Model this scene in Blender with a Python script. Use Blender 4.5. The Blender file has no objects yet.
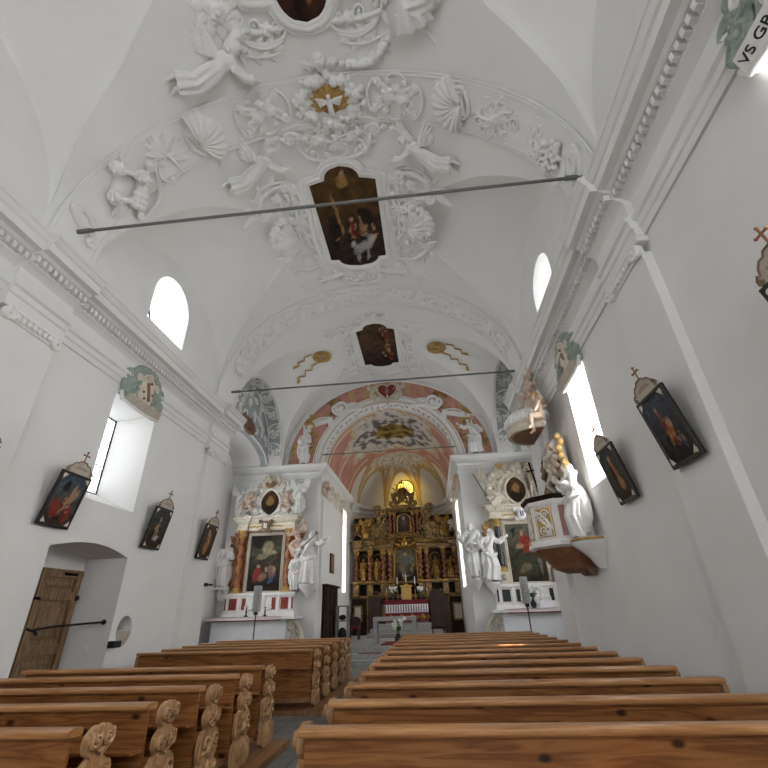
import bpy, bmesh, math, random
import numpy as np
from mathutils import Vector, Matrix, noise
R = math.radians; PI = math.pi
sin, cos = math.sin, math.cos
scene = bpy.context.scene
COL = scene.collection
random.seed(7)

# ------------------------------------------------------------------ materials
def new_mat(name):
    m = bpy.data.materials.new(name); m.use_nodes = True
    nt = m.node_tree
    return m, nt, nt.nodes['Principled BSDF']
def simple(name, col, rough=.6, metal=0., var=.08, scale=6., bump=0., bscale=40., spec=.3, coat=0.):
    m, nt, b = new_mat(name); N = nt.nodes; L = nt.links
    tc = N.new('ShaderNodeTexCoord'); nz = N.new('ShaderNodeTexNoise'); nz.inputs['Scale'].default_value = scale
    nz.inputs['Detail'].default_value = 6
    L.new(tc.outputs['Object'], nz.inputs['Vector'])
    cr = N.new('ShaderNodeValToRGB')
    cr.color_ramp.elements[0].position = .3; cr.color_ramp.elements[1].position = .7
    cr.color_ramp.elements[0].color = [max(0, c*(1-var)) for c in col]+[1]
    cr.color_ramp.elements[1].color = [min(1, c*(1+var)) for c in col]+[1]
    L.new(nz.outputs['Fac'], cr.inputs['Fac']); L.new(cr.outputs['Color'], b.inputs['Base Color'])
    b.inputs['Roughness'].default_value = rough; b.inputs['Metallic'].default_value = metal
    b.inputs['Specular IOR Level'].default_value = spec
    if coat: b.inputs['Coat Weight'].default_value = coat; b.inputs['Coat Roughness'].default_value = .25
    if bump:
        n2 = N.new('ShaderNodeTexNoise'); n2.inputs['Scale'].default_value = bscale; n2.inputs['Detail'].default_value = 4
        L.new(tc.outputs['Object'], n2.inputs['Vector'])
        bp = N.new('ShaderNodeBump'); bp.inputs['Strength'].default_value = bump; bp.inputs['Distance'].default_value = .02
        L.new(n2.outputs['Fac'], bp.inputs['Height']); L.new(bp.outputs['Normal'], b.inputs['Normal'])
    return m
def wood(name, c0, c1, c2, rough=.4, knots=True, axis=0, coat=.0, gscale=1.):
    m, nt, b = new_mat(name); N = nt.nodes; L = nt.links
    tc = N.new('ShaderNodeTexCoord'); oi = N.new('ShaderNodeObjectInfo')
    ad = N.new('ShaderNodeVectorMath'); ad.operation = 'ADD'
    mul = N.new('ShaderNodeVectorMath'); mul.operation = 'SCALE'; mul.inputs['Scale'].default_value = 7.3
    cmb = N.new('ShaderNodeCombineXYZ')
    for i in range(3): L.new(oi.outputs['Random'], cmb.inputs[i])
    L.new(cmb.outputs[0], mul.inputs[0]); L.new(tc.outputs['Object'], ad.inputs[0]); L.new(mul.outputs[0], ad.inputs[1])
    mp = N.new('ShaderNodeMapping'); sc = [9.*gscale]*3; sc[axis] = .7*gscale
    mp.inputs['Scale'].default_value = sc
    L.new(ad.outputs[0], mp.inputs['Vector'])
    nz = N.new('ShaderNodeTexNoise'); nz.inputs['Scale'].default_value = 1.6; nz.inputs['Detail'].default_value = 3
    nz.inputs['Distortion'].default_value = .6
    L.new(mp.outputs[0], nz.inputs['Vector'])
    mr = N.new('ShaderNodeMath'); mr.operation = 'MULTIPLY'; mr.inputs[1].default_value = 9
    fr = N.new('ShaderNodeMath'); fr.operation = 'PINGPONG'; fr.inputs[1].default_value = 1
    L.new(nz.outputs['Fac'], mr.inputs[0]); L.new(mr.outputs[0], fr.inputs[0])
    cr = N.new('ShaderNodeValToRGB'); e = cr.color_ramp.elements
    e[0].position = 0; e[0].color = c0+(1,); e[1].position = 1; e[1].color = c2+(1,)
    k = e.new(.55); k.color = c1+(1,)
    L.new(fr.outputs[0], cr.inputs['Fac'])
    out = cr.outputs['Color']
    # large tone variation from board to board
    n3 = N.new('ShaderNodeTexNoise'); n3.inputs['Scale'].default_value = 1.1
    L.new(ad.outputs[0], n3.inputs['Vector'])
    mx = N.new('ShaderNodeMix'); mx.data_type = 'RGBA'; mx.blend_type = 'MULTIPLY'; mx.inputs['Factor'].default_value = .55
    c3 = N.new('ShaderNodeValToRGB'); c3.color_ramp.elements[0].position = .3; c3.color_ramp.elements[1].position = .7
    c3.color_ramp.elements[0].color = (.62, .58, .55, 1); c3.color_ramp.elements[1].color = (1, 1, 1, 1)
    L.new(n3.outputs['Fac'], c3.inputs['Fac']); L.new(out, mx.inputs['A']); L.new(c3.outputs['Color'], mx.inputs['B'])
    out = mx.outputs['Result']
    if knots:
        mk = N.new('ShaderNodeMapping'); ks = [3.1]*3; ks[axis] = 1.7; mk.inputs['Scale'].default_value = ks
        L.new(ad.outputs[0], mk.inputs['Vector'])
        vo = N.new('ShaderNodeTexVoronoi'); vo.voronoi_dimensions = '2D'; vo.inputs['Scale'].default_value = 1.; sp = N.new('ShaderNodeSeparateXYZ'); cb = N.new('ShaderNodeCombineXYZ'); L.new(mk.outputs[0], sp.inputs[0]); L.new(sp.outputs[0], cb.inputs[0]); L.new(sp.outputs[2], cb.inputs[1]); L.new(cb.outputs[0], vo.inputs['Vector'])
        kr = N.new('ShaderNodeValToRGB'); kr.color_ramp.elements[0].position = .035; kr.color_ramp.elements[1].position = .085
        kr.color_ramp.elements[0].color = (.055, .022, .010, 1); kr.color_ramp.elements[1].color = (1, 1, 1, 1)
        L.new(vo.outputs['Distance'], kr.inputs['Fac'])
        m2 = N.new('ShaderNodeMix'); m2.data_type = 'RGBA'; m2.blend_type = 'MULTIPLY'; m2.inputs['Factor'].default_value = .92
        L.new(out, m2.inputs['A']); L.new(kr.outputs['Color'], m2.inputs['B']); out = m2.outputs['Result']
    L.new(out, b.inputs['Base Color']); b.inputs['Roughness'].default_value = rough
    b.inputs['Specular IOR Level'].default_value = .4
    if coat: b.inputs['Coat Weight'].default_value = coat; b.inputs['Coat Roughness'].default_value = .22
    return m
def painted(name, rough=.5, fac=.12):
    """colour attribute carrying the painter's picture, with a fine canvas variation"""
    m, nt, b = new_mat(name); N = nt.nodes; L = nt.links
    at = N.new('ShaderNodeAttribute'); at.attribute_name = 'Paint'
    tc = N.new('ShaderNodeTexCoord'); nz = N.new('ShaderNodeTexNoise'); nz.inputs['Scale'].default_value = 25
    nz.inputs['Detail'].default_value = 5
    L.new(tc.outputs['Object'], nz.inputs['Vector'])
    mx = N.new('ShaderNodeMix'); mx.data_type = 'RGBA'; mx.blend_type = 'OVERLAY'; mx.inputs['Factor'].default_value = fac
    L.new(at.outputs['Color'], mx.inputs['A']); L.new(nz.outputs['Fac'], mx.inputs['B'])
    L.new(mx.outputs['Result'], b.inputs['Base Color']); b.inputs['Roughness'].default_value = rough; b.inputs['Specular IOR Level'].default_value = .12
    return m
def marble(name, c0, c1, scale=6, rough=.25):
    m, nt, b = new_mat(name); N = nt.nodes; L = nt.links
    tc = N.new('ShaderNodeTexCoord'); nz = N.new('ShaderNodeTexNoise'); nz.inputs['Scale'].default_value = scale
    nz.inputs['Detail'].default_value = 8; nz.inputs['Distortion'].default_value = 2.2
    L.new(tc.outputs['Object'], nz.inputs['Vector'])
    cr = N.new('ShaderNodeValToRGB'); e = cr.color_ramp.elements
    e[0].position = .35; e[0].color = c0+(1,); e[1].position = .68; e[1].color = c1+(1,)
    L.new(nz.outputs['Fac'], cr.inputs['Fac']); L.new(cr.outputs['Color'], b.inputs['Base Color'])
    b.inputs['Roughness'].default_value = rough
    return m
def flags(name):
    m, nt, b = new_mat(name); N = nt.nodes; L = nt.links
    tc = N.new('ShaderNodeTexCoord'); br = N.new('ShaderNodeTexBrick')
    br.inputs['Scale'].default_value = 1.3; br.inputs['Mortar Size'].default_value = .012
    br.inputs['Color1'].default_value = (.115, .125, .115, 1); br.inputs['Color2'].default_value = (.19, .2, .19, 1)
    br.inputs['Mortar'].default_value = (.06, .062, .058, 1); br.inputs['Row Height'].default_value = .5
    br.inputs['Brick Width'].default_value = .85
    nz = N.new('ShaderNodeTexNoise'); nz.inputs['Scale'].default_value = 7; nz.inputs['Detail'].default_value = 8
    L.new(tc.outputs['Object'], br.inputs['Vector']); L.new(tc.outputs['Object'], nz.inputs['Vector'])
    mx = N.new('ShaderNodeMix'); mx.data_type = 'RGBA'; mx.blend_type = 'OVERLAY'; mx.inputs['Factor'].default_value = .7
    L.new(br.outputs['Color'], mx.inputs['A']); L.new(nz.outputs['Fac'], mx.inputs['B'])
    L.new(mx.outputs['Result'], b.inputs['Base Color']); b.inputs['Roughness'].default_value = .45
    return m
def glow(name, col, strength, clear=0.):
    """daylit glass; clear = share of light passing straight through"""
    m, nt, b = new_mat(name)
    if clear:
        tr = nt.nodes.new('ShaderNodeBsdfTransparent'); mx = nt.nodes.new('ShaderNodeMixShader'); mx.inputs[0].default_value = clear
        nt.links.new(b.outputs[0], mx.inputs[1]); nt.links.new(tr.outputs[0], mx.inputs[2]); nt.links.new(mx.outputs[0], nt.nodes['Material Output'].inputs['Surface'])
    b.inputs['Base Color'].default_value = col+(1,); b.inputs['Emission Color'].default_value = col+(1,)
    b.inputs['Emission Strength'].default_value = strength
    return m

M = {}
M['plaster'] = simple('lime_plaster', (.79, .787, .777), .85, var=.025, scale=1.3, bump=.12, bscale=9, spec=.15)
M['vault'] = simple('vault_plaster', (.84, .837, .822), .85, var=.02, scale=.9, bump=.10, bscale=7, spec=.15)
M['stucco'] = simple('white_stucco', (.84, .836, .82), .7, var=.03, scale=5, bump=.15, bscale=45, spec=.2)
M['statue'] = simple('white_painted_statue', (.82, .81, .79), .5, var=.05, scale=8, spec=.3)
M['pine'] = wood('knotty_pine', (.21, .078, .024), (.33, .135, .042), (.41, .18, .060), .36, True, 0, .12)
M['rail'] = wood('pine_rail', (.42, .195, .068), (.52, .255, .098), (.58, .31, .13), .34, False, 0, .15)
M['carved'] = wood('carved_pine', (.34, .18, .08), (.46, .27, .13), (.54, .34, .175), .45, False, 2)
M['door_wood'] = wood('weathered_door_wood', (.17, .098, .046), (.275, .172, .09), (.35, .23, .125), .55, False, 2)
M['platform'] = wood('platform_boards', (.20, .095, .04), (.28, .14, .06), (.34, .18, .085), .42, False, 1)
M['dark_wood'] = wood('dark_wood', (.014, .008, .006), (.028, .016, .010), (.038, .022, .013), .6, False, 2); M['dark_wood'].node_tree.nodes['Principled BSDF'].inputs['Specular IOR Level'].default_value = .12
M['red_wood'] = wood('dark_red_wood', (.035, .016, .012), (.06, .028, .02), (.075, .036, .026), .5, False, 2)
M['iron'] = simple('wrought_iron', (.028, .027, .03), .5, .6)
M['rod'] = simple('grey_iron_rod', (.17, .17, .17), .5, .2)
M['gold'] = simple('gilding', (.29, .165, .045), .36, .75, var=.45, scale=14)
M['old_gold'] = marble('dark_gilding', (.016, .010, .006), (.36, .21, .06), 5, .38); M['old_gold'].node_tree.nodes['Principled BSDF'].inputs['Metallic'].default_value = .35
M['ochre_gold'] = simple('ochre_gilding', (.52, .34, .12), .5, .35, var=.2, scale=20)
M['red_marble'] = marble('red_brown_marble', (.10, .028, .018), (.30, .10, .055), 7)
M['orange_marble'] = marble('orange_brown_marble', (.25, .085, .035), (.48, .21, .10), 6)
M['red_panel'] = marble('red_marble_panel', (.20, .035, .025), (.30, .065, .045), 9)
M['black_marble'] = marble('black_marble', (.012, .014, .016), (.05, .055, .06), 9)
M['pink_paint'] = simple('pink_plaster', (.55, .26, .22), .8, var=.08, scale=4)
M['mauve'] = simple('mauve_paint', (.40, .22, .19), .6, var=.12, scale=6)
M['bluegrey'] = simple('blue_grey_plaster', (.40, .435, .445), .8, var=.12, scale=3)
M['green_stucco'] = simple('grey_green_stucco', (.31, .37, .32), .65, var=.22, scale=9, bump=.2, bscale=50)
M['cream'] = simple('cream_painted_stucco', (.66, .60, .50), .6, var=.12, scale=9)
M['flesh'] = simple('flesh_tinted_stucco', (.60, .46, .37), .55, var=.12, scale=8)
M['brown'] = simple('brown_tinted_stucco', (.25, .17, .115), .6, var=.3, scale=7)
M['copper'] = simple('copper_brown_paint', (.26, .13, .07), .55, var=.2, scale=9)
M['black_frame'] = simple('black_frame_paint', (.018, .014, .012), .35, var=.3)
M['stone'] = simple('grey_stone', (.33, .33, .32), .7, var=.15, scale=12)
M['tan_stone'] = simple('tan_sandstone', (.50, .45, .375), .8, var=.1, scale=12)
M['floor'] = flags('stone_flags')
M['cloth'] = simple('white_linen', (.78, .79, .82), .8, var=.03, scale=5)
M['pink_cloth'] = simple('pale_pink_linen', (.74, .64, .65), .8, var=.04)
M['crimson'] = simple('crimson_cloth', (.16, .018, .028), .8, var=.15)
M['carpet'] = simple('red_carpet', (.16, .02, .022), .95, var=.2, scale=30)
M['speaker'] = simple('grey_speaker_grille', (.40, .41, .42), .5, var=.06, scale=60)
M['black'] = simple('black_plastic', (.02, .02, .022), .45)
M['lead'] = simple('lead_came', (.05, .055, .05), .6)
M['leaf'] = simple('green_leaf', (.05, .12, .04), .5, var=.3)
M['petal'] = simple('white_petal', (.82, .82, .78), .6, var=.05)
M['hair'] = simple('golden_hair', (.62, .42, .16), .5, var=.15)
M['blue'] = simple('blue_paint', (.02, .03, .20), .5)
M['canvas'] = painted('oil_painting', .6)
M['fresco'] = painted('fresco', .85, .1)
M['pane'] = glow('daylit_pane', (.95, .98, 1.), 2.6)
M['arm_fill'] = glow('arm_fill_glow', (.97, .99, 1.), 6.)  # glow of the unseen panes added to brighten the side altars
M['pane_sun'] = glow('sunlit_pane', (1., .99, .97), 62.0, .8)
M['rear_fill'] = glow('rear_fill_glow', (.96, .98, 1.), 3.4)  # glow of the unseen pane added behind the camera as fill light
M['pane_choir'] = glow('choir_pane', (1., .99, .96), 3.2)
M['pane_upper'] = glow('upper_pane', (.97, .99, 1.), 10.)
M['amber'] = glow('amber_window', (1., .70, .10), 2.6)

# ------------------------------------------------------------------ mesh builder
class MB:
    def __init__(s): s.v = []; s.f = []
    def add(s, vs, fs):
        n = len(s.v); s.v += [tuple(p) for p in vs]; s.f += [tuple(i+n for i in f) for f in fs]; return s
    def join(s, o, fn=None):
        return s.add([fn(*p) for p in o.v] if fn else o.v, o.f)
    def xf(s, fn): s.v = [tuple(fn(*p)) for p in s.v]; return s
    def flip(s): s.f = [tuple(reversed(f)) for f in s.f]; return s
    def box(s, x0, x1, y0, y1, z0, z1):
        return s.add([(x0,y0,z0),(x1,y0,z0),(x1,y1,z0),(x0,y1,z0),(x0,y0,z1),(x1,y0,z1),(x1,y1,z1),(x0,y1,z1)],
                     [(3,2,1,0),(4,5,6,7),(0,1,5,4),(1,2,6,5),(2,3,7,6),(3,0,4,7)])
    def hexa(s, a, b):           # two quads, a then b
        return s.add(list(a)+list(b), [(3,2,1,0),(4,5,6,7),(0,1,5,4),(1,2,6,5),(2,3,7,6),(3,0,4,7)])
    def prism(s, poly, lo, hi, ax):
        n = len(poly)
        put = {'x': lambda a, b, t: (t, a, b), 'y': lambda a, b, t: (a, t, b), 'z': lambda a, b, t: (a, b, t)}[ax]
        return s.add([put(a, b, lo) for a, b in poly]+[put(a, b, hi) for a, b in poly],
                     [tuple(range(n))[::-1], tuple(range(n, 2*n))]+[(i, (i+1) % n, n+(i+1) % n, n+i) for i in range(n)])
    def tube(s, pts, rad, n=8, flat=1., ref=None):
        pts = [Vector(p) for p in pts]; m = len(pts)
        if not hasattr(rad, '__len__'): rad = [rad]*m
        rings = []
        ref = Vector(ref) if ref else None
        prev = None
        for i, p in enumerate(pts):
            t = (pts[min(i+1, m-1)]-pts[max(i-1, 0)])
            if t.length < 1e-9: t = Vector((0, 0, 1))
            t.normalize()
            if ref: a = ref-t*ref.dot(t)
            elif prev is None:
                q = Vector((0, 0, 1)) if abs(t.z) < .9 else Vector((1, 0, 0)); a = q-t*q.dot(t)
            else: a = prev-t*prev.dot(t)
            if a.length < 1e-6:
                q = Vector((1, 0, 0)) if abs(t.x) < .9 else Vector((0, 1, 0)); a = q-t*q.dot(t)
            a.normalize(); prev = a; b = t.cross(a)
            rings.append([p+a*(rad[i]*flat*cos(2*PI*k/n))+b*(rad[i]*sin(2*PI*k/n)) for k in range(n)])
        vs = [q for r in rings for q in r]
        fs = [(i*n+k, i*n+(k+1) % n, (i+1)*n+(k+1) % n, (i+1)*n+k) for i in range(m-1) for k in range(n)]
        fs += [tuple(range(n))[::-1], tuple(range((m-1)*n, m*n))]
        return s.add(vs, fs)
    def loft(s, rings):
        n = len(rings[0]); m = len(rings)
        fs = [(i*n+k, i*n+(k+1) % n, (i+1)*n+(k+1) % n, (i+1)*n+k) for i in range(m-1) for k in range(n)]
        fs += [tuple(range(n))[::-1], tuple(range((m-1)*n, m*n))]
        return s.add([q for r in rings for q in r], fs)
    def lathe(s, prof, n=16, c=(0, 0, 0), a0=0., a1=2*PI, sx=1., sy=1.):
        full = abs(a1-a0-2*PI) < 1e-6; k = n if full else n+1
        vs = []
        for r, z in prof:
            for i in range(k):
                a = a0+(a1-a0)*i/n; vs.append((c[0]+r*sx*cos(a), c[1]+r*sy*sin(a), c[2]+z))
        fs = []
        for j in range(len(prof)-1):
            for i in range(n):
                i2 = (i+1) % k; fs.append((j*k+i, j*k+i2, (j+1)*k+i2, (j+1)*k+i))
        if full:
            fs.append(tuple(range(k))[::-1]); fs.append(tuple(range((len(prof)-1)*k, len(prof)*k)))
        return s.add(vs, fs)
    def ball(s, c, r, n=10, m=7, rot=None):
        if not hasattr(r, '__len__'): r = (r, r, r)
        vs = []; fs = []
        for j in range(m+1):
            th = PI*j/m
            for i in range(n):
                a = 2*PI*i/n; p = Vector((r[0]*sin(th)*cos(a), r[1]*sin(th)*sin(a), r[2]*cos(th)))
                if rot is not None: p = rot @ p
                vs.append((p.x+c[0], p.y+c[1], p.z+c[2]))
        for j in range(m):
            for i in range(n):
                fs.append((j*n+i, (j+1)*n+i, (j+1)*n+(i+1) % n, j*n+(i+1) % n))
        return s.add(vs, fs)
    def grid(s, fn, nu, nv, closed=False):
        vs = [fn(i/(nu-(0 if closed else 1)), j/(nv-1)) for j in range(nv) for i in range(nu)]
        fs = []
        for j in range(nv-1):
            for i in range(nu if closed else nu-1):
                i2 = (i+1) % nu; fs.append((j*nu+i, j*nu+i2, (j+1)*nu+i2, (j+1)*nu+i))
        return s.add(vs, fs)
    def sheet(s, fn, nu, nv, th):   # grid with thickness: fn(u,v) -> point, th -> offset vector function or float along local 3rd axis
        a = [fn(i/(nu-1), j/(nv-1), 0) for j in range(nv) for i in range(nu)]
        b = [fn(i/(nu-1), j/(nv-1), th) for j in range(nv) for i in range(nu)]
        n = nu*nv; fs = []
        for j in range(nv-1):
            for i in range(nu-1):
                q = (j*nu+i, j*nu+i+1, (j+1)*nu+i+1, (j+1)*nu+i)
                fs.append(q[::-1]); fs.append(tuple(k+n for k in q))
        edge = [i for i in range(nu)]+[j*nu+nu-1 for j in range(1, nv)]+[(nv-1)*nu+i for i in range(nu-2, -1, -1)]+[j*nu for j in range(nv-2, 0, -1)]
        for k in range(len(edge)):
            p, q = edge[k], edge[(k+1) % len(edge)]; fs.append((p, q, q+n, p+n))
        return s.add(a+b, fs)
    def mesh(s, name, mat, origin=(0, 0, 0), smooth=None, weld=False):
        me = bpy.data.meshes.new(name)
        o = origin
        me.from_pydata([(p[0]-o[0], p[1]-o[1], p[2]-o[2]) for p in s.v], [], s.f)
        if mat: me.materials.append(M[mat] if isinstance(mat, str) else mat)
        bm = bmesh.new(); bm.from_mesh(me)
        if weld: bmesh.ops.remove_doubles(bm, verts=bm.verts, dist=1e-4)
        bmesh.ops.recalc_face_normals(bm, faces=bm.faces); bm.to_mesh(me); bm.free()
        if smooth is not None:
            for p in me.polygons: p.use_smooth = True
            me.set_sharp_from_angle(angle=R(smooth))
        return me
    def bounds(s):
        a = np.array(s.v); return a.min(0), a.max(0)

def wloc(o):
    v = Vector((0, 0, 0))
    while o is not None: v = v+o.location; o = o.parent
    return v
def tag(o, label=None, cat=None, group=None, kind=None):
    if label: o['label'] = label
    if cat: o['category'] = cat
    if group: o['group'] = group
    if kind: o['kind'] = kind
    return o
def build(name, mb, mat, parent=None, smooth=40, bevel=0., weld=False, label=None):
    """one mesh object; under a parent its data is made relative to the parent's place"""
    if parent is not None: org = wloc(parent)
    else:
        lo, hi = mb.bounds(); org = Vector(((lo[0]+hi[0])/2, (lo[1]+hi[1])/2, lo[2]))
    o = bpy.data.objects.new(name, mb.mesh(name, mat, org, smooth, weld)); COL.objects.link(o)
    if parent is not None: o.parent = parent
    else: o.location = org
    if bevel:
        b = o.modifiers.new('bevel', 'BEVEL'); b.width = bevel; b.segments = 2; b.limit_method = 'ANGLE'; b.angle_limit = R(50)
    if label: o['label'] = label
    return o
def solo(name, mb, mat, label, cat, group=None, **k):
    return tag(build(name, mb, mat, None, **k), label, cat, group, 'thing')
def thing(name, loc, label, cat, group=None):
    o = bpy.data.objects.new(name, None); COL.objects.link(o); o.location = loc; o.empty_display_size = .1
    return tag(o, label, cat, group, 'thing')
def struct(name, mb, mat, parent=None, **k):
    o = build(name, mb, mat, parent, **k)
    if parent is None: o['kind'] = 'structure'
    return o
def copy_tree(o, parent=None):
    c = o.copy(); COL.objects.link(c)
    if parent is not None: c.parent = parent
    for ch in o.children: copy_tree(ch, c)
    return c
def evaluated(o):
    dg = bpy.context.evaluated_depsgraph_get(); dg.update()
    return bpy.data.meshes.new_from_object(o.evaluated_get(dg))
def carve(o, cutters):
    """cut openings through a wall"""
    tmp = []
    for c in cutters:
        k = bpy.data.objects.new('cut', c.mesh('cut', None)); COL.objects.link(k); tmp.append(k)
        md = o.modifiers.new('b', 'BOOLEAN'); md.operation = 'DIFFERENCE'; md.solver = 'EXACT'; md.object = k
    me = evaluated(o)
    o.modifiers.clear(); o.data = me
    for k in tmp: bpy.data.objects.remove(k)
def voxel(mb, size, smooth=2, fac=.5):
    """melt overlapping solids into one continuous surface"""
    o = bpy.data.objects.new('vox', mb.mesh('vox', None)); COL.objects.link(o)
    md = o.modifiers.new('r', 'REMESH'); md.mode = 'VOXEL'; md.voxel_size = size
    if smooth:
        sm = o.modifiers.new('s', 'SMOOTH'); sm.factor = fac; sm.iterations = smooth
    me = evaluated(o); r = MB()
    r.v = [tuple(v.co) for v in me.vertices]; r.f = [tuple(p.vertices) for p in me.polygons]
    bpy.data.objects.remove(o); bpy.data.meshes.remove(me)
    return r
def lerp(a, b, t): return a+(b-a)*t
def mixc(a, b, t): return tuple(a[i]+(b[i]-a[i])*t for i in range(3))
def sstep(a, b, x):
    t = min(1, max(0, (x-a)/(b-a))) if a != b else float(x > a)
    return t*t*(3-2*t)
def fbm(x, y, z=0., o=4):
    return noise.fractal(Vector((x, y, z)), 1., 2., o)
def paint_on(o, fn):
    """store colours fn(local vertex) in the 'Paint' attribute"""
    me = o.data; at = me.color_attributes.new('Paint', 'FLOAT_COLOR', 'POINT')
    arr = np.ones((len(me.vertices), 4), 'f')
    for i, v in enumerate(me.vertices): arr[i, :3] = fn(v.co)
    at.data.foreach_set('color', arr.ravel())
# ------------------------------------------------------------------ the shell
VA, VZ, VB = 4.4, 7.2, 3.6                    # vault ellipse: half width, springing height, rise
_t = np.linspace(-PI/2, PI/2, 721)
_s = np.concatenate([[0], np.cumsum(np.hypot(np.diff(VA*np.sin(_t)), np.diff(VZ+VB*np.cos(_t))))]); _s -= _s[-1]/2
def u2t(u): return float(np.interp(u, _s, _t))
def x2u(x): return float(np.interp(math.asin(max(-1, min(1, x/VA))), _t, _s))
def vsurf(u, y, h=0.):
    t = u2t(u); nx, nz = sin(t)/VA, cos(t)/VB; l = math.hypot(nx, nz)
    return (VA*sin(t)-h*nx/l, y, VZ+VB*cos(t)-h*nz/l)
def vmain(x): return VZ+VB*math.sqrt(max(0, 1-(x/VA)**2))
def on_vault(mb, x0, y0, rot=0., s=1., mirror=False):
    """flat relief (a right, b up, h out) laid onto the vault as seen from below, looking to the altar"""
    u0 = x2u(x0); c, sn = cos(rot), sin(rot)
    def fn(a, b, h):
        if mirror: a = -a
        a, b = (a*c-b*sn)*s, (a*sn+b*c)*s
        return vsurf(u0+a, y0-b, h*s)
    return mb.xf(fn)
def on_wall(mb, side, y0, z0, x0, s=1., mirror=False, rot=0.):
    c, sn = cos(rot), sin(rot)
    def fn(a, b, h):
        if mirror: a = -a
        a, b = (a*c-b*sn)*s, (a*sn+b*c)*s
        return (-x0+h*s, y0+a, z0+b) if side < 0 else (x0-h*s, y0-a, z0+b)
    return mb.xf(fn)
def on_front(mb, x0, z0, y0, s=1., mirror=False, rot=0.):
    c, sn = cos(rot), sin(rot)
    def fn(a, b, h):
        if mirror: a = -a
        a, b = (a*c-b*sn)*s, (a*sn+b*c)*s
        return (x0+a, y0-h*s, z0+b)
    return mb.xf(fn)

BAYS = [(-4.55, 2.55), (1.75, 2.6), (8.05, 2.65), (14.25, 2.4)]     # lunette centre, half width at the wall
def wcap(x, w0):
    x = abs(x)
    return max(.0005, w0*float(np.interp(x, [1.4, 2., 3., 4., 4.4], [0, .33, .63, .86, 1.])))
def ridge(x):
    x = abs(x)
    return max(vmain(x)+.004, 9.5+(vmain(1.4)-9.5)*max(0, (VA-x)/3.)**.8+.24*sin(PI*(VA-x)/3.)**2) if x > 1.4 else vmain(x)
def build_vault():
    ts = [math.asin(v) for v in np.sin(np.linspace(-PI/2, PI/2, 97))]
    rows = []; sharp = []
    for t in ts:
        x = VA*sin(t); zm = VZ+VB*cos(t); row = []; y = -7.
        for yc, w0 in BAYS:
            w = wcap(x, w0)
            for k in range(8): row.append((x, lerp(y, yc-w, k/8), zm))
            rz = ridge(x)
            for k in range(25):
                s = -cos(PI*k/24)
                row.append((x, yc+w*s, zm+(rz-zm)*math.sqrt(max(0, 1-s*s))))
            y = yc+w
        for k in range(1, 5): row.append((x, lerp(y, 17.02, k/4), zm))
        rows.append(row)
    nv = len(rows[0]); mb = MB()
    vs = [p for r in rows for p in r]
    fs = [(i*nv+j, i*nv+j+1, (i+1)*nv+j+1, (i+1)*nv+j) for i in range(len(rows)-1) for j in range(nv-1)]
    mb.add(vs, fs)
    o = struct('ceiling', mb, 'vault', smooth=30)
    me = o.data
    gl = set()
    for b in range(4): gl |= {b*33+8, b*33+32}
    # crease along the groins: mesh vertices keep their order
    se = me.attributes.get('sharp_edge') or me.attributes.new('sharp_edge', 'BOOLEAN', 'EDGE')
    for e in me.edges:
        a, b = e.vertices
        if a % nv == b % nv and a % nv in gl and abs(me.vertices[a].co.x) > 1.3: se.data[e.index].value = True
    return o
build_vault()

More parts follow.
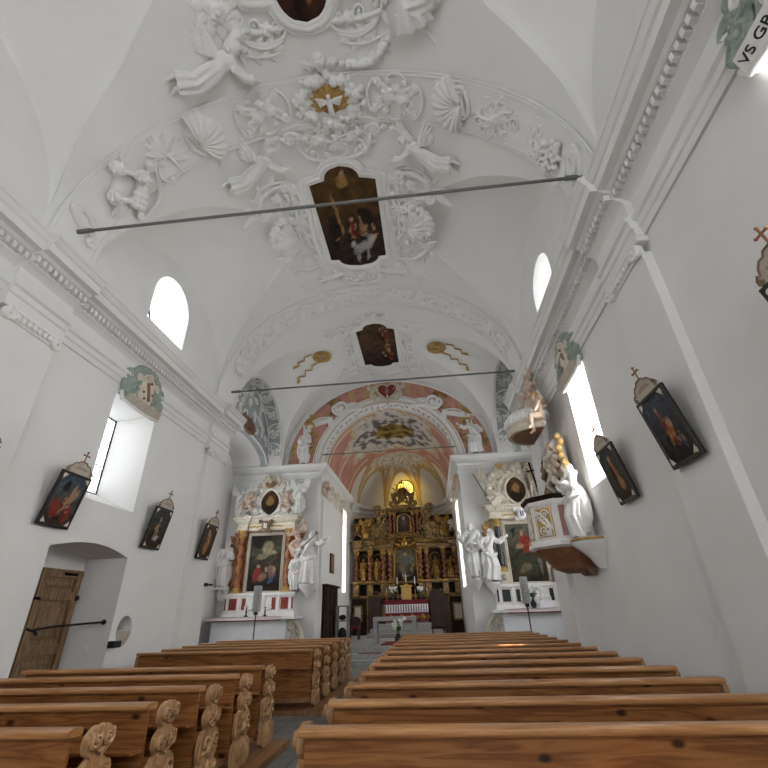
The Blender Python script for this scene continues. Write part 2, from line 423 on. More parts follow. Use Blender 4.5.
def arch_poly(y0, y1, z0, zs, rise, n=14):     # opening outline: rectangle with arched head
    c = (y0+y1)/2; r = (y1-y0)/2
    return [(y0, z0), (y1, z0)]+[(c+r*cos(PI*k/n), zs+rise*sin(PI*k/n)) for k in range(n+1)]
def taper(polyA, xa, polyB, xb):               # solid between two outlines with the same count
    n = len(polyA); m = MB()
    return m.add([(xa, a, b) for a, b in polyA]+[(xb, a, b) for a, b in polyB],
                 [tuple(range(n))[::-1], tuple(range(n, 2*n))]+[(i, (i+1) % n, n+(i+1) % n, n+i) for i in range(n)])
def rect(y0, y1, z0, z1): return [(y0, z0), (y1, z0), (y1, z1), (y0, z1)]
LOW = [(1.1, 2.4), (7.2, 8.4)]
for side, nm in ((-1, 'left'), (1, 'right')):
    X = lambda v: v*side
    mb = MB().box(*sorted((X(4.55), X(5.9))), -7, 11.9, 0, 7.2)
    w = struct('wall_'+nm, mb, 'plaster', smooth=None)
    cut = []
    lows = [(1.1, 2.4), (7.05, 8.45)] if side < 0 else [(1.05, 2.3), (7.25, 8.37)]
    for a, b in lows:
        cut.append(taper(rect(a, b, 3.38, 5.62), X(4.4), rect(a+.2, b-.08, 3.85, 5.5), X(5.45)))
        cut.append(taper(rect(a+.22, b-.1, 3.87, 5.48), X(5.4), rect(a-.2, b+.1, 3.6, 6.7), X(6.05)))
    if side < 0:
        seg = [(6.64, -.1), (8.6, -.1), (8.6, 2.60)]+[(lerp(8.6, 6.64, k/12), 2.60+.15*sin(PI*k/12)) for k in range(1, 12)]+[(6.64, 2.60)]
        cut.append(MB().prism(seg, -5.55, -4.4, 'x'))
        nc = [(8.99+.25*cos(2*PI*k/24), 1.33+.27*sin(2*PI*k/24)) for k in range(24)]
        cut.append(taper(nc, -4.4, [(lerp(8.99, a, .75), lerp(1.33, b, .75)) for a, b in nc], -4.85))
    carve(w, cut)
    # upper wall with the arched clerestory windows
    mb = MB().box(*sorted((X(4.4), X(5.9))), -7, 17, 7.2, 11.2) if False else MB().box(*sorted((X(4.4), X(5.9))), -7, 11.85, 7.2, 10.0)
    w = struct('wall_'+nm+'_upper', mb, 'plaster', smooth=None)
    cut = []
    for c in (1.6, 7.88):
        hf, zs, rs = (.76, 8.25, .78) if side < 0 else (.74, 7.95, .66)
        cut.append(taper(arch_poly(c-hf, c+hf, 7.4, zs, rs), X(4.2), arch_poly(c-hf+.22, c+hf-.14, 7.75, zs+.1, rs-.2), X(5.4)))
        cut.append(MB().prism(arch_poly(c-hf+.25, c+hf-.17, 7.8, zs+.1, rs-.22), *sorted((X(5.35), X(6))), 'x'))
    carve(w, cut)
# windows: glass, lead lattice, iron frame
def hexes(y0, y1, z0, z1, r, inside=lambda a, b: True):
    segs = []; dy = r*math.sqrt(3); j = 0; z = z0
    while z < z1+r:
        y = y0+(dy/2 if j % 2 else 0)
        while y < y1+dy:
            p = [(y+r*sin(R(60*k)), z+r*cos(R(60*k))) for k in range(6)]
            for k in range(3):
                a, b = p[k], p[k+1]
                if all(inside(*q) for q in (a, b)): segs.append((a, b))
            y += dy
        z += 1.5*r; j += 1
    return segs
wn = [0]
def window(side, poly, x, pane):
    wn[0] += 1
    ys = [p[0] for p in poly]; zs = [p[1] for p in poly]
    e = bpy.data.objects.new('window_%d' % wn[0], None); COL.objects.link(e); e['kind'] = 'structure'
    e.location = (x*side, (min(ys)+max(ys))/2, min(zs))
    build('glass', MB().prism(poly, *sorted((side*(x+.02), side*(x+.04))), 'x'), pane, e, smooth=None)
    zc = max(zs)-(max(ys)-min(ys))/2; yc = (min(ys)+max(ys))/2; r = (max(ys)-min(ys))/2; arched = len(poly) > 4
    def ins(a, b):
        if not (min(ys) < a < max(ys) and min(zs) < b < max(zs)): return False
        return not arched or b < zc or (a-yc)**2+(b-zc)**2 < r*r
    m = MB()
    for a, b in hexes(min(ys), max(ys), min(zs), max(zs), .075, ins):
        m.tube([(side*x, a[0], a[1]), (side*x, b[0], b[1])], .008, 4)
    build('lead_lattice', m, 'lead', e, smooth=None)
    m = MB()
    q = poly+[poly[0]]
    for a, b in zip(q, q[1:]): m.tube([(side*(x-.005), a[0], a[1]), (side*(x-.005), b[0], b[1])], .022, 4)
    for k in (.35, .68):
        z = lerp(min(zs), max(zs), k)
        m.tube([(side*(x-.01), min(ys), z), (side*(x-.01), max(ys), z)], .012, 4)
    build('iron_frame', m, 'iron', e, smooth=None)
for side in (-1, 1):
    pn = 'pane' if side < 0 else 'pane_sun'
    for a, b in ([(1.1, 2.4), (7.05, 8.45)] if side < 0 else [(1.05, 2.3), (7.25, 8.37)]):
        window(side, rect(a+.2, b-.08, 3.85, 5.5), 5.44, pn)
    for c in (1.6, 7.88):
        hf, zs, rs = (.76, 8.25, .78) if side < 0 else (.74, 7.95, .66)
        window(side, arch_poly(c-hf+.25, c+hf-.17, 7.8, zs+.1, rs-.22), 5.42, 'pane_upper')

# entablature: architrave, frieze, dentils, corona
PROF = [(0, 5.74), (.035, 5.74), (.035, 5.85), (.06, 5.87), (.06, 5.97), (.1, 6.0), (.1, 6.06), (.03, 6.09), (.03, 6.34), (.06, 6.37), (.11, 6.41), (.15, 6.43),
        (.15, 6.56), (.24, 6.58), (.29, 6.62), (.40, 6.63), (.41, 6.76), (.44, 6.78), (.48, 6.86), (.5, 6.87), (.5, 6.92), (.0, 7.12)]
def entab(m, side, xf, y0, y1, push=0.):
    m.prism([(side*(xf-d-push), z) for d, z in PROF]+[(side*(xf+.02), 7.12), (side*(xf+.02), 5.74)][:1]+[(side*(xf+.02), 5.74)], y0, y1, 'y')
    n = int((y1-y0)/.108)
    for k in range(n):
        y = y0+(k+.5)*(y1-y0)/n
        m.box(*sorted((side*(xf-.14-push), side*(xf-.235-push))), y-.029, y+.029, 6.45, 6.55)
PIL = [(-2.0, -.9), (4.4, 5.4), (10.8, 11.85)]
for i, side in enumerate((-1, 1)):
    m = MB(); entab(m, side, 4.55, -7, 11.9)
    for a, b in PIL: entab(m, side, 4.55, a-.05, b+.05 if b < 11 else 11.92, .1)
    # the returns of the entablature at the open arm
    struct('trim_%d' % (1+i), m, 'plaster', smooth=25)
    m = MB()
    for a, b in PIL:
        m.box(*sorted((side*4.43, side*4.6)), a, b, 0, 5.5)
        m.box(*sorted((side*4.40, side*4.6)), a-.04, b+.04, 0, .35)
        m.box(*sorted((side*4.40, side*4.6)), a-.05, b+.05, 5.64, 5.74)
    struct('wall_%s_pilasters' % ('left', 'right')[i], m, 'plaster', smooth=None, bevel=.012)
    for k, (a, b) in enumerate(PIL):
        m = MB()
        def spiral(yc, zc, r, d, n=40, turns=2.3):
            return [(side*4.36, yc+d*r*(1-.86*t)*cos(turns*2*PI*t+PI/2), zc+r*(1-.86*t)*sin(turns*2*PI*t+PI/2)) for t in [q/n for q in range(n+1)]]
        for yc, d in ((a+.06, -1), (b-.06, 1)):
            m.tube(spiral(yc, 5.535, .105, d), [.024*(1-.6*q/40) for q in range(41)], 6)
            m.lathe([(.09, -.03), (.1, 0), (.09, .05)], 16); nv = 48
            m.v[-nv:] = [(side*(4.40-z), yc+x, 5.535+y) for x, y, z in m.v[-nv:]]
            m.ball((side*4.34, yc, 5.535), .03, 8, 6)
        m.tube([(side*4.38, a+.08, 5.63), (side*4.38, b-.08, 5.63)], .03, 8)
        ne = 7
        for q in range(ne):
            y = lerp(a+.2, b-.2, q/(ne-1)); m.ball((side*4.38, y, 5.555), (.035, .05, .055), 8, 6)
        m.box(*sorted((side*4.40, side*4.5)), a+.05, b-.05, 5.47, 5.65)
        struct('trim_%d' % (3+i*3+k), m, 'stucco', smooth=50)

# open arm beyond the nave, altar wall, choir
YA = 17.
for side, nm in ((-1, 'left'), (1, 'right')):
    X = lambda v: v*side
    # arm: near wall, end wall with an added glowing pane, ceiling barrel and the blue grey arch
    m = MB()
    struct('wall_%s_arm_end' % nm, (MB().box(*sorted((X(6.5), X(6.8))), 11.5, 17.3, 0, 9)), 'plaster', smooth=None)
    o = struct('wall_%s_arm_near' % nm, MB().box(*sorted((X(5.9), X(6.8))), 11.5, 11.9, 0, 9), 'plaster', smooth=None)
    yc, r0 = 14.27, 2.42
    def arc(r, rz, n=32, c=yc, z0=7.2): return [(c-r*cos(PI*k/n), z0+rz*sin(PI*k/n)) for k in range(n+1)]
    a0 = arc(r0, 2.3)
    m = MB()                                             # blue grey soffit
    n = len(a0)
    m.add([(X(4.38), a, b) for a, b in a0]+[(X(5.05), a, b) for a, b in a0], [(k, k+1, n+k+1, n+k) for k in range(n-1)])
    struct('ceiling_%s_arch_soffit' % nm, m, 'bluegrey', smooth=60)
    # inner face above the cornice with its lower arch
    m = MB().prism([(11.7, 6.9)]+[(16.95, 6.9), (16.95, 9.9), (11.7, 9.9)], *sorted((X(5.05), X(5.3))), 'x')
    o = struct('wall_%s_arm_face' % nm, m, 'bluegrey', smooth=None)
    carve(o, [MB().prism([(12.85, 6.5), (16.65, 6.5), (16.65, 6.95)]+[(14.75+1.9*cos(PI*k/20), 6.95+.62*sin(PI*k/20)) for k in range(1, 20)]+[(12.85, 6.95)], -6, 6, 'x')])
    m = MB()
    b0 = [(14.75-1.9*cos(PI*k/20), 6.95+.62*sin(PI*k/20)) for k in range(21)]
    b0 = [(11.9, 6.9)]+b0+[(16.99, 6.9)]
    m.add([(X(5.28), a, b) for a, b in b0]+[(X(6.55), a, b) for a, b in b0], [(k, k+1, len(b0)+k+1, len(b0)+k) for k in range(len(b0)-1)])
    struct('ceiling_%s_arm' % nm, m, 'plaster', smooth=60)
    # raised rims of the arch
    m = MB()
    for xx, rr in ((4.40, r0-.02), (4.46, r0-.05), (5.0, r0-.03)):
        m.tube([(X(xx), a, b) for a, b in arc(rr, 2.3*rr/r0)], .03, 6)
    m.tube([(X(5.03), a, b) for a, b in b0[1:-1]], .035, 6)
    struct('trim_%d' % (12 if side < 0 else 13), m, 'stucco', smooth=60)
    # upper wall patch of bay three between vault and arch (spandrels)
    m = MB()
    k = len(a0)
    m.add([(X(4.39), a, b) for a, b in a0]+[(X(4.39), a, 10.) for a, b in a0], [(q, q+1, k+q+1, k+q) for q in range(k-1)])
    m.box(*sorted((X(4.39), X(5.0))), 11.8, yc-r0+.01, 6.95, 9.9)
    m.box(*sorted((X(4.39), X(5.0))), yc+r0-.01, 17.0, 6.9, 9.9)
    struct('wall_%s_arch' % nm, m, 'plaster', smooth=None)
    # unseen glowing pane added behind the nave pier to light the side altar
    arm_fill_poly = rect(13.2, 15.2, 2.6, 5.4)
    window(side, arm_fill_poly, 6.46, 'arm_fill')
# altar wall with the choir arch
AR, AZ = 2.8, 6.72
w = struct('wall_altar', MB().box(-6.8, 6.8, YA, YA+.5, 0, 11.2), 'plaster', smooth=None)
op = [(-AR, -.1), (AR, -.1)]+[(AR*cos(PI*k/40), AZ+AR*sin(PI*k/40)) for k in range(41)]
carve(w, [MB().prism(op, YA-.5, YA+1, 'y')])
CX0, CX1, CY = -2.8, 2.8, 25.4
struct('wall_choir_left', MB().box(CX0-.3, CX0, YA+.4, 26.6, 0, 6.8), 'plaster', smooth=None)
struct('wall_choir_right', MB().box(CX1, CX1+.3, YA+.4, 26.6, 0, 6.8), 'plaster', smooth=None)
def cprof(d0=0): return [(d*.6, 6.92-(6.92-z)*.62) for d, z in PROF]
m = MB()
for side in (-1, 1):
    p = cprof()
    # along the altar wall, mitred round the corner into the choir
    ring = []
    for d, z in p:
        ring.append([(side*6.5, YA-d, z), (side*(AR-d), YA-d, z), (side*(AR-d), 26., z)])
    for a, b in zip(ring, ring[1:]):
        for k in (0, 1): m.add([a[k], a[k+1], b[k+1], b[k]], [(0, 1, 2, 3)])
    nd = 44
    for k in range(nd):
        x = lerp(AR+.02, 6.3, k/nd); m.box(*sorted((side*x, side*(x+.05))), YA-.15, YA-.08, 6.62, 6.69)
struct('trim_14', m, 'plaster', smooth=25)
struct('floor', MB().box(-6.8, 6.8, -7, 17.6, -.2, 0), 'floor', smooth=None)
m = MB()
for k in range(3): m.box(-2.78, 2.78, 15.6+.38*k, 27, .0 if k == 0 else .15*k, .15*(k+1))
struct('floor_choir_steps', m, 'stone', smooth=None, bevel=.01)
# rear wall with an unseen glowing pane added to light the nave
w = struct('wall_rear', MB().box(-6, 6, -7.3, -7, 0, 11.2), 'plaster', smooth=None)
rear_fill_poly = arch_poly(-.6, 4.2, 2.0, 5., 2.0)  # made-up opening, set off-centre so the left wall gets more light
carve(w, [MB().prism(rear_fill_poly, -8, -6, 'y')])
e = bpy.data.objects.new('window_11', None); COL.objects.link(e); e['kind'] = 'structure'; e.location = (1.8, -7.15, 2.0)
build('glass', MB().prism(rear_fill_poly, -7.2, -7.16, 'y'), 'rear_fill', e, smooth=None)

# ------------------------------------------------------------------ camera, light
cam = bpy.data.cameras.new('camera'); co = bpy.data.objects.new('camera', cam); COL.objects.link(co); scene.camera = co
yaw, pit, rol = R(5.2634), R(27.68), R(-1.80)
fw = Vector((-sin(yaw)*cos(pit), cos(yaw)*cos(pit), sin(pit))); rt = Vector((cos(yaw), sin(yaw), 0)); up = rt.cross(fw)
r2 = rt*cos(rol)+up*sin(rol); u2 = -rt*sin(rol)+up*cos(rol)
co.matrix_world = Matrix(((r2.x, u2.x, -fw.x, 1.4865), (r2.y, u2.y, -fw.y, 0), (r2.z, u2.z, -fw.z, 1.55), (0, 0, 0, 1)))
cam.sensor_fit = 'HORIZONTAL'; cam.sensor_width = 36; cam.lens = 36*429.02/768; cam.clip_start = .05; cam.clip_end = 200
sn = bpy.data.lights.new('sun', 'SUN'); sn.energy = 16; sn.angle = R(.6); sn.color = (1, .94, .84)
so = bpy.data.objects.new('sun', sn); COL.objects.link(so); so.location = (14, 2, 16)
so.rotation_euler = Vector((-2.45, .9, -3.8)).to_track_quat('-Z', 'Y').to_euler()
wd = bpy.data.worlds.new('world'); scene.world = wd; wd.use_nodes = True
bg = wd.node_tree.nodes['Background']; bg.inputs['Color'].default_value = (.75, .87, 1, 1); bg.inputs['Strength'].default_value = 1.
vs = scene.view_settings; vs.view_transform = 'Standard'; vs.look = 'None'; vs.gamma = 1; vs.use_curve_mapping = False
vs.exposure = 0.52
# ------------------------------------------------------------------ ornament in a flat frame: a right, b up, h towards the viewer
def volute(m, x, y, r, d=1, start=0., turns=1.5, w=None, h=0., n=26, end=.14):
    w = w or .26*r
    pts = []; rad = []
    for k in range(n+1):
        t = k/n; q = r*(1-(1-end)*t); a = start+d*2*PI*turns*t
        pts.append((x+q*cos(a), y+q*sin(a), h+w*.5+.3*w*t)); rad.append(w*(1-.55*t))
    m.tube(pts, rad, 6); m.ball((x, y, h+w*.7), w*.95, 8, 5); return m
def curve2(p, q, bul, n=12):
    (ax, ay), (bx, by) = p, q; mx, my = (ax+bx)/2, (ay+by)/2; dx, dy = bx-ax, by-ay
    cx, cy = mx-dy*bul*2, my+dx*bul*2
    return [((1-t)**2*ax+2*t*(1-t)*cx+t*t*bx, (1-t)**2*ay+2*t*(1-t)*cy+t*t*by) for t in [k/n for k in range(n+1)]]
def band(m, pts, w, h=0., taper_=.5, flat=1.):
    n = len(pts)
    rad = [w*(1-taper_*abs(2*k/(n-1)-1)**2) for k in range(n)]
    return m.tube([(p[0], p[1], h+w*.4) for p in pts], rad, 6, flat)
def cscroll(m, p, q, bul, w, r0, r1=None, h=0.):
    r1 = r0 if r1 is None else r1
    c = curve2(p, q, bul); band(m, c, w, h, .3)
    d = -1 if bul > 0 else 1
    for (pt, nx, r, dd) in ((c[-1], c[-2], r1, d), (c[0], c[1], r0, -d)):
        tx, ty = pt[0]-nx[0], pt[1]-nx[1]; l = math.hypot(tx, ty) or 1; tx, ty = tx/l, ty/l
        nxn, nyn = (-ty*dd, tx*dd)
        cx, cy = pt[0]+nxn*r, pt[1]+nyn*r
        volute(m, cx, cy, r, dd, math.atan2(pt[1]-cy, pt[0]-cx), 1.35, w*.95, h)
    return m
def leaf(m, x, y, ang, L, W, H=None, curl=0., lob=3, h=0.):
    H = H or W*.5; ca, sa = cos(ang), sin(ang)
    def fn(u, v, dn):
        t = 2*v-1; w = .004+W*math.sin(PI*min(1, u**.75*.97+.03))*(1+.22*abs(cos(lob*PI*u)))*.85
        s = L*u; lat = t*w+curl*L*u*u
        hh = h+H*math.sin(PI*min(1, u*.85+.1))*(1-.75*t*t)+.35*H*u*u-(.012 if abs(t) > .99 else 0)-.25*H*(1 if abs(t) < .01 else 0)
        return (x+s*ca-lat*sa, y+s*sa+lat*ca, hh if not dn else min(hh-.012, h-.02))
    return m.sheet(fn, 8, 5, 1)
def flower(m, x, y, r, k=6, h=0., a0=0.):
    for i in range(k): leaf(m, x, y, a0+2*PI*i/k, r, r*.36, r*.35, lob=1, h=h)
    m.ball((x, y, h+r*.25), r*.27, 8, 5); return m
def rose(m, x, y, r, h=0.):
    for i in range(5): leaf(m, x, y, 2*PI*i/5, r, r*.55, r*.3, lob=1, h=h)
    for i in range(4): leaf(m, x, y, 2*PI*i/4+.4, r*.62, r*.4, r*.45, lob=1, h=h+r*.12)
    m.ball((x, y, h+r*.42), r*.22, 8, 5); return m
def shell(m, x, y, r, ang, spread=R(200), ribs=9, H=.32):
    ca = ang
    def fn(u, v, dn):
        th = (u-.5)*spread; rho = .08+.92*v
        rib = abs(cos(ribs*PI*u)); q = r*rho*(1+.05*rib*v)*(1-.10*abs(2*u-1)**3)
        hh = r*H*math.sin(PI*min(1, .12+.80*rho))*(.72+.28*rib)+.02*r-(.06*r if v < .01 else 0)+.1*r*v*v
        return (x+q*cos(ca+th), y+q*sin(ca+th), hh if not dn else -.03)
    return m.sheet(fn, 8*ribs+1, 10, 1)
def acanthus(m, pts, w, h=0., L=None, every=2, side=1):
    band(m, pts, w*.35, h, .6); L = L or w*2.4; n = len(pts)
    for k in range(0, n-1, every):
        tx, ty = pts[k+1][0]-pts[k][0], pts[k+1][1]-pts[k][1]; a = math.atan2(ty, tx); s = 1 if (k//every) % 2 else -1
        leaf(m, pts[k][0], pts[k][1], a+s*.8*side, L*(1-.35*k/n), w*.6, h=h, curl=.15*s)
    return m
def wingshape(m, root, tip_ang, L, spread=1.0, side=1, h=0., th=.02, k=8):
    """fan of feathers from a root point in the flat frame"""
    for row, (f, hh) in enumerate(((1., 0.), (.62, .02), (.36, .035))):
        for i in range(k):
            t = i/(k-1); a = tip_ang+side*spread*t; l = L*f*(1-.42*t)
            o = (root[0]+.10*L*cos(tip_ang)*(1-t)*row*.3, root[1]+.10*L*sin(tip_ang)*(1-t)*row*.3)
            pts = [(o[0]+l*q*cos(a-side*.18*q), o[1]+l*q*sin(a-side*.18*q), root[2]+h+hh+.07*L*math.sin(PI*q*.8)) for q in (0, .2, .45, .7, .9, 1)]
            m.tube(pts, [L*.03, L*.05, L*.062, L*.058, L*.042, L*.01], 6, .35 if False else 1., None)
    return m
def cherub(m, x, y, r, h=0., wings=True, tilt=0.):
    if wings:
        for s in (-1, 1): wingshape(m, (x+s*r*.7, y-r*.5, h), PI/2-s*(PI/2-.1-tilt*s), r*2.3, 1.1, -s, 0., k=5)
    m.ball((x, y, h+r*.55), (r*.85, r, r*.85), 12, 9)
    face(m, x, y+r*.02, h+r*.55, r)
    for k in range(9):
        a = R(-20+220*k/8); m.ball((x+r*.85*cos(a), y+.1*r+r*.9*sin(a), h+r*.6), r*.27, 7, 5)
    for k in range(4): m.ball((x+r*(-.45+.3*k), y+r*.82, h+r*1.05), r*.24, 7, 5)
    return m
def face(m, x, y, h, r):
    m.ball((x, y-.12*r, h+.9*r), (.12*r, .25*r, .16*r), 6, 5)                      # nose
    for s in (-1, 1):
        m.ball((x+s*.42*r, y-.22*r, h+.62*r), (.26*r, .26*r, .2*r), 6, 5)           # cheeks
        m.ball((x+s*.32*r, y+.06*r, h+.76*r), (.14*r, .09*r, .1*r), 6, 4)           # eyes
        m.tube([(x+s*.12*r, y+.2*r, h+.85*r), (x+s*.34*r, y+.25*r, h+.82*r), (x+s*.55*r, y+.16*r, h+.68*r)], .055*r, 5)
        m.ball((x+s*.86*r, y-.02*r, h), (.1*r, .22*r, .16*r), 6, 5)                  # ears
    m.ball((x, y-.48*r, h+.78*r), (.24*r, .06*r, .1*r), 6, 4); m.ball((x, y-.58*r, h+.74*r), (.2*r, .07*r, .1*r), 6, 4)
    m.ball((x, y-.82*r, h+.6*r), (.3*r, .2*r, .24*r), 6, 5)                          # chin

# ------------------------------------------------------------------ figures, same frame, height about 1
STAND = dict(head=(0, .925, .02), neck=(0, .84, 0), chest=(0, .73, .01), waist=(0, .62, .0), pel=(0, .53, 0),
    ls=(-.105, .805, 0), rs=(.105, .805, 0), le=(-.15, .64, .02), re=(.15, .64, .02), lh=(-.13, .50, .10), rh=(.13, .50, .10),
    lk=(-.06, .28, .05), rk=(.06, .27, .03), lf=(-.07, .03, .0), rf=(.07, .03, 0), lt=(-.08, .02, .08), rt=(.085, .02, .08))
def V3(p): return Vector(p)
def limb(m, a, b, ra, rb, n=8, bul=0.):
    a, b = V3(a), V3(b); pts = []; rad = []
    d = (b-a).normalized() if (b-a).length > 1e-6 else Vector((0, 0, 1))
    for t in (-.0, .15, .4, .7, .9, 1.):
        pts.append(a+(b-a)*t); rad.append(lerp(ra, rb, t)*(1+bul*sin(PI*min(1, t*1.25))))
    m.tube([a-d*ra*.6]+pts+[b+d*rb*.6], [ra*.55]+rad+[rb*.55], n)
def hand(m, wr, el, r=.022, curl=.5, side=1):
    wr, el = V3(wr), V3(el); d = (wr-el).normalized()
    q = d.cross(Vector((0, 0, 1))); q = q.normalized() if q.length > .1 else Vector((1, 0, 0)); up_ = q.cross(d)
    palm = wr+d*r*1.0
    m.tube([wr-d*r*.4, wr+d*r*.5, wr+d*r*1.7, wr+d*r*2.2], [r*.62, r*.85, r*.95, r*.6], 8)
    for k, l in enumerate((1.5, 1.85, 1.75, 1.3)):
        o = wr+d*r*1.7+q*r*(k-1.5)*.62
        m.tube([o, o+d*r*l*.5+up_*r*.15, o+d*r*l*.85-up_*r*curl*.4, o+d*r*l-up_*r*curl*.9], [r*.3, r*.28, r*.25, r*.15], 6)
    o = wr+d*r*.7+q*r*.8*side
    m.tube([o, o+d*r*.6+q*r*.5*side, o+d*r*1.25+q*r*.6*side], [r*.34, r*.3, r*.18], 6)
def robe_loft(m, path, radii, nf=9, amp=.10, ph=0., n=48, tw=.6):
    rings = []
    P = [V3(p) for p in path]
    for i, p in enumerate(P):
        t = (P[min(i+1, len(P)-1)]-P[max(i-1, 0)]).normalized()
        a = Vector((0, 0, 1)).cross(t) if abs(t.z) < .95 else Vector((1, 0, 0)); a.normalize(); b = t.cross(a)
        ra, rb = radii[i]; f = amp*min(1, i/2.)
        rings.append([p+a*(ra*cos(th)*(1+f*q))+b*(rb*sin(th)*(1+f*q)) for th in [2*PI*k/n for k in range(n)]
                      for q in [sin(nf*th+ph+tw*i)+.5*sin((nf*2-5)*th+1.7*ph-tw*i)]])
    m.loft(rings)
def figure(J=None, robe=True, wings=0, child=False, hair=1, beard=0, mantle=True, bare=False, halo=False, fold=.10, ph=0., vox=.0075, legs=True, hood=False, wing_ang=None, sleeves=True):
    j = dict(STAND); j.update(J or {})
    m = MB(); hr = .062 if not child else .098
    sc = 1 if not child else 1.28
    H = V3(j['head'])
    # head
    m.ball(H, (hr*.82, hr*1.06, hr*.92), 14, 10); face(m, H.x, H.y, H.z+.0, hr*.95)
    limb(m, j['neck'], H-Vector((0, hr*.5, 0)), .034*sc, .034*sc)
    if hair:
        for k in range(14):
            a = R(-35+250*k/13); rr = hr*(.95+.08*(k % 3))
            m.ball((H.x+rr*.86*cos(a), H.y+.12*hr+rr*sin(a), H.z-.08*hr), hr*.30, 7, 5)
        m.ball(H+Vector((0, hr*.25, -hr*.35)), (hr*.98, hr*1.0, hr*.85), 12, 8)
        if hair == 2:
            for s in (-1, 1): m.tube([H+Vector((s*hr*.8, .2*hr, -.2*hr)), H+Vector((s*hr*1.05, -.7*hr, -.2*hr)), H+Vector((s*hr*1.1, -1.6*hr, -.1*hr))], [hr*.35, hr*.33, hr*.12], 7)
    if hood:
        m.tube([H+Vector((0, hr*1.15, -.3*hr)), H+Vector((0, hr*.4, -.6*hr)), H+Vector((0, -hr*.9, -.7*hr)), H+Vector((0, -hr*2.2, -.5*hr))], [hr*.6, hr*1.15, hr*1.15, hr*1.4], 12)
    if beard: m.tube([H+Vector((0, -.5*hr, .6*hr)), H+Vector((0, -1.05*hr, .75*hr)), H+Vector((0, -1.7*hr, .6*hr))], [hr*.55, hr*.45, hr*.1], 8)
    # trunk
    ch, wa, pe = V3(j['chest']), V3(j['waist']), V3(j['pel'])
    nk = V3(j['neck'])
    tr = [nk-(nk-ch)*.15, (V3(j['ls'])+V3(j['rs']))/2, ch, wa, pe, pe-(wa-pe).normalized()*.05*sc]
    rr = [(.045, .042), (.108, .066), (.108, .08), (.084, .068), (.10, .08), (.08, .07)]
    if child: rr = [(a*1.12, b*1.35) for a, b in rr]
    robe_loft(m, tr, rr, nf=7, amp=.03 if not bare else 0., n=24)
    # arms
    k = sc*(.9 if not child else 1.15)
    for s in 'lr':
        limb(m, j[s+'s'], j[s+'e'], .040*k, .033*k, bul=.08); limb(m, j[s+'e'], j[s+'h'], .032*k, .022*k, bul=.1)
        if robe and not child and sleeves:
            e, h_ = V3(j[s+'e']), V3(j[s+'h']); limb(m, j[s+'s'], e, .058, .058)
            robe_loft(m, [e-(h_-e)*.15, e+(h_-e)*.35, e+(h_-e)*.75], [(.05, .05), (.056, .052), (.068, .06)], 5, .08, ph, 20)
        hand(m, j[s+'h'], j[s+'e'], .024*sc, side=1 if s == 'l' else -1)
    # legs
    for s, sg in (('l', -1), ('r', 1)):
        hip = pe+Vector((sg*.052*sc, -.01, 0))
        if legs:
            limb(m, hip, j[s+'k'], .066*sc, .046*sc, bul=.08); limb(m, j[s+'k'], j[s+'f'], .045*sc, .027*sc, bul=.12)
        f, t = V3(j[s+'f']), V3(j[s+'t']); limb(m, f, t, .03*sc, .022*sc)
        d = (t-f).normalized(); q = d.cross(Vector((0, 1, 0))); q = q.normalized() if q.length > .1 else Vector((1, 0, 0))
        for i in range(5): m.ball(t+d*.02*sc+q*(i-2)*.011*sc, .0085*sc, 6, 4)
    if robe and not child:
        lk, rk, lf, rf = V3(j['lk']), V3(j['rk']), V3(j['lf']), V3(j['rf'])
        km, fm = (lk+rk)/2, (lf+rf)/2
        wk = max(.085, (lk-rk).length*.5+.045); wf = max(.11, (lf-rf).length*.5+.055)
        fm2 = fm+(km-fm).normalized()*.02
        path = [wa+(wa-pe)*.2, pe, (pe*.55+km*.45), km, (km*.55+fm2*.45), fm2]
        robe_loft(m, path, [(.084, .068), (.105, .085), (lerp(.105, wk, .6), .095), (wk, .10), (lerp(wk, wf, .5), .105), (wf, .12)], 8, fold*1.35, ph, tw=.18)
    if mantle and not child:
        ls, rs = V3(j['ls']), V3(j['rs'])
        p = [rs+Vector((.02, .02, -.06)), rs+Vector((0, .03, .03)), ch+Vector((0, -.02, .10)), wa+Vector((-.08, -.02, .10)), pe+Vector((-.15, -.02, .03)), pe+Vector((-.17, -.18, -.0)), pe+Vector((-.15, -.36, .0))]
        m.tube(p, [.04, .042, .036, .042, .05, .045, .02], 8)
        p = [ls+Vector((-.02, .0, -.06)), wa+Vector((0, 0, -.10)), pe+Vector((.10, -.1, -.09)), pe+Vector((.13, -.3, -.06)), pe+Vector((.12, -.42, -.03))]
        m.tube(p, [.05, .075, .075, .07, .04], 10)
        p = [pe+Vector((-.15, .0, .06)), pe+Vector((-.03, -.08, .12)), pe+Vector((.10, -.03, .10)), pe+Vector((.16, .0, .0))]
        m.tube(p, [.035, .036, .034, .025], 8)
    if child:   # swirl of drapery round the hips
        p = [pe+Vector((-.15, .05, .0)), pe+Vector((-.06, -.02, .13)), pe+Vector((.08, .02, .13)), pe+Vector((.18, .08, .02)), pe+Vector((.30, .02, -.03)), pe+Vector((.36, .12, -.02))]
        m.tube(p, [.04, .055, .05, .05, .045, .012], 8)
    if wings:
        wa_ = wing_ang or (R(60), R(60))
        for s, a in ((-1, wa_[0]), (1, wa_[1])):
            wingshape(m, (ch.x+s*.05, ch.y+.05, ch.z-.07), PI/2-s*(PI/2-a), wings, 1.0, -s, 0., k=7)
    return voxel(m, vox*(1. if not child else 1.3), 1, .4)
def decim(mb, ratio):
    o = bpy.data.objects.new('d', mb.mesh('d', None)); COL.objects.link(o)
    md = o.modifiers.new('d', 'DECIMATE'); md.ratio = ratio
    me = evaluated(o); r = MB(); r.v = [tuple(v.co) for v in me.vertices]; r.f = [tuple(p.vertices) for p in me.polygons]
    bpy.data.objects.remove(o); bpy.data.meshes.remove(me); return r
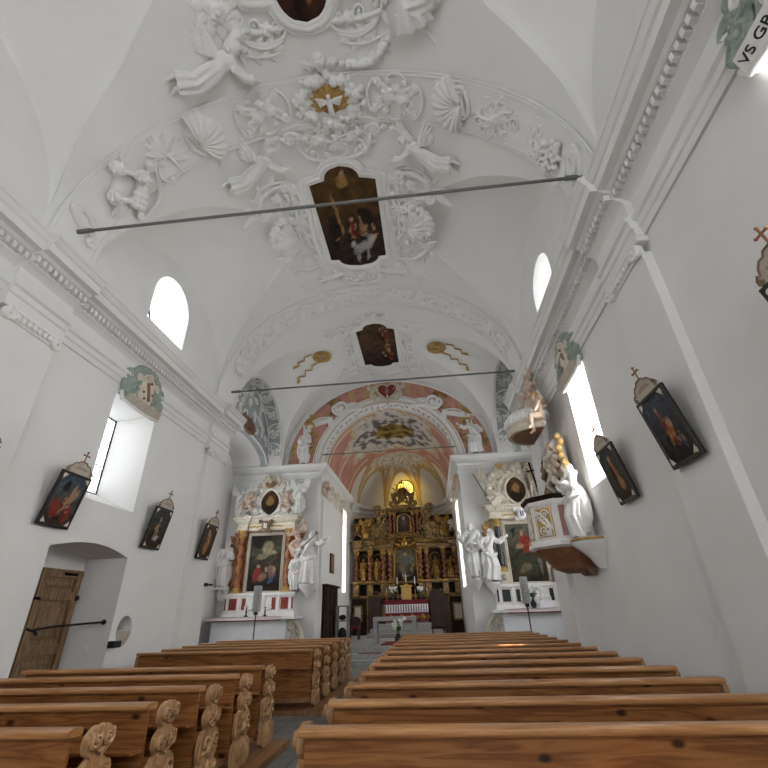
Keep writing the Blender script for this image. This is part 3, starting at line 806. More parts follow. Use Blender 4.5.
def clone(mb): r = MB(); r.v = list(mb.v); r.f = list(mb.f); return r
def scaled(mb, s): return clone(mb).xf(lambda a, b, h: (a*s, b*s, h*s))
def spun(mb, ang):
    c, s = cos(ang), sin(ang); return clone(mb).xf(lambda a, b, h: (a*c-b*s, a*s+b*c, h))
def turned(mb, ang):       # about the vertical b axis
    c, s = cos(ang), sin(ang); return clone(mb).xf(lambda a, b, h: (a*c+h*s, b, -a*s+h*c))
# a small stock of poses
FIG = {}
FIG['saint'] = figure(dict(rh=(.10, .66, .14), re=(.17, .62, .06), head=(.015, .925, .02)), ph=.4, beard=1, hair=1)
FIG['monk'] = figure(dict(lh=(-.22, .78, .12), le=(-.19, .66, .05), rh=(.06, .60, .14), re=(.15, .60, .06), head=(-.02, .925, .03), lk=(-.08, .28, .09)), ph=1.7, hair=2)
FIG['lady'] = figure(dict(lh=(-.03, .70, .15), rh=(.03, .70, .15), le=(-.15, .62, .06), re=(.15, .62, .06), lk=(-.05, .28, .09)), ph=2.6, hood=True)
FIG['striding'] = figure(dict(head=(.06, .92, .05), neck=(.03, .84, .02), rh=(.36, .83, .08), re=(.23, .74, .05), lh=(-.20, .60, .12), le=(-.20, .70, .0), lk=(-.10, .28, .02), rk=(.10, .29, .10), lf=(-.15, .03, -.03), rf=(.10, .03, .05), rt=(.14, .02, .11)), ph=.9, hair=2, wings=.0)
FIG['angel'] = figure(dict(rh=(.28, .80, .10), re=(.21, .68, .05), lh=(-.08, .62, .14), le=(-.17, .62, .04), lk=(-.07, .28, .07), rk=(.07, .29, .02)), ph=3.1, hair=2, wings=.52, wing_ang=(R(50), R(50)))
# reclining, flying: body laid along a
FIG['flying'] = figure(dict(head=(.40, .16, .06), neck=(.33, .10, .03), chest=(.24, .06, .04), waist=(.13, .02, .04), pel=(.04, 0, .04),
    ls=(.30, -.02, .09), rs=(.31, .15, .0), le=(.38, -.14, .10), lh=(.50, -.20, .09), re=(.43, .24, .02), rh=(.57, .26, .04),
    lk=(-.20, -.09, .08), rk=(-.18, .03, .05), lf=(-.43, -.02, .03), rf=(-.40, .10, .01), lt=(-.51, -.05, .02), rt=(-.49, .10, .01)), ph=.3, hair=2, wings=.46, wing_ang=(R(75), R(40)), mantle=False, fold=.12)
FIG['kneeling'] = figure(dict(head=(.10, .72, .08), neck=(.07, .64, .04), chest=(.04, .54, .03), waist=(.0, .43, .02), pel=(-.03, .34, 0),
    ls=(-.05, .61, .05), rs=(.15, .60, -.0), le=(-.04, .47, .12), lh=(.12, .50, .15), re=(.26, .52, .03), rh=(.36, .62, .06),
    lk=(.16, .24, .10), rk=(.14, .08, .02), lf=(.14, .03, .06), rf=(-.20, .04, -.02), lt=(.20, .02, .08), rt=(-.28, .03, -.02)), ph=2.2, hair=2, wings=.46, mantle=False, fold=.12)
CH = dict(neck=(0, .74, 0), head=(0, .86, .02), chest=(0, .62, .01), waist=(0, .50, 0), pel=(0, .40, 0), ls=(-.12, .70, 0), rs=(.12, .70, 0), le=(-.22, .60, .04), re=(.22, .60, .04), lh=(-.32, .70, .08), rh=(.30, .52, .10),
    lk=(-.12, .24, .12), rk=(.12, .22, .06), lf=(-.10, .04, .02), rf=(.14, .03, -.02), lt=(-.12, .01, .09), rt=(.17, .0, .05))
FIG['putto'] = figure(CH, robe=False, child=True, wings=.34, bare=True)
FIG['putto_sit'] = figure(dict(CH, lk=(-.16, .36, .24), rk=(.20, .34, .20), lf=(-.12, .12, .24), rf=(.22, .14, .12), lt=(-.14, .08, .32), rt=(.27, .10, .18), rh=(.34, .80, .06), re=(.24, .68, .03), lh=(-.26, .48, .12)), robe=False, child=True, wings=.34, bare=True)
for k in FIG: FIG[k] = decim(FIG[k], .5)
print('figures', {k: len(v.f) for k, v in FIG.items()})
# ------------------------------------------------------------------ pictures in the painters' manner (invented, generic compositions)
def picture(seed, bg, blobs, w=1., h=1., swirl=.05, folds=1.):
    def fn(u, v):
        n1 = fbm(u*3.1+seed, v*3.1*h/w, seed*.7); n2 = fbm(u*3.1, v*3.1*h/w+seed, 4+seed)
        uu, vv = u+swirl*n1, v+swirl*n2
        k = max(0, min(1, v+.18*n1)); i = min(len(bg)-2, int(k*(len(bg)-1))); c = mixc(bg[i], bg[i+1], k*(len(bg)-1)-i)
        q = 1+.55*fbm(u*7+seed, v*7*h/w, 9); c = tuple(a*max(.25, q) for a in c)
        for (x, y, rx, ry, a, col) in blobs:
            dx, dy = (uu-x), (vv-y); ca, sa = cos(a), sin(a)
            ex, ey = (dx*ca+dy*sa)/rx, (-dx*sa+dy*ca)/ry; d = math.hypot(ex, ey)
            m = 1-sstep(.72, 1.08, d)
            if m > 0:
                f = 1+folds*(.5*fbm(uu*13+seed+x*5, vv*13*h/w+y*5, 2)); c = mixc(c, tuple(max(.004, b*f) for b in col), m)
        return c
    return fn
SK, RD, BL, OC, WH, DK, GN, GY, OR = (.36, .22, .13), (.22, .035, .025), (.05, .085, .17), (.30, .17, .06), (.42, .40, .36), (.018, .013, .010), (.05, .065, .03), (.12, .12, .12), (.30, .12, .04)
def people(rnd, n, x0, x1, y0, y1, s, cols):
    out = []
    for _ in range(n):
        x, y = rnd.uniform(x0, x1), rnd.uniform(y0, y1); c = rnd.choice(cols); a = rnd.uniform(-.5, .5)
        out += [(x, y, s*.55, s*1.25, a, c), (x+s*.3*sin(a), y-s*.1, s*.35, s*.7, a+.7, tuple(v*.5 for v in c)), (x+a*s*.3, y+s*1.45, s*.28, s*.32*1., 0, SK), (x+s*.45, y+s*.55, s*.5, s*.16, a+.6, SK)]
    return out
def canvas_grid(hw, b0, b1, nu, nv):
    """a framed field, half width given as a function of b"""
    return lambda u, v: ((2*u-1)*hw(lerp(b0, b1, v)), lerp(b0, b1, v), .05)
def outline(hw, b0, b1, n=60):
    r = [(hw(lerp(b0, b1, k/n)), lerp(b0, b1, k/n)) for k in range(n+1)]
    return r+[(-a, b) for a, b in reversed(r)]
def shoulder(w, hb, top, bot):
    """half width: body +-w for |b|<hb, arched lobes (radius, drop) above and below"""
    def hw(b):
        if -hb <= b <= hb: return w
        r, e = top if b > 0 else bot
        q = min(1, (abs(b)-hb)/e)
        return max(.01, r*math.sqrt(max(0, 1-q*q)))
    return hw
def smooth_ring(pts, s):
    out = []
    for k in range(len(pts)):
        a, b = pts[k], pts[(k+1) % len(pts)]; d = math.hypot(a[0]-b[0], a[1]-b[1]); n = max(1, int(d/s))
        out += [(lerp(a[0], b[0], q/n), lerp(a[1], b[1], q/n)) for q in range(n)]
    return out
def ceiling_picture(y0, w, hb, top, bot, label, fn, nu=44, nv=90, fr=1.):
    hw = shoulder(w, hb, top, bot); b0, b1 = -hb-bot[1], hb+top[1]
    t = thing('ceiling_painting', vsurf(0, y0), label, 'painting', 'ceiling paintings in white stucco frames')
    g = MB().grid(canvas_grid(hw, b0, b1, nu, nv), nu, nv); uv = [(p[0]/(2*w)+.5, (p[1]-b0)/(b1-b0)) for p in g.v]
    on_vault(g, 0, y0)
    o = build('canvas', g, 'canvas', t, smooth=60)
    me = o.data; at = me.color_attributes.new('Paint', 'FLOAT_COLOR', 'POINT')
    at.data.foreach_set('color', np.array([fn(*q)+(1,) for q in uv], 'f').ravel())
    ring = smooth_ring(outline(hw, b0, b1), .06)
    m = MB()
    for off, hh, rr in ((.02, .06, .035), (.085, .05, .055), (.16, .03, .04)):
        n = len(ring); pts = []
        for k in range(n):
            p, q = ring[k-2], ring[(k+2) % n]; dx, dy = q[0]-p[0], q[1]-p[1]; l = math.hypot(dx, dy) or 1
            pts.append((ring[k][0]+dy/l*off, ring[k][1]-dx/l*off, hh))
        m.tube(pts+[pts[0]], rr*1.15, 8, 1., (0, 0, 1))
    on_vault(m, 0, y0); build('frame', m, 'stucco', t, smooth=60)
    return t
rn = random.Random(3)
ceiling_picture(1.75, .95, 1.4, (.45, .45), (.46, .46), 'round-ended brown ceiling painting cut by the top edge of the photo', picture(1.3, [(.03, .014, .010), (.10, .035, .02), (.05, .02, .014)], people(rn, 6, .2, .8, .05, .8, .10, [RD, OC, OR]), 1, 2))
ceiling_picture(8.02, .84, 1.32, (.44, .34), (.60, .36), 'tall dark ceiling painting with a white horse, crossed by the first tie rod',
    picture(2.1, [(.02, .012, .012), (.035, .022, .018), (.05, .03, .015), (.09, .05, .018), (.08, .045, .02)],
    people(rn, 5, .15, .85, .12, .35, .09, [RD, BL, DK])+[(.62, .22, .19, .075, .3, (.34, .33, .32)), (.78, .31, .07, .06, .6, WH), (.52, .13, .035, .09, .3, (.3, .29, .28)), (.70, .12, .03, .08, -.2, (.3, .29, .28)), (.47, .26, .06, .04, .2, WH), (.48, .88, .10, .06, 0, OC), (.5, .93, .05, .03, 0, SK), (.3, .56, .03, .22, .1, OC), (.75, .55, .12, .10, 0, DK), (.2, .45, .1, .12, 0, DK)]+people(rn, 3, .3, .7, .35, .5, .07, [RD, OC]), 1, 2))
ceiling_picture(14.27, .74, 1.3, (.46, .32), (.46, .28), 'small dark brown ceiling painting between the two gold strapwork ornaments',
    picture(5.2, [(.015, .010, .012), (.05, .025, .018), (.09, .05, .025), (.07, .04, .02)], people(rn, 5, .2, .8, .1, .75, .10, [RD, OC, DK, OR, GY]), 1, 2))

# ------------------------------------------------------------------ stucco on the vault
def relief(name, m, x, y, label, cat, rot=0., s=1., mirror=False, group=None, vox=.013, mat='stucco'):
    if vox: m = voxel(m, vox, 1, .4)
    hs = 1.05 if y < 9.5 or not vox else 1.45
    m.xf(lambda a, b, h: (a, b, h*hs+.014))
    if abs(y-YB) < .25 or abs(y-11.17) < .1: m.xf(lambda a, b, h: (a, b, h+.035/s))
    on_vault(m, x, y, rot, s, mirror)
    return solo(name, m, mat, label, cat, group, smooth=70)
YB = 4.94
# transverse bands (slightly raised, with rims)
for k, (a, b) in enumerate(((4.46, 5.42), (10.62, 11.72))):
    m = MB(); um = x2u(4.4)-.02
    n = 96
    for q in range(n):
        u0, u1 = lerp(-um, um, q/n), lerp(-um, um, (q+1)/n)
        m.add([vsurf(u0, a, .035), vsurf(u1, a, .035), vsurf(u1, b, .035), vsurf(u0, b, .035)], [(0, 1, 2, 3)])
    for y in (a, b):
        m.tube([vsurf(lerp(-um, um, q/n), y, .03) for q in range(n+1)], .02, 6)
        m.tube([vsurf(lerp(-um, um, q/n), y+(.06 if y == a else -.06), .04) for q in range(n+1)], .012, 6)
    struct('trim_%d' % (15+k), m, 'vault', smooth=60)
YB = 4.94
# first band, from the left springing to the right one
for s, nm in ((-1, 'left'), (1, 'right')):
    m = MB(); cscroll(m, (-.18, -.36), (.16, .34), .25*s, .05, .11, .09); leaf(m, 0, -.1, PI/2, .5, .13); leaf(m, .1, -.25, R(60), .35, .09); band(m, [(-.18, -.36), (0, -.1), (.16, .34)], .05)
    relief('stucco_foot_scroll', m, s*4.33, YB-.03, 'white stucco scroll at the %s foot of the first vault band by the rod' % nm, 'stucco scroll', s=.9, mirror=s > 0)
m = MB()
for x, y in ((-.25, .22), (.18, .26), (.22, -.16)): cherub(m, x, y, .12, .02)
for k in range(9): m.ball((-.25+.09*(k % 3), -.14-.08*(k//3), .05), .07, 8, 6)
cscroll(m, (-.42, -.38), (.42, -.34), -.25, .035, .06); band(m, [(-.25, .2), (.2, .22), (.2, -.15), (-.2, -.2), (-.25, .2)], .06, taper_=0)
relief('stucco_cherub_cluster', m, -3.86, YB+.06, 'white stucco cluster of winged cherub heads low on the left of the first band', 'stucco cherubs', R(35), s=1.2)
m = MB()
band(m, [(0, -.42), (.02, 0), (-.02, .40)], .035); band(m, [(-.32, .16), (.05, -.02), (.32, -.18)], .03); m.ball((-.34, .17, .04), .07)
for a in (40, 75, 110, 140): leaf(m, 0, .05, R(a), .36, .08)
for a in (-60, -30, 0, 20): leaf(m, .05, -.08, R(a), .34, .07, curl=.2)
cscroll(m, (-.3, -.36), (-.2, .0), .3, .025, .06); leaf(m, -.2, -.02, R(10), .25, .06)
relief('stucco_trophy', m, -3.2, YB+.02, 'white stucco trophy of crossed torch and staff with leaves, left of the left shell', 'stucco trophy', R(18), s=1.12)
for s, x in ((-1, -2.45), (1, 2.5)):
    m = MB(); shell(m, -.28, 0, .62, 0, R(150), 9, .34); cscroll(m, (-.36, -.26), (-.36, .26), .12, .05, .10); cscroll(m, (-.18, .36), (.22, .42), -.2, .03, .05); cscroll(m, (-.18, -.36), (.22, -.42), .2, .03, .05)
    band(m, [(-.3, -.2), (-.3, .2)], .07); band(m, [(-.3, .2), (-.16, .4), (.2, .42)], .03, taper_=.2); band(m, [(-.3, -.2), (-.16, -.4), (.2, -.42)], .03, taper_=.2)
    relief('stucco_shell', m, x, YB, 'large white stucco scallop shell on the %s of the first band, opening to the middle' % ('left', 'right')[s > 0], 'stucco shell', R(18) if s < 0 else R(16), s=.92, mirror=s > 0)
for s, x in ((-1, -1.3), (1, 1.45)):
    m = MB(); rose(m, -.14, .0, .17, .03); rose(m, .17, -.02, .15, .03); rose(m, .02, .17, .11, .03)
    cscroll(m, (-.50, -.30), (-.46, .28), .16, .036, .09); cscroll(m, (.50, -.30), (.46, .28), -.16, .036, .09)
    cscroll(m, (-.20, .34), (.20, .34), .25, .03, .06); cscroll(m, (-.20, -.34), (.20, -.34), -.25, .03, .06); band(m, [(-.5, .2), (0, .1), (.5, .2)], .03, -.01); band(m, [(-.5, -.2), (0, -.1), (.5, -.2)], .03, -.01)
    band(m, curve2((-.4, -.3), (.4, .3), .0), .05, -.01); band(m, curve2((-.4, .3), (.4, -.3), .0), .05, -.01)
    for a in (20, 60, 120, 160, -20, -60, -120, -160): leaf(m, .25*cos(R(a)), .2*sin(R(a)), R(a), .2, .06)
    relief('stucco_rose_cartouche', m, x, YB-.02, 'white stucco cartouche of roses and scrolls just %s of the golden dove' % ('left', 'right')[s > 0], 'stucco cartouche', R(8)*-s)
m = MB()
for k in range(26):
    a = 2*PI*k/26; r = .47+.05*sin(k*2.3); m.ball((r*1.15*cos(a), r*sin(a)*.92, .02), .09+.025*sin(k*1.7), 9, 6)
    m.ball((r*1.42*cos(a+.1), r*sin(a+.1)*1.05, .01), .07+.02*sin(k*1.1), 8, 6)
relief('stucco_cloud_wreath', m, .1, YB, 'white stucco wreath of clouds round the golden dove', 'stucco clouds')
t = thing('dove_of_glory', vsurf(.1, YB, .04), 'white dove on a small golden sunburst in the middle of the first band', 'dove')
m = MB()
for k in range(22):
    a = PI*(-.15+1.3*k/21); r = .40 if k % 2 else .34
    m.tube([(.06*cos(a), .06*sin(a)-.06, .03), (.25*cos(a), .25*sin(a)-.04, .05), (r*cos(a), r*sin(a)*.9-.02, .02)], [.03, .045, .028], 6)
m.lathe([(.30, .0), (.30, .03), (.1, .05)], 24, (0, -.02, 0))
on_vault(m, .1, YB); build('sunburst', m, 'ochre_gold', t, smooth=60)
m = MB(); m.tube([(0, .08, .1), (0, 0, .12), (0, -.12, .11), (0, -.26, .07)], [.035, .06, .06, .075], 8); m.ball((0, .12, .12), .045)
for s in (-1, 1):
    for k in range(5): m.tube([(s*.03, .02, .11), (s*.15, .06-.02*k, .12), (s*(.30-.02*k), .10-.045*k, .10)], [.03, .035, .012], 6)
build('dove', on_vault(voxel(m, .01, 1), .1, YB), 'statue', t, smooth=70)
m = MB()
for a, l in ((10, .5), (50, .42), (95, .45), (140, .4), (190, .5), (230, .4), (270, .44), (320, .4)): acanthus(m, curve2((0, 0), (l*cos(R(a)), l*sin(R(a))), .2), .07)
volute(m, .35, .2, .1); volute(m, -.3, -.22, .1, -1); rose(m, 0, 0, .12, .03)
relief('stucco_leaf_scroll', m, 3.3, YB+.05, 'white stucco sprays of leaves and volutes right of the right shell', 'stucco leaves', R(-20), s=1.0)
m = MB()
for k in range(22):
    r = .05*math.sqrt(k); a = k*2.4; m.ball((.15+r*cos(a), .05+r*sin(a)*1.3, .05), .055, 8, 6)
for a in (150, 185, 215, 245): acanthus(m, curve2((0, 0), (.45*cos(R(a)), .42*sin(R(a))), .25), .06)
for k in range(5): band(m, curve2((.3, -.42+.02*k), (.55-.06*k, .30), -.2-.05*k), .03)
relief('stucco_grapes', m, 4.03, YB+.08, 'white stucco bunch of grapes with leaves low on the right of the first band', 'stucco grapes', R(-30), s=1.1)
# angels of the vault
for key, x, y, rot, s, mir, lab in (('flying', -1.95, 3.98, R(2), 1.55, False, 'white stucco angel flying to the right under the topmost ceiling painting'),
        ('kneeling', 1.85, 3.75, R(-35), 1.55, True, 'white stucco angel in pleated robe tumbling right of the topmost ceiling painting'),
        ('flying', -1.92, 6.05, R(14), 1.45, False, 'white stucco angel reaching to the upper left corner of the tall ceiling painting'),
        ('flying', 2.05, 6.12, R(-14), 1.45, True, 'white stucco angel reaching to the upper right corner of the tall ceiling painting')):
    relief('stucco_angel', clone(FIG[key]), x, y, lab, 'stucco angel', rot, s, mir, vox=0)
# round the topmost picture
for s, nm in ((-1, 'left'), (1, 'right')):
    m = MB(); cscroll(m, (-.5, .25), (.35, -.05), -.2, .036, .12, .15); acanthus(m, curve2((-.5, .2), (.35, -.1), -.2, 14), .12); acanthus(m, curve2((-.5, -.15), (.3, -.25), -.1), .09); rose(m, .1, .12, .13, .03); volute(m, .42, .22, .14, -1); volute(m, -.1, .2, .1); band(m, [(-.5, .2), (-.1, .1), (.4, .1)], .05, taper_=.1); leaf(m, -.2, 0, R(-90), .35, .09)
    relief('stucco_volutes', m, s*.85, 3.72, 'white stucco volutes under the %s shoulder of the topmost ceiling painting' % nm, 'stucco scroll', mirror=s > 0)
    m = MB(); rose(m, 0, 0, .24)
    for a in range(0, 360, 36): leaf(m, .16*cos(R(a)), .16*sin(R(a)), R(a+20), .26, .09)
    relief('stucco_leaf_wreath', m, s*1.45, 3.2 if s < 0 else 3.05, 'white stucco wreath of curling leaves %s of the topmost ceiling painting' % nm, 'stucco leaves', s=1.05)
m = MB(); cherub(m, 0, .02, .13); rose(m, -.26, -.05, .12); rose(m, .25, -.05, .12)
relief('stucco_cherub', m, .05, 4.22, 'white stucco cherub head with roses between the topmost painting and the golden dove', 'stucco cherub')
m = MB()
for k in range(10):
    t_ = k/9; m.ball((-.5+t_, -.18*sin(PI*t_), .03), .06+.03*sin(PI*t_), 8, 6)
    leaf(m, -.5+t_, -.18*sin(PI*t_), R(60 if k % 2 else -70), .17, .06)
relief('stucco_festoon', m, .95, 4.12, 'white stucco festoon hanging between the cherub head and the tumbling angel', 'stucco garland', R(20))
# round the tall picture
for s, nm in ((-1, 'left'), (1, 'right')):
    m = MB()
    acanthus(m, curve2((.65, -.35), (-.15, .30), .25, 14), .11, L=.26); volute(m, -.22, .30, .16, 1, 0, 1.6, .05)
    for k in range(7): leaf(m, .5-.13*k, -.12+.08*k, R(70+8*k), .24, .08)
    band(m, curve2((.65, -.35), (-.15, .30), .25, 14), .05)
    relief('stucco_crest_leaves', m, s*.72, 5.88, 'white stucco crest of feathery leaves over the %s shoulder of the tall ceiling painting' % nm, 'stucco leaves', mirror=s > 0, s=.95)
    m = MB(); cscroll(m, (.05, .95), (-.05, -.15), .18, .055, .15, .13); cscroll(m, (-.05, -.2), (.12, -1.15), -.18, .05, .12, .16)
    acanthus(m, curve2((-.1, .9), (-.15, -.9), .12, 16), .09)
    for y in (.65, .2, -.35, -.75): rose(m, -.14, y, .10, .02)
    band(m, [(0, .95), (-.04, 0), (.05, -1.1)], .05, taper_=.1)
    relief('stucco_side_scrolls', m, s*1.3, 7.55, 'tall white stucco scrolls along the %s side of the tall ceiling painting' % nm, 'stucco scroll', mirror=s > 0)
    m = MB(); shell(m, .14, 0, .52, PI, R(170), 8, .3)
    for k in range(13):
        a = PI+R(-92+184*k/12); m.ball((.14+.60*cos(a), .60*sin(a), .02), .09+.02*sin(k*2.1), 8, 6); leaf(m, .14+.56*cos(a), .56*sin(a), a+.5, .2, .08)
    cscroll(m, (.2, -.2), (.2, .2), .2, .05, .09)
    relief('stucco_frilled_shell', m, s*1.66, 8.15, 'white stucco shell with frilled border %s of the tall ceiling painting' % nm, 'stucco shell', mirror=s > 0)
    m = MB(); cscroll(m, (.9, .1), (.1, .12), .18, .05, .11, .13)
    for a in (165, 185, 205, 225): leaf(m, -.05, -.02, R(a), .62, .055, .05, curl=.15)
    acanthus(m, curve2((.85, -.05), (-.05, -.1), -.15, 14), .10); rose(m, .45, -.12, .13, .02); rose(m, .75, -.2, .11, .02); band(m, [(.9, .05), (.4, -.02), (-.05, -.02)], .07, taper_=.1); volute(m, .15, -.24, .10)
    relief('stucco_corner_spray', m, s*1.35, 9.95, 'white stucco spray of pointed leaves below the tall ceiling painting, %s corner' % nm, 'stucco leaves', mirror=s > 0)
m = MB(); rose(m, 0, .15, .17, .03); cscroll(m, (-.62, -.12), (.62, -.12), -.12, .045, .10); acanthus(m, curve2((0, .1), (-.6, .05), .2), .08); acanthus(m, curve2((0, .1), (.6, .05), -.2), .08); shell(m, 0, -.18, .2, -PI/2, R(180), 7)
relief('stucco_bottom_cartouche', m, 0, 10.22, 'white stucco rose and scrolls right under the tall ceiling painting', 'stucco cartouche')
m = MB()
for x, r in ((-.36, .17), (.02, .13), (.38, .16)): rose(m, x, .05, r, .03)
cscroll(m, (-.62, -.1), (-.05, -.05), .15, .045, .10); cscroll(m, (.62, -.1), (.05, -.05), -.15, .045, .10); acanthus(m, curve2((-.6, .2), (.6, .2), .1, 12), .07)
relief('stucco_head_roses', m, .05, 5.78, 'white stucco roses and scrolls crowning the arched top of the tall ceiling painting', 'stucco cartouche')
for s, nm in ((-1, 'left'), (1, 'right')):
    m = MB(); band(m, [(0, 1.25), (.04, .4), (-.04, -.4), (0, -1.35)], .07, taper_=.1)
    for k in range(15):
        b = 1.2-.18*k; leaf(m, 0, b, PI/2-s*0+(1 if k % 2 else -1)*1.05, .26, .09, .07); (rose if k % 3 == 0 else flower)(m, .04*(1 if k % 2 else -1), b-.09, .09, h=.03)
    relief('stucco_leaf_border', m, s*1.06, 7.95, 'white stucco border of leaves close along the %s frame of the tall ceiling painting' % nm, 'stucco leaves', mirror=s > 0)
    m = MB(); cscroll(m, (-.5, -.2), (.55, .3), .22, .06, .15, .13); acanthus(m, curve2((-.55, -.1), (.5, .4), .25, 14), .11); acanthus(m, curve2((-.4, -.3), (.55, .1), -.2, 14), .10); rose(m, .1, .05, .15, .04); flower(m, -.3, .12, .12, h=.03); leaf(m, -.5, -.2, R(200), .45, .1); leaf(m, -.45, -.05, R(165), .4, .09)
    relief('stucco_wing_scroll', m, s*1.75, 6.95, 'white stucco scroll between the reaching angel and the frilled shell, %s side' % nm, 'stucco scroll', mirror=s > 0)
    m = MB(); cscroll(m, (-.45, .25), (.5, -.25), -.2, .06, .14, .15); acanthus(m, curve2((-.5, .1), (.5, -.35), -.2, 14), .11); rose(m, .12, .08, .14, .04); flower(m, -.28, -.12, .12, h=.03); flower(m, .42, .12, .11, h=.03); leaf(m, -.4, .3, R(140), .4, .1)
    relief('stucco_wing_scroll', m, s*1.6, 9.15, 'white stucco scroll with flowers below the frilled shell, %s side' % nm, 'stucco scroll', mirror=s > 0)
    m = MB(); band(m, [(0, 1.1), (.04, .3), (-.04, -.4), (0, -1.2)], .06, taper_=.1)
    for k in range(13):
        b = 1.05-.18*k; leaf(m, 0, b, (1 if k % 2 else -1)*1.05+PI/2, .24, .08, .07); flower(m, .04*(1 if k % 2 else -1), b-.09, .08, h=.03)
    relief('stucco_leaf_border', m, s*.95, 14.3, 'white stucco border of leaves close along the %s frame of the small ceiling painting' % nm, 'stucco leaves', mirror=s > 0)
    m = MB(); cscroll(m, (-.4, .2), (.5, -.1), -.2, .05, .12, .12); acanthus(m, curve2((-.5, .05), (.5, -.2), -.2, 12), .09); rose(m, .1, -.1, .13, .03); leaf(m, -.35, -.1, R(190), .4, .09)
    relief('stucco_wing_scroll', m, s*1.3, 15.85, 'white stucco scroll by the lower %s corner of the small ceiling painting' % nm, 'stucco scroll', mirror=s > 0)
    m = MB(); acanthus(m, curve2((-.7, .1), (.5, .05), .2, 14), .11); flower(m, 0, 0, .15, h=.04); flower(m, -.4, .05, .12, h=.03); volute(m, .45, .0, .15, 1, 0, 1.5, .045)
    relief('stucco_upper_scroll', m, s*.62, 6.15 if False else 5.62, 'white stucco leaf scroll right above the crest, %s of the roses over the tall painting' % nm, 'stucco scroll', mirror=s > 0, s=.9)
# second band: one long garland of flowers and leaves
m = MB(); um = x2u(4.2); rg = random.Random(5)
band(m, [(lerp(-um, um, k/120), .17*sin(k*.75), 0) for k in range(121)], .04, taper_=0)
band(m, [(lerp(-um, um, k/120), -.17*sin(k*.75), 0) for k in range(121)], .04, taper_=0)
for k in range(62):
    a = lerp(-um, um, (k+.5)/62); b = (.20 if k % 2 else -.20)+.05*sin(k*1.35)
    (rose if k % 3 == 0 else flower)(m, a, b, .14+.04*rg.random(), h=.02)
    leaf(m, a, b, rg.uniform(0, 6.28), .30, .09, h=.02, curl=rg.uniform(-.3, .3)); leaf(m, a+.08, -b*.9, rg.uniform(0, 6.28), .30, .09, h=.02, curl=rg.uniform(-.3, .3))
    leaf(m, a-.05, -b*.2, rg.uniform(0, 6.28), .24, .07, h=.02); volute(m, a, -b*1.25, .09, 1 if k % 4 == 1 else -1, rg.random()*6, 1.2)
m = voxel(m, .015, 1, .35); on_vault(m.xf(lambda a, b, h: (a, b, h*.95+.04)), 0, 11.17)
solo('stucco_garland', m, 'stucco', 'long white stucco garland of flowers and leaves filling the second vault band', 'stucco garland', smooth=70)
# round the small picture
for s, nm in ((-1, 'left'), (1, 'right')):
    m = MB(); cscroll(m, (.1, .85), (.0, -.3), .2, .055, .14, .12); cscroll(m, (.0, -.35), (.1, -1.2), -.2, .05, .11, .14)
    for y in (.5, .05, -.55, -.9): rose(m, -.12, y, .11, .02)
    acanthus(m, curve2((0, .8), (0, -1.1), .2, 16), .09); band(m, [(.05, .85), (0, 0), (.05, -1.2)], .05, taper_=.1)
    relief('stucco_side_scrolls', m, s*1.12, 14.35, 'white stucco scrolls along the %s side of the small ceiling painting' % nm, 'stucco scroll', mirror=s > 0)
    m = MB()
    for a in (150, 170, 190, 215): leaf(m, 0, 0, R(a), .62, .06, .05, curl=.12)
    cscroll(m, (.7, -.05), (.0, .05), .2, .05, .10); rose(m, .35, -.1, .13, .02); volute(m, .1, -.2, .12); acanthus(m, curve2((.7, .15), (0, .1), .2), .09); band(m, [(.7, 0), (0, 0)], .06)
    relief('stucco_corner_spray', m, s*1.25, 12.75, 'white stucco spray of leaves over the %s shoulder of the small ceiling painting' % nm, 'stucco leaves', mirror=s > 0)
m = MB(); cherub(m, 0, .1, .15); rose(m, -.34, -.02, .13); rose(m, .34, -.02, .13); acanthus(m, curve2((0, 0), (-.7, 0), .15), .09); acanthus(m, curve2((0, 0), (.7, 0), -.15), .09)
relief('stucco_cherub', m, .05, 12.32, 'white stucco cherub head crowning the small ceiling painting', 'stucco cherub')
m = MB(); shell(m, 0, 0, .3, -PI/2, R(180), 7); cscroll(m, (-.75, .1), (.75, .1), -.1, .05, .12); rose(m, -.5, -.1, .14); rose(m, .5, -.1, .14); leaf(m, -.2, -.1, R(200), .5, .1); leaf(m, .2, -.1, R(-20), .5, .1)
relief('stucco_shell_tail', m, .05, 16.35, 'white stucco shell with scrolls under the small ceiling painting, above the choir arch', 'stucco shell')
# gilt strapwork
for s, nm in ((-1, 'left'), (1, 'right')):
    m = MB()
    for k in range(4):
        m.tube([((.30-.05*k)*cos(2*PI*q/20+k)*(1+.15*(k % 2)), (.34-.06*k)*sin(2*PI*q/20+k), .03+.01*k) for q in range(21)], .024, 6)
    for a in (.3, 1.3, 2.4): m.tube([(-.3*cos(a), -.33*sin(a), .04), (.05, .03*a, .07), (.3*cos(a), .33*sin(a), .04)], .02, 6)
    m.tube([(-.3, .25, .03), (-.55, .2, .03), (-.6, .02, .03), (-.8, .05, .03), (-.82, -.15, .03), (-1.02, -.08, .03)], [.028]*5+[.06], 6)
    m.tube([(-.15, -.3, .03), (-.45, -.42, .03), (-.5, -.62, .03), (-.72, -.55, .03), (-.78, -.78, .03), (-1.0, -.68, .03), (-1.05, -.9, .03)], [.028]*6+[.06], 6)
    def cap(a, b, h, s=s):
        x, y = s*(2.25-(a*1.15)*-1 if False else 2.25-a*1.15), 14.2-b*1.15; w = wcap(x, 2.4); q = (y-14.25)/w; zm = vmain(x)
        return (x, y, zm+(ridge(x)-zm)*math.sqrt(max(0, 1-q*q))-h*1.15-.01)
    solo('gilt_strapwork', m.xf(cap), 'ochre_gold', 'gilded coil of strapwork with zigzag ribbons %s of the small ceiling painting' % nm, 'gilt ornament', smooth=60)
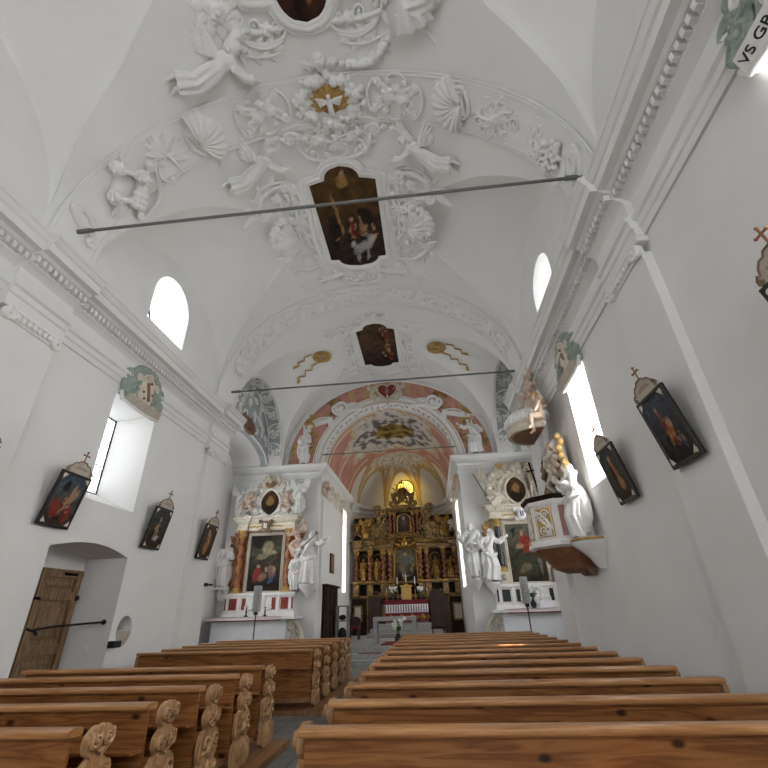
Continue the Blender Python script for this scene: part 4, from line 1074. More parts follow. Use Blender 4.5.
# tie rods
for y, x, lab in ((4.9, 4.36, 'long grey iron tie rod crossing the tall ceiling painting'), (11.33, 4.3, 'grey iron tie rod in front of the small ceiling painting and pink arch'), (16.95, 2.78, 'thin iron tie rod across the choir arch')):
    z = 7.63 if y < 15 else 7.35
    t = thing('tie_rod', (0, y, z), lab, 'tie rod')
    build('bar', MB().tube([(-x, y, z), (x, y, z)], .027 if y < 15 else .02, 8), 'rod', t)
    for s in (-1, 1): build('sleeve', MB().tube([(s*x, y, z), (s*(x-.28), y, z)], .042 if y < 15 else .03, 8), 'rod', t)
# ------------------------------------------------------------------ stations of the cross
def station(side, yc, z0, x0, seed, blobs, bg, label, lean=.18, w=.64, h=.86):
    t = thing('framed_painting', (side*x0, yc, z0), label, 'painting', 'stations of the cross')
    ln = math.asin(lean/h)
    def put(m):      # a right, b up, h out, leaning forward at the top
        def fn(a, b, hh):
            B, H = b*cos(ln)-hh*sin(ln), .02+b*sin(ln)+hh*cos(ln)
            return (side*(x0-H), yc+(-side)*a, z0+B)
        return m.xf(fn)
    fw = .045
    m = MB()
    m.box(-w/2, -w/2+fw, 0, h, 0, .045); m.box(w/2-fw, w/2, 0, h, 0, .045); m.box(-w/2+fw, w/2-fw, 0, fw, 0, .045); m.box(-w/2+fw, w/2-fw, h-fw, h, 0, .045)
    build('frame', put(m), 'black_frame', t, smooth=None, bevel=.008)
    build('back_board', put(MB().box(-w/2+.02, w/2-.02, .02, h-.02, -.01, .02)), 'dark_wood', t, smooth=None)
    for a, b in ((-1, 0), (1, 0), (-1, 1), (1, 1)):
        m = MB(); x, y = a*(w/2-.05), .05+b*(h-.1)
        m.add([(x, y, .047), (x-a*.085, y, .047), (x, y+(.085 if b == 0 else -.085), .047)], [(0, 1, 2)])
        m.lathe([(.03, .046), (.03, .052), (.012, .056)], 10, (x-a*.02, y+(.02 if b == 0 else -.02), -.006))
        build('corner_ornament', put(m), 'cream', t, smooth=None)
    nu, nv = 36, 50
    g = MB().grid(lambda u, v: (lerp(-w/2+fw, w/2-fw, u), lerp(fw, h-fw, v), .028), nu, nv); put(g)
    o = build('canvas', g, 'canvas', t, smooth=60)
    fn = picture(seed, bg, blobs, w, h, .05)
    at = o.data.color_attributes.new('Paint', 'FLOAT_COLOR', 'POINT')
    at.data.foreach_set('color', np.array([fn(i/(nu-1), j/(nv-1))+(1,) for j in range(nv) for i in range(nu)], 'f').ravel())
    # crest board with volutes, inscription plate, cross
    pr = [(-.27, 0), (.27, 0), (.28, .05), (.245, .09), (.22, .07), (.20, .12), (.15, .165), (.10, .165), (.07, .20), (-.07, .20), (-.10, .165), (-.15, .165), (-.20, .12), (-.22, .07), (-.245, .09), (-.28, .05)]
    m = MB().prism([(a, h+b-.005) for a, b in pr], .01, .04, 'z')
    build('crest', put(m), 'tan_stone', t, smooth=None)
    m = MB()
    for s in (-1, 1):
        m.tube([(s*a, h+b, .042) for a, b in ((.28, .05), (.245, .09), (.22, .07), (.20, .12), (.15, .165), (.10, .165), (.07, .20), (0, .205))], .011, 5)
        volute(m, s*.255, h+.035, .035, s, h=.035, w=.01)
    build('crest_edging', put(m), 'brown', t, smooth=50)
    m = MB()
    for k, (a, b) in enumerate(((.10, .10), (.15, .075))): m.box(-a, a, h+b, h+b+.012, .040, .042)
    build('inscription_lines', put(m), 'brown', t, smooth=None)
    m = MB(); m.tube([(0, h+.19, .025), (0, h+.37, .025)], .011, 6); m.tube([(-.055, h+.315, .025), (.055, h+.315, .025)], .011, 6)
    for p in ((0, .375), (-.06, .315), (.06, .315)): m.ball((p[0], h+p[1], .025), .017, 8, 6)
    build('cross', put(m), 'copper', t)
    return t
r = random.Random(11)
BG1 = [(.03, .022, .016), (.06, .05, .045), (.07, .09, .10), (.05, .07, .09)]
BG2 = [(.025, .018, .012), (.06, .04, .022), (.05, .045, .04), (.04, .05, .055)]
station(-1, 6.49, 2.86, 4.53, 1.7, [(.62, .55, .07, .36, -.35, SK), (.52, .4, .05, .25, -.3, OR), (.75, .6, .08, .2, -.5, SK), (.25, .3, .16, .22, .2, RD), (.78, .25, .14, .2, -.2, RD), (.35, .75, .12, .12, 0, DK), (.6, .15, .2, .06, .2, DK)]+people(r, 3, .2, .8, .2, .5, .10, [OC, RD]), BG1, 'dark framed painting with two pale standing bodies, nearest the leaded window on its left')
station(-1, 9.14, 2.83, 4.53, 2.9, [(.5, .42, .12, .28, .1, GY), (.5, .75, .06, .08, 0, SK), (.42, .5, .2, .05, .5, SK), (.55, .25, .2, .1, 0, WH), (.3, .3, .1, .2, 0, DK)]+people(r, 2, .3, .7, .2, .4, .10, [OC, BL]), BG2, 'dark framed painting with a pale kneeling figure, between left window and pilaster')
station(-1, 11.22, 2.81, 4.42, 4.4, [(.55, .5, .16, .30, .1, OR), (.5, .3, .2, .2, .2, OC), (.45, .78, .09, .09, 0, SK), (.6, .6, .1, .2, .5, SK)], [(.03, .02, .014), (.09, .055, .03), (.07, .05, .035)], 'narrow-looking framed painting hanging on the pilaster beside the left side altar')
station(-1, 4.62, 2.80, 4.415, 8.3, people(r, 5, .2, .8, .15, .6, .12, [RD, OC]), BG2, 'framed painting cut by the left edge of the photo, only its crest showing')
station(1, 4.90, 2.89, 4.415, 5.6, [(.45, .60, .07, .16, .1, RD), (.42, .78, .05, .06, 0, SK), (.6, .55, .1, .10, .4, SK), (.5, .40, .14, .10, .2, OR), (.65, .25, .18, .06, -.2, OC), (.35, .30, .14, .12, 0, DK)]+people(r, 4, .25, .75, .2, .6, .09, [RD, DK, OC, BL]), [(.02, .015, .012), (.035, .028, .026), (.05, .055, .065), (.06, .075, .095)], 'large dark framed painting of a crowd in red, near the bright pilaster edge')
station(1, 6.83, 2.88, 4.53, 6.1, [(.5, .5, .14, .32, .05, OR), (.5, .82, .07, .07, 0, SK), (.35, .5, .1, .25, 0, DK), (.6, .3, .15, .15, .3, OC)], BG2, 'dark framed painting of one brownish figure, beside the right window reveal')
station(1, 2.74, 2.93, 4.53, 7.7, people(r, 6, .2, .8, .15, .7, .11, [RD, OC, DK]), BG2, 'framed painting cut by the right edge of the photo, its crest and cross showing')

# ------------------------------------------------------------------ painted crests over the windows
def crest(side, yc, z0, x0, label, text=None):
    t = thing('window_crest', (side*x0, yc, z0), label, 'stucco crest', 'painted stucco crests over the windows')
    def put(m): return on_wall(m, side, yc, z0, x0)
    m = MB()
    m.box(-.46, .46, .14, .66, -.03, .02)
    for s in (-1, 1):
        cscroll(m, (s*.50, .26), (s*.45, .68), .28*s, .055, .13, .12); cscroll(m, (s*.38, .55), (s*.10, .98), -.25*s, .06, .10, .12); cscroll(m, (s*.34, .22), (s*.30, .78), .2*s, .05, .08, .09, .03)
        for k in range(5): leaf(m, s*(.42-.03*k), .12+.14*k, PI/2+s*(-.9+.25*k), .42, .12, .10, curl=.2*s)
        leaf(m, s*.50, .22, PI/2-s*2.2, .22, .10, .08)
        for k in range(3): volute(m, s*(.30+.10*k), .78-.20*k, .11, s, .6*k, 1.3, .035, .05)
    for a in (50, 75, 90, 105, 130): leaf(m, 0, .75, R(a), .42, .11, .12)
    volute(m, 0, .92, .12, 1, 0, 1.4, .04, .06)
    build('foliage', put(voxel(m, .009, 1)), 'green_stucco', t, smooth=70)
    m = MB().ball((0, .42, .05), (.27, .33, .09), 18, 10)
    for s in (-1, 1): cscroll(m, (s*.26, .12), (s*.24, .68), .18*s, .045, .08, .09, .05)
    cscroll(m, (-.18, .72), (.18, .72), .3, .04, .07, h=.06); leaf(m, 0, .70, PI/2, .2, .1, .08, h=.07)
    build('shield', put(voxel(m, .012, 1)), 'cream' if text is None else 'statue', t, smooth=70)
    m = MB().prism([(.095, .24), (.025, .22), (-.10, .62), (-.03, .64)], .13, .155, 'z')
    if side < 0: build('shield_bar', put(m), 'copper', t, smooth=None, label='copper brown bar across the shield')
    m = MB()
    for a, b in ((-.14, .38), (.15, .42), (.06, .66), (-.08, .25)): m.ball((a, b, .13), .03, 8, 6)
    if side > 0: cscroll(m, (-.08, .28), (.08, .56), .3, .022, .05, .05, .12)
    build('shield_device', put(m), 'brown', t)
    m = MB()
    pts = [(-.66, .16, .03), (-.60, .02, .06), (-.40, -.03, .07), (0, -.06, .09), (.40, -.03, .07), (.60, .02, .06), (.66, .16, .03)]
    m.tube(pts, .038, 8, 1.)
    for s in (-1, 1): volute(m, s*.64, .14, .05, s, 0, 1.2, .018, .03)
    build('lower_moulding', put(m), 'statue', t, smooth=60)
    m = MB().hexa([(-.60, .0, .0), (.60, .0, .0), (.60, .0, .09), (-.60, .0, .09)], [(-.56, .15, .0), (.56, .15, .0), (.56, .15, .17), (-.56, .15, .17)])
    rb = build('scroll_ribbon', put(m), 'tan_stone' if text is None else 'statue', t, smooth=None)
    if text:
        cu = bpy.data.curves.new('ribbon_lettering', 'FONT'); cu.body = text; cu.size = .105; cu.extrude = .004; cu.align_x = 'LEFT'
        o = bpy.data.objects.new('tmp', cu); COL.objects.link(o); me = evaluated(o); bpy.data.objects.remove(o)
        lm = MB(); lm.v = [tuple(v.co) for v in me.vertices]; lm.f = [tuple(p.vertices) for p in me.polygons]
        lm.xf(lambda a, b, h: (-.55+a*1.25, .035+b, .112+.533*b+h)); build('ribbon_lettering', put(lm), 'black', rb, smooth=None)
crest(-1, 7.78, 5.44, 4.52, 'grey-green stucco crest with a brown bar, over the leaded window on the left')
crest(1, 7.85, 5.46, 4.52, 'grey-green stucco crest with pale scrolls, over the right window beside the pulpit canopy')
crest(1, 1.72, 5.46, 4.52, 'grey-green stucco crest with a lettered ribbon in the top right corner', 'VS GRA')

# ------------------------------------------------------------------ the side door in its deep recess
d = bpy.data.objects.new('door_1', None); COL.objects.link(d); d.location = (-5.5, 7.75, 0); d['kind'] = 'structure'
DX = -5.44
def leaf_door(y0, y1, zt):
    m = MB().box(DX-.06, DX, y0, y1, .02, zt)
    st = .13; zs = (.02, .95, 1.08, 1.9, 2.02)
    for a, b in ((y0, y0+st), (y1-st, y1)): m.box(DX, DX+.055, a, b, .02, zt)
    for a, b in ((.02, .2), (1.0, 1.16), (1.86, 2.0), (zt-.14, zt)): m.box(DX, DX+.05, y0+st, y1-st, a, b)
    for a, b in ((.28, .92), (1.24, 1.78), (2.06, zt-.2)):
        m.hexa([(DX, y0+st+.03, a), (DX, y1-st-.03, a), (DX, y1-st-.03, b), (DX, y0+st+.03, b)], [(DX+.025, y0+st+.08, a+.05), (DX+.025, y1-st-.08, a+.05), (DX+.025, y1-st-.08, b-.05), (DX+.025, y0+st+.08, b-.05)])
    return m
build('leaf', leaf_door(6.66, 7.58, 2.38), 'door_wood', d, smooth=None, bevel=.004)
l2 = build('leaf', leaf_door(7.60, 8.58, 2.38), 'door_wood', d, smooth=None, bevel=.004)
build('lintel', MB().box(DX-.08, DX+.02, 6.62, 8.62, 2.385, 2.78), 'plaster', d, smooth=None)
m = MB(); m.box(DX+.035, DX+.05, 7.55, 7.62, 1.98, 2.37); m.box(DX+.035, DX+.055, 7.40, 7.72, 1.86, 1.91)
build('bolt', m, 'iron', d, smooth=None)
m = MB().box(DX+.035, DX+.075, 7.18, 7.52, .98, 1.17); m.box(DX+.03, DX+.06, 7.28, 7.36, 1.38, 1.44); m.tube([(DX+.05, 7.2, 1.41), (DX+.1, 7.3, 1.41), (DX+.1, 7.45, 1.41)], .018, 6)
build('lock_box', m, 'iron', d, smooth=None)
for z in (2.28, .6):
    m = MB().box(DX+.035, DX+.05, 8.1, 8.6, z, z+.05); m.box(DX+.035, DX+.05, 8.53, 8.58, z-.35, z); m.ball((DX+.06, 8.56, z-.38), .05, 8, 6)
    build('hinge', m, 'iron', d, smooth=None)
m = MB().tube([(DX+.05, 7.75, 1.40), (-5.2, 8.0, 1.44), (-4.85, 8.35, 1.47), (-4.72, 8.52, 1.48)], .018, 6); m.ball((-4.70, 8.56, 1.48), .045, 8, 6); m.tube([(DX+.06, 7.62, 1.42), (DX+.06, 7.80, 1.38), (DX+.06, 7.86, 1.32)], .022, 6)
solo('door_bar', m, 'iron', 'long black iron hook bar from the wooden side door to its recess wall', 'door bar')
solo('light_switch', MB().box(-5.02, -4.92, 8.59, 8.612, 1.03, 1.13), 'cloth', 'small white light switch in the door recess', 'switch', smooth=None, bevel=.004)
# holy water stoup in its niche
m = MB().lathe([(.02, -.36), (.10, -.34), (.19, -.24), (.245, -.10), (.255, 0), (.225, 0), (.20, -.09), (.1, -.18), (.01, -.2)], 20, (0, 0, 0))
m.xf(lambda a, b, h: (-4.56+b*.55 if b > 0 else -4.56+b*.9, 8.99+a, 1.33+h)) if False else m.xf(lambda a, b, h: (-4.60-.62*b if b > 0 else -4.60-b*.35, 8.99+a, 1.32+h*.9))
solo('holy_water_stoup', m, 'tan_stone', 'grey stone holy water basin set in a round wall niche right of the door', 'stoup', smooth=60)
solo('hymn_board_box', MB().box(-4.5, -4.36, 8.52, 8.72, 1.06, 1.17), 'black', 'small black box on the wall above the pews, below the stoup', 'box', smooth=None, bevel=.01)
m = MB().box(-4.42, -4.38, 11.66, 11.80, 2.20, 2.28); m.tube([(-4.38, 11.72, 2.24), (-4.28, 11.74, 2.24)], .02, 8); m.lathe([(.05, 0), (.055, .04), (.03, .05)], 10, (-4.27, 11.74, 2.21))
solo('wall_bracket', m, 'black', 'small black bracket on the left pilaster below the narrow-looking painting', 'bracket')
# ------------------------------------------------------------------ pews
def end_outline():
    """carved end: y forward from the back, z up (two curved edges like stacked scrolls)"""
    back = [(0, .02), (0, .24), (.05, .28), (.07, .30), (.025, .34), (.01, .42), (.03, .51), (.08, .565), (.13, .575), (.09, .60), (.06, .66), (.075, .72), (.13, .755), (.15, .77), (.09, .80), (.075, .87), (.11, .93)]
    front = [(.17, .955), (.20, .94), (.24, .955), (.30, .93), (.325, .87), (.31, .80), (.25, .77), (.27, .755), (.325, .72), (.34, .66), (.31, .60), (.27, .575), (.32, .565), (.38, .51), (.40, .42), (.375, .34), (.33, .30), (.37, .28), (.45, .22), (.46, .02)]
    return back+front
def smooth_poly(p, n=3):
    out = []
    for i in range(len(p)):
        a, b = p[i], p[(i+1) % len(p)]
        out += [(lerp(a[0], b[0], .25), lerp(a[1], b[1], .25)), (lerp(a[0], b[0], .75), lerp(a[1], b[1], .75))]
    return out
def pew_parts(t, x0, x1, aisle):
    """pew seen from behind; local origin at floor, back face at y=0; aisle end is x1 if aisle>0 else x0"""
    L = lambda name, m, mat, par=None, **k: build(name, m.xf(lambda x, y, z: (x, y, z*.935)), mat, par or t, **k)
    a, b = x0+.05, x1-.05
    m = MB(); m.hexa([(a, .06, .10), (b, .06, .10), (b, .085, .10), (a, .085, .10)], [(a, 0, .90), (b, 0, .90), (b, .025, .90), (a, .025, .90)])
    L('back_panel', m, 'pine', smooth=None)
    m = MB().prism([(-.06, .893), (-.068, .905), (-.064, .925), (-.045, .935), (.05, .935), (.07, .925), (.07, .895), (.055, .885)], a-.03, b+.03, 'x')
    L('top_rail', m, 'rail', smooth=50)
    L('lower_rail', MB().prism([(.0, .865), (-.012, .875), (-.012, .885), (.03, .885), (.03, .865)], a, b, 'x'), 'pine', smooth=None)
    m = MB().hexa([(a, .06, .425), (b, .06, .425), (b, .42, .445), (a, .42, .445)], [(a, .06, .455), (b, .06, .455), (b, .42, .475), (a, .42, .475)])
    L('seat', m, 'pine', smooth=None, bevel=.006)
    L('book_shelf', MB().hexa([(a, -.15, .62), (b, -.15, .62), (b, .02, .60), (a, .02, .60)], [(a, -.15, .64), (b, -.15, .64), (b, .02, .62), (a, .02, .62)]), 'pine', smooth=None)
    L('kneeler', MB().box(a, b, -.20, -.06, .12, .16), 'platform', smooth=None)
    for s, x in ((-1, x0), (1, x1)):
        carved = s == (1 if aisle > 0 else -1)
        ol = [(a_, b_*.965) for a_, b_ in end_outline()] if carved else [(0, .02), (0, .86), (.05, .89), (.10, .88), (.13, .80), (.15, .66), (.22, .58), (.36, .54), (.44, .48), (.46, .30), (.46, .02)]
        m = MB().prism(smooth_poly(ol), x-.022, x+.022, 'x')
        o = L('pew_end', m, 'carved', smooth=30)
        if s == (1 if aisle > 0 else -1):
            m = MB()
            def f(y, z, r, d, st, w=.016): volute(m, y, z, r, d, st, 1.5, w, 0, 22, .16)
            for z, dx, r in ((.868, .058, .052), (.668, .066, .060), (.455, .090, .078)):
                for q in (-1, 1): f(.2+q*dx, z, r, -q, PI/2-q*.5 if z > .5 else -PI/2+q*.6, .019)
                band(m, [(.2-dx, z-r*.9), (.2, z-r*1.5), (.2+dx, z-r*.9)], .016); m.ball((.2, z+r*.2, 0), (.022, .03, .016), 8, 6)
            for k in range(5): leaf(m, .20, .05, R(50+20*k), .26, .06, .03)
            leaf(m, .2, .33, PI/2, .14, .06, .03)
            sg = 1 if s > 0 else -1
            m.xf(lambda y, z, h: (x+sg*(.022+max(h, -.004)*1.1), y, z*.965))
            L('carving', m, 'carved', o, smooth=60)
def pew_set(x0, x1, aisle, ys, group, labels):
    t = thing('pew', (0, ys[0], PZ), labels[0], 'pew', group)
    # parts are built around the thing's own place
    t.location = (0, 0, 0); pew_parts(t, x0, x1, aisle)
    for o in [t]: o.location = (0, ys[0], PZ)
    for y, lab in list(zip(ys, labels))[1:]:
        c = copy_tree(t); c.location = (0, y, PZ); c['label'] = lab
PZ = .075
ordn = ['front', 'second', 'third', 'fourth', 'fifth', 'sixth', 'seventh', 'eighth', 'ninth', 'tenth', 'eleventh', 'twelfth', 'thirteenth', 'fourteenth', 'fifteenth']
yr = [3.11+.825*k for k in range(13)]
pew_set(.62, 3.92, -1, yr, 'pine pews right of the aisle',
        ['long pine pew right of the aisle, nearest to the camera']+['long pine pew right of the aisle, %s from the camera' % ordn[k] for k in range(1, 12)]+['long pine pew right of the aisle, farthest and closest to the altars'])
yl = [3.12+.82*k for k in range(5)]
pew_set(-4.12, -.76, 1, yl, 'pine pews left of the aisle, near block',
        ['pine pew left of the aisle, nearest to the camera in the corner']+['pine pew left of the aisle with carved end, %s of the near block' % ordn[k] for k in range(1, 5)])
yl2 = [8.95+.82*k for k in range(5)]
pew_set(-4.15, -.76, 1, yl2, 'pine pews left of the aisle, far block',
        ['pine pew left of the aisle with a broad bare back, nearest of the far block']+['pine pew left of the aisle, %s of the far block by the side altar' % ordn[k] for k in range(1, 5)])
for k, (x0, x1, y0, y1) in enumerate(((.45, 4.1, -2, 13.6), (-4.3, -.55, -2, 6.98), (-4.3, -.55, 8.75, 12.85))):
    m = MB()
    n = 22
    for q in range(n): m.box(lerp(x0, x1, q/n)+.002, lerp(x0, x1, (q+1)/n)-.002, y0, y1, 0, PZ)
    struct('floor_pew_platform_%d' % (k+1), m, 'platform', smooth=None)
# ------------------------------------------------------------------ altars
def twisted(m, x, h, z0, z1, r, turns=4, off=.35, n=12, nz=64, ph=0.):
    rings = []
    for k in range(nz+1):
        t = k/nz; a = 2*PI*turns*t+ph; e = off*r*sin(PI*min(1, min(t, 1-t)*8)/2)
        cx, ch = x+e*cos(a), h+e*sin(a); rr = r*(1-.12*t)*(1+.10*abs(sin(a)))
        rings.append([(cx+rr*cos(2*PI*q/n), lerp(z0, z1, t), ch+rr*sin(2*PI*q/n)) for q in range(n)])
    m.loft(rings); return m
def vine(m, x, h, z0, z1, r, turns=4, ph=0., leaves=14):
    N_ = 72
    m.tube([(x+1.22*r*cos(2*PI*turns*k/N_+ph+2), lerp(z0, z1, k/N_), h+1.22*r*sin(2*PI*turns*k/N_+ph+2)) for k in range(N_+1)], r*.16, 5)
    for k in range(leaves*turns//4*2):
        t = (k+.5)/(leaves*turns//4*2); a = 2*PI*turns*t+ph+2+(.5 if k % 2 else -.5)
        m.ball((x+1.2*r*cos(a), lerp(z0, z1, t), h+1.2*r*sin(a)), (r*.3, r*.22, r*.3), 6, 4)
    return m
def capital(m, x, h, z, r, hh):
    m.lathe([(r*.95, 0), (r*1.1, .06*hh), (r*.95, .12*hh), (r*1.0, .5*hh), (r*1.45, .9*hh), (r*1.45, hh)], 14)
    nv = 6*14; m.v[-nv:] = [(x+a, z+c, h+b) for a, b, c in m.v[-nv:]]
    for row, (rr, zz, L) in enumerate(((1.05, .15, .5), (1.1, .45, .5))):
        for k in range(8):
            a = 2*PI*(k+.5*row)/8
            m.tube([(x+r*rr*cos(a), z+zz*hh, h+r*rr*sin(a)), (x+r*(rr+.15)*cos(a), z+(zz+L*.6)*hh, h+r*(rr+.15)*sin(a)), (x+r*(rr+.55)*cos(a), z+(zz+L)*hh, h+r*(rr+.55)*sin(a)), (x+r*(rr+.6)*cos(a), z+(zz+L*.8)*hh, h+r*(rr+.6)*sin(a))], [r*.22, r*.2, r*.14, r*.06], 5)
    for k in range(4):
        a = PI/4+k*PI/2; m.ball((x+r*1.7*cos(a), z+.9*hh, h+r*1.7*sin(a)), r*.32, 7, 5)
    m.box(x-r*1.6, x+r*1.6, z+hh, z+hh*1.14, h-r*1.6, h+r*1.6); return m
def base_(m, x, h, z, r, hh):
    m.box(x-r*1.45, x+r*1.45, z, z+hh*.4, h-r*1.45, h+r*1.45)
    m.lathe([(r*1.4, .4*hh), (r*1.45, .55*hh), (r*1.1, .7*hh), (r*1.25, .85*hh), (r*1.02, hh)], 14); nv = 5*14
    m.v[-nv:] = [(x+a, z+c, h+b) for a, b, c in m.v[-nv:]]; return m
def cornice_run(m, a0, a1, z, prof, h0=0.):
    """moulding profile (out, up) run along a with returned ends"""
    n = len(prof)
    rings = [[(a0-d, z+u, h0+d) for d, u in prof], [(a1+d, z+u, h0+d) for d, u in prof]]
    rb0 = [(a0-d, z+u, -.02) for d, u in prof]; rb1 = [(a1+d, z+u, -.02) for d, u in prof]
    R_ = [rb0, rings[0], rings[1], rb1]
    for A_, B_ in zip(R_, R_[1:]):
        m.add(A_+B_, [(k, k+1, n+k+1, n+k) for k in range(n-1)])
    m.add([p for r in R_ for p in (r[-1],)], [(0, 1, 2, 3)]); m.add([p for r in R_ for p in (r[0],)], [(3, 2, 1, 0)])
    return m
def picture_grid(name, t, put, fn, x0, x1, z0, z1, h, nu=40, nv=60, hw=None):
    f = (lambda u, v: (lerp(x0, x1, u), lerp(z0, z1, v), h)) if hw is None else (lambda u, v: ((x0+x1)/2+(2*u-1)*hw(v)*(x1-x0)/2, lerp(z0, z1, v), h))
    g = MB().grid(f, nu, nv); uv = [((p[0]-x0)/(x1-x0), (p[1]-z0)/(z1-z0)) for p in g.v]
    o = build(name, put(g), 'canvas', t, smooth=60)
    at = o.data.color_attributes.new('Paint', 'FLOAT_COLOR', 'POINT')
    at.data.foreach_set('color', np.array([fn(*q)+(1,) for q in uv], 'f').ravel()); return o
def rim(m, pts, h, r, closed=True, n=6):
    p = [(a, b, h) for a, b in pts]
    return m.tube(p+([p[0]] if closed else []), r, n, 1., (0, 0, 1))

def side_altar(cx, left):
    nm = 'left' if left else 'right'
    t = thing('side_altar', (cx, YA, 0), 'side altar %s of the choir arch with %s' % (nm, 'red panels and orange twisted columns' if left else 'black panels and black columns'), 'altar')
    put = lambda m: on_front(m, cx, 0, YA)
    B = lambda name, m, mat, par=None, **k: build(name, put(m), mat, par or t, **k)
    s = 1 if left else -1
    # mensa and its cloths
    m = MB().box(-1.35, 1.25, .0, 1.34, .0, 1.05); m.box(-1.42, 1.30, 0, .12, 0, 1.1)
    if not left: m.xf(lambda a, b, h: (-a, b, h))
    B('altar_table', m, 'cloth', smooth=None, bevel=.01)
    m = MB().box(-1.55, 1.55, 1.34, 1.43, -.0, 1.14); B('altar_slab', m, 'statue', smooth=None, bevel=.01)
    m = MB().box(-1.5, 1.1, 1.43, 1.445, .42, 1.16); m.box(-1.5, 1.1, 1.34, 1.445, 1.145, 1.16)
    if not left: m.xf(lambda a, b, h: (-a, b, h))
    B('altar_cloth', m, 'pink_cloth', smooth=None)
    m = MB().box(-1.5, 1.1, 1.315, 1.345, 1.15, 1.175)
    if not left: m.xf(lambda a, b, h: (-a, b, h))
    B('cloth_border', m, 'crimson', smooth=None)
    # carved console beside the table
    m = MB(); cscroll(m, (0, .3), (.12, 1.25), -.35, .10, .16, .17); m.box(-.12, .18, .0, .3, -.12, .1)
    leaf(m, .05, .45, PI/2, .6, .13, .1); volute(m, .28, 1.0, .14, -1, 0, 1.4, .05)
    m.xf(lambda a, b, h: (s*(1.38+a*.9), b, .72+h))
    B('console', m, 'cream', smooth=60)
    # predella
    m = MB().box(-1.28, 1.28, 1.43, 2.14, .0, .40); m.box(-1.33, 1.33, 1.43, 1.58, 0, .46); m.box(-1.33, 1.33, 2.10, 2.20, 0, .46)
    for a in (-1.15, -.72, .72, 1.15): m.box(a-.15*0-.05, a+.05, 1.58, 2.10, .40, .43)
    B('predella', m, 'statue', smooth=None, bevel=.008)
    pm = 'red_panel' if left else 'black_marble'
    for a, w in ((-.95, .27), (-.55, .13), (.55, .13), (.95, .27), (-1.22, .07), (1.22, .07)):
        B('panel', MB().box(a-w/2, a+w/2, 1.66, 2.03, .36, .425 if w > .1 else .42), pm, smooth=None, label='red marble panel' if left else 'black marble panel')
    m = MB()
    for q in (-1, 1): cscroll(m, (q*.40, 1.66), (q*.12, 2.02), q*.3, .04, .08, .07, .4); leaf(m, q*.2, 1.7, PI/2, .3, .08, .05, h=.4)
    m.ball((0, 1.84, .42), (.14, .18, .06), 10, 7); B('predella_carving', m, 'statue', smooth=60)
    if left: B('predella_shield', MB().ball((0, 1.84, .46), (.08, .11, .04), 10, 7), 'red_panel')
    # columns
    fr = 'orange_marble' if left else 'cream'
    m = MB().box(-1.12, 1.12, 2.2, 4.62, 0, .10); B('back_wall', m, fr, smooth=None, bevel=.01)
    for q in (-1, 1):
        o = B('column', twisted(MB(), q*.93, .28, 2.38 if left else 2.75, 4.12, .105, 4, .32 if left else .0), 'orange_marble' if left else 'black_marble', smooth=60)
        m = MB(); base_(m, q*.93, .28, 2.2 if left else 2.58, .115, .18); B('column_base', m, 'ochre_gold', o, smooth=40)
        m = MB(); capital(m, q*.93, .28, 4.10, .10, .26); B('column_capital', m, 'ochre_gold', o, smooth=50)
        if not left:
            m = MB().box(q*.93-.17, q*.93+.17, 2.2, 2.58, .1, .45); cherub(m, q*.93, 2.42, .1, .45, False); B('pedestal', m, 'cream', smooth=50)
        m = MB().box(q*1.22-.09, q*1.22+.09, 2.2, 4.35, 0, .14)
        for k in range(7): leaf(m, q*1.25, 2.3+.28*k, PI/2-q*.5, .34, .10, .07, h=.12, curl=-.2*q)
        B('side_strip', m, 'orange_marble' if left else 'ochre_gold', smooth=50)
    # painting and its frame
    m = MB()
    for d, h, w in ((.03, .14, .035), (.09, .12, .045)):
        rim(m, smooth_ring([(-.62-d, 2.26-d), (.62+d, 2.26-d), (.62+d, 4.2+d), (-.62-d, 4.2+d)], .5), h, w)
    B('picture_frame', m, 'tan_stone' if left else 'cream', smooth=50)
    if left:
        fn = picture(3.3, [(.02, .014, .010), (.03, .022, .016), (.04, .034, .024), (.07, .065, .04), (.02, .018, .013)],
            [(.55, .78, .22, .12, .1, (.22, .19, .12)), (.62, .70, .24, .06, -.2, (.30, .25, .15)), (.4, .62, .22, .06, .2, (.20, .17, .10)), (.25, .92, .25, .2, 0, DK)]+[(.25, .28, .15, .13, .3, RD), (.72, .30, .13, .12, 0, (.20, .12, .12)), (.70, .16, .10, .09, 0, BL), (.45, .24, .13, .07, .3, (.22, .13, .08)), (.80, .36, .07, .05, 0, SK), (.55, .36, .06, .04, 0, SK), (.3, .42, .07, .04, 0, SK), (.5, .1, .4, .05, 0, DK)], 1.2, 1.9)
    else:
        fn = picture(6.8, [(.025, .02, .012), (.05, .042, .024), (.045, .042, .028), (.09, .085, .06), (.12, .11, .085)],
            [(.5, .66, .17, .20, .1, RD), (.45, .84, .06, .05, 0, SK), (.66, .62, .10, .06, .5, SK), (.35, .60, .10, .05, .3, SK), (.5, .25, .36, .18, 0, (.05, .05, .03)), (.45, .22, .2, .07, 0, (.16, .12, .07)), (.2, .9, .10, .03, 0, DK), (.85, .35, .06, .25, 0, (.16, .14, .12)), (.2, .82, .02, .10, 0, DK)], 1.2, 1.9)
    picture_grid('canvas', t, put, fn, -.62, .62, 2.26, 4.2, .12, 44, 66)
    # entablature, shield, upper picture
    m = MB(); cornice_run(m, -1.15, 1.15, 4.36, [(0, 0), (.03, .02), (.03, .12), (.0, .14), (.0, .26), (.06, .30), (.12, .36), (.13, .42), (.20, .46), (.20, .50), (0, .54)], .30)
    for q in (-1, 1): cornice_run(m, q*.93-.2, q*.93+.2, 4.36, [(0, 0), (.03, .02), (.03, .12), (.0, .14), (.0, .26), (.06, .30), (.12, .36), (.13, .42), (.17, .46), (.17, .50), (0, .54)], .40)
    B('entablature', m, 'cream', smooth=40)
    m = MB()
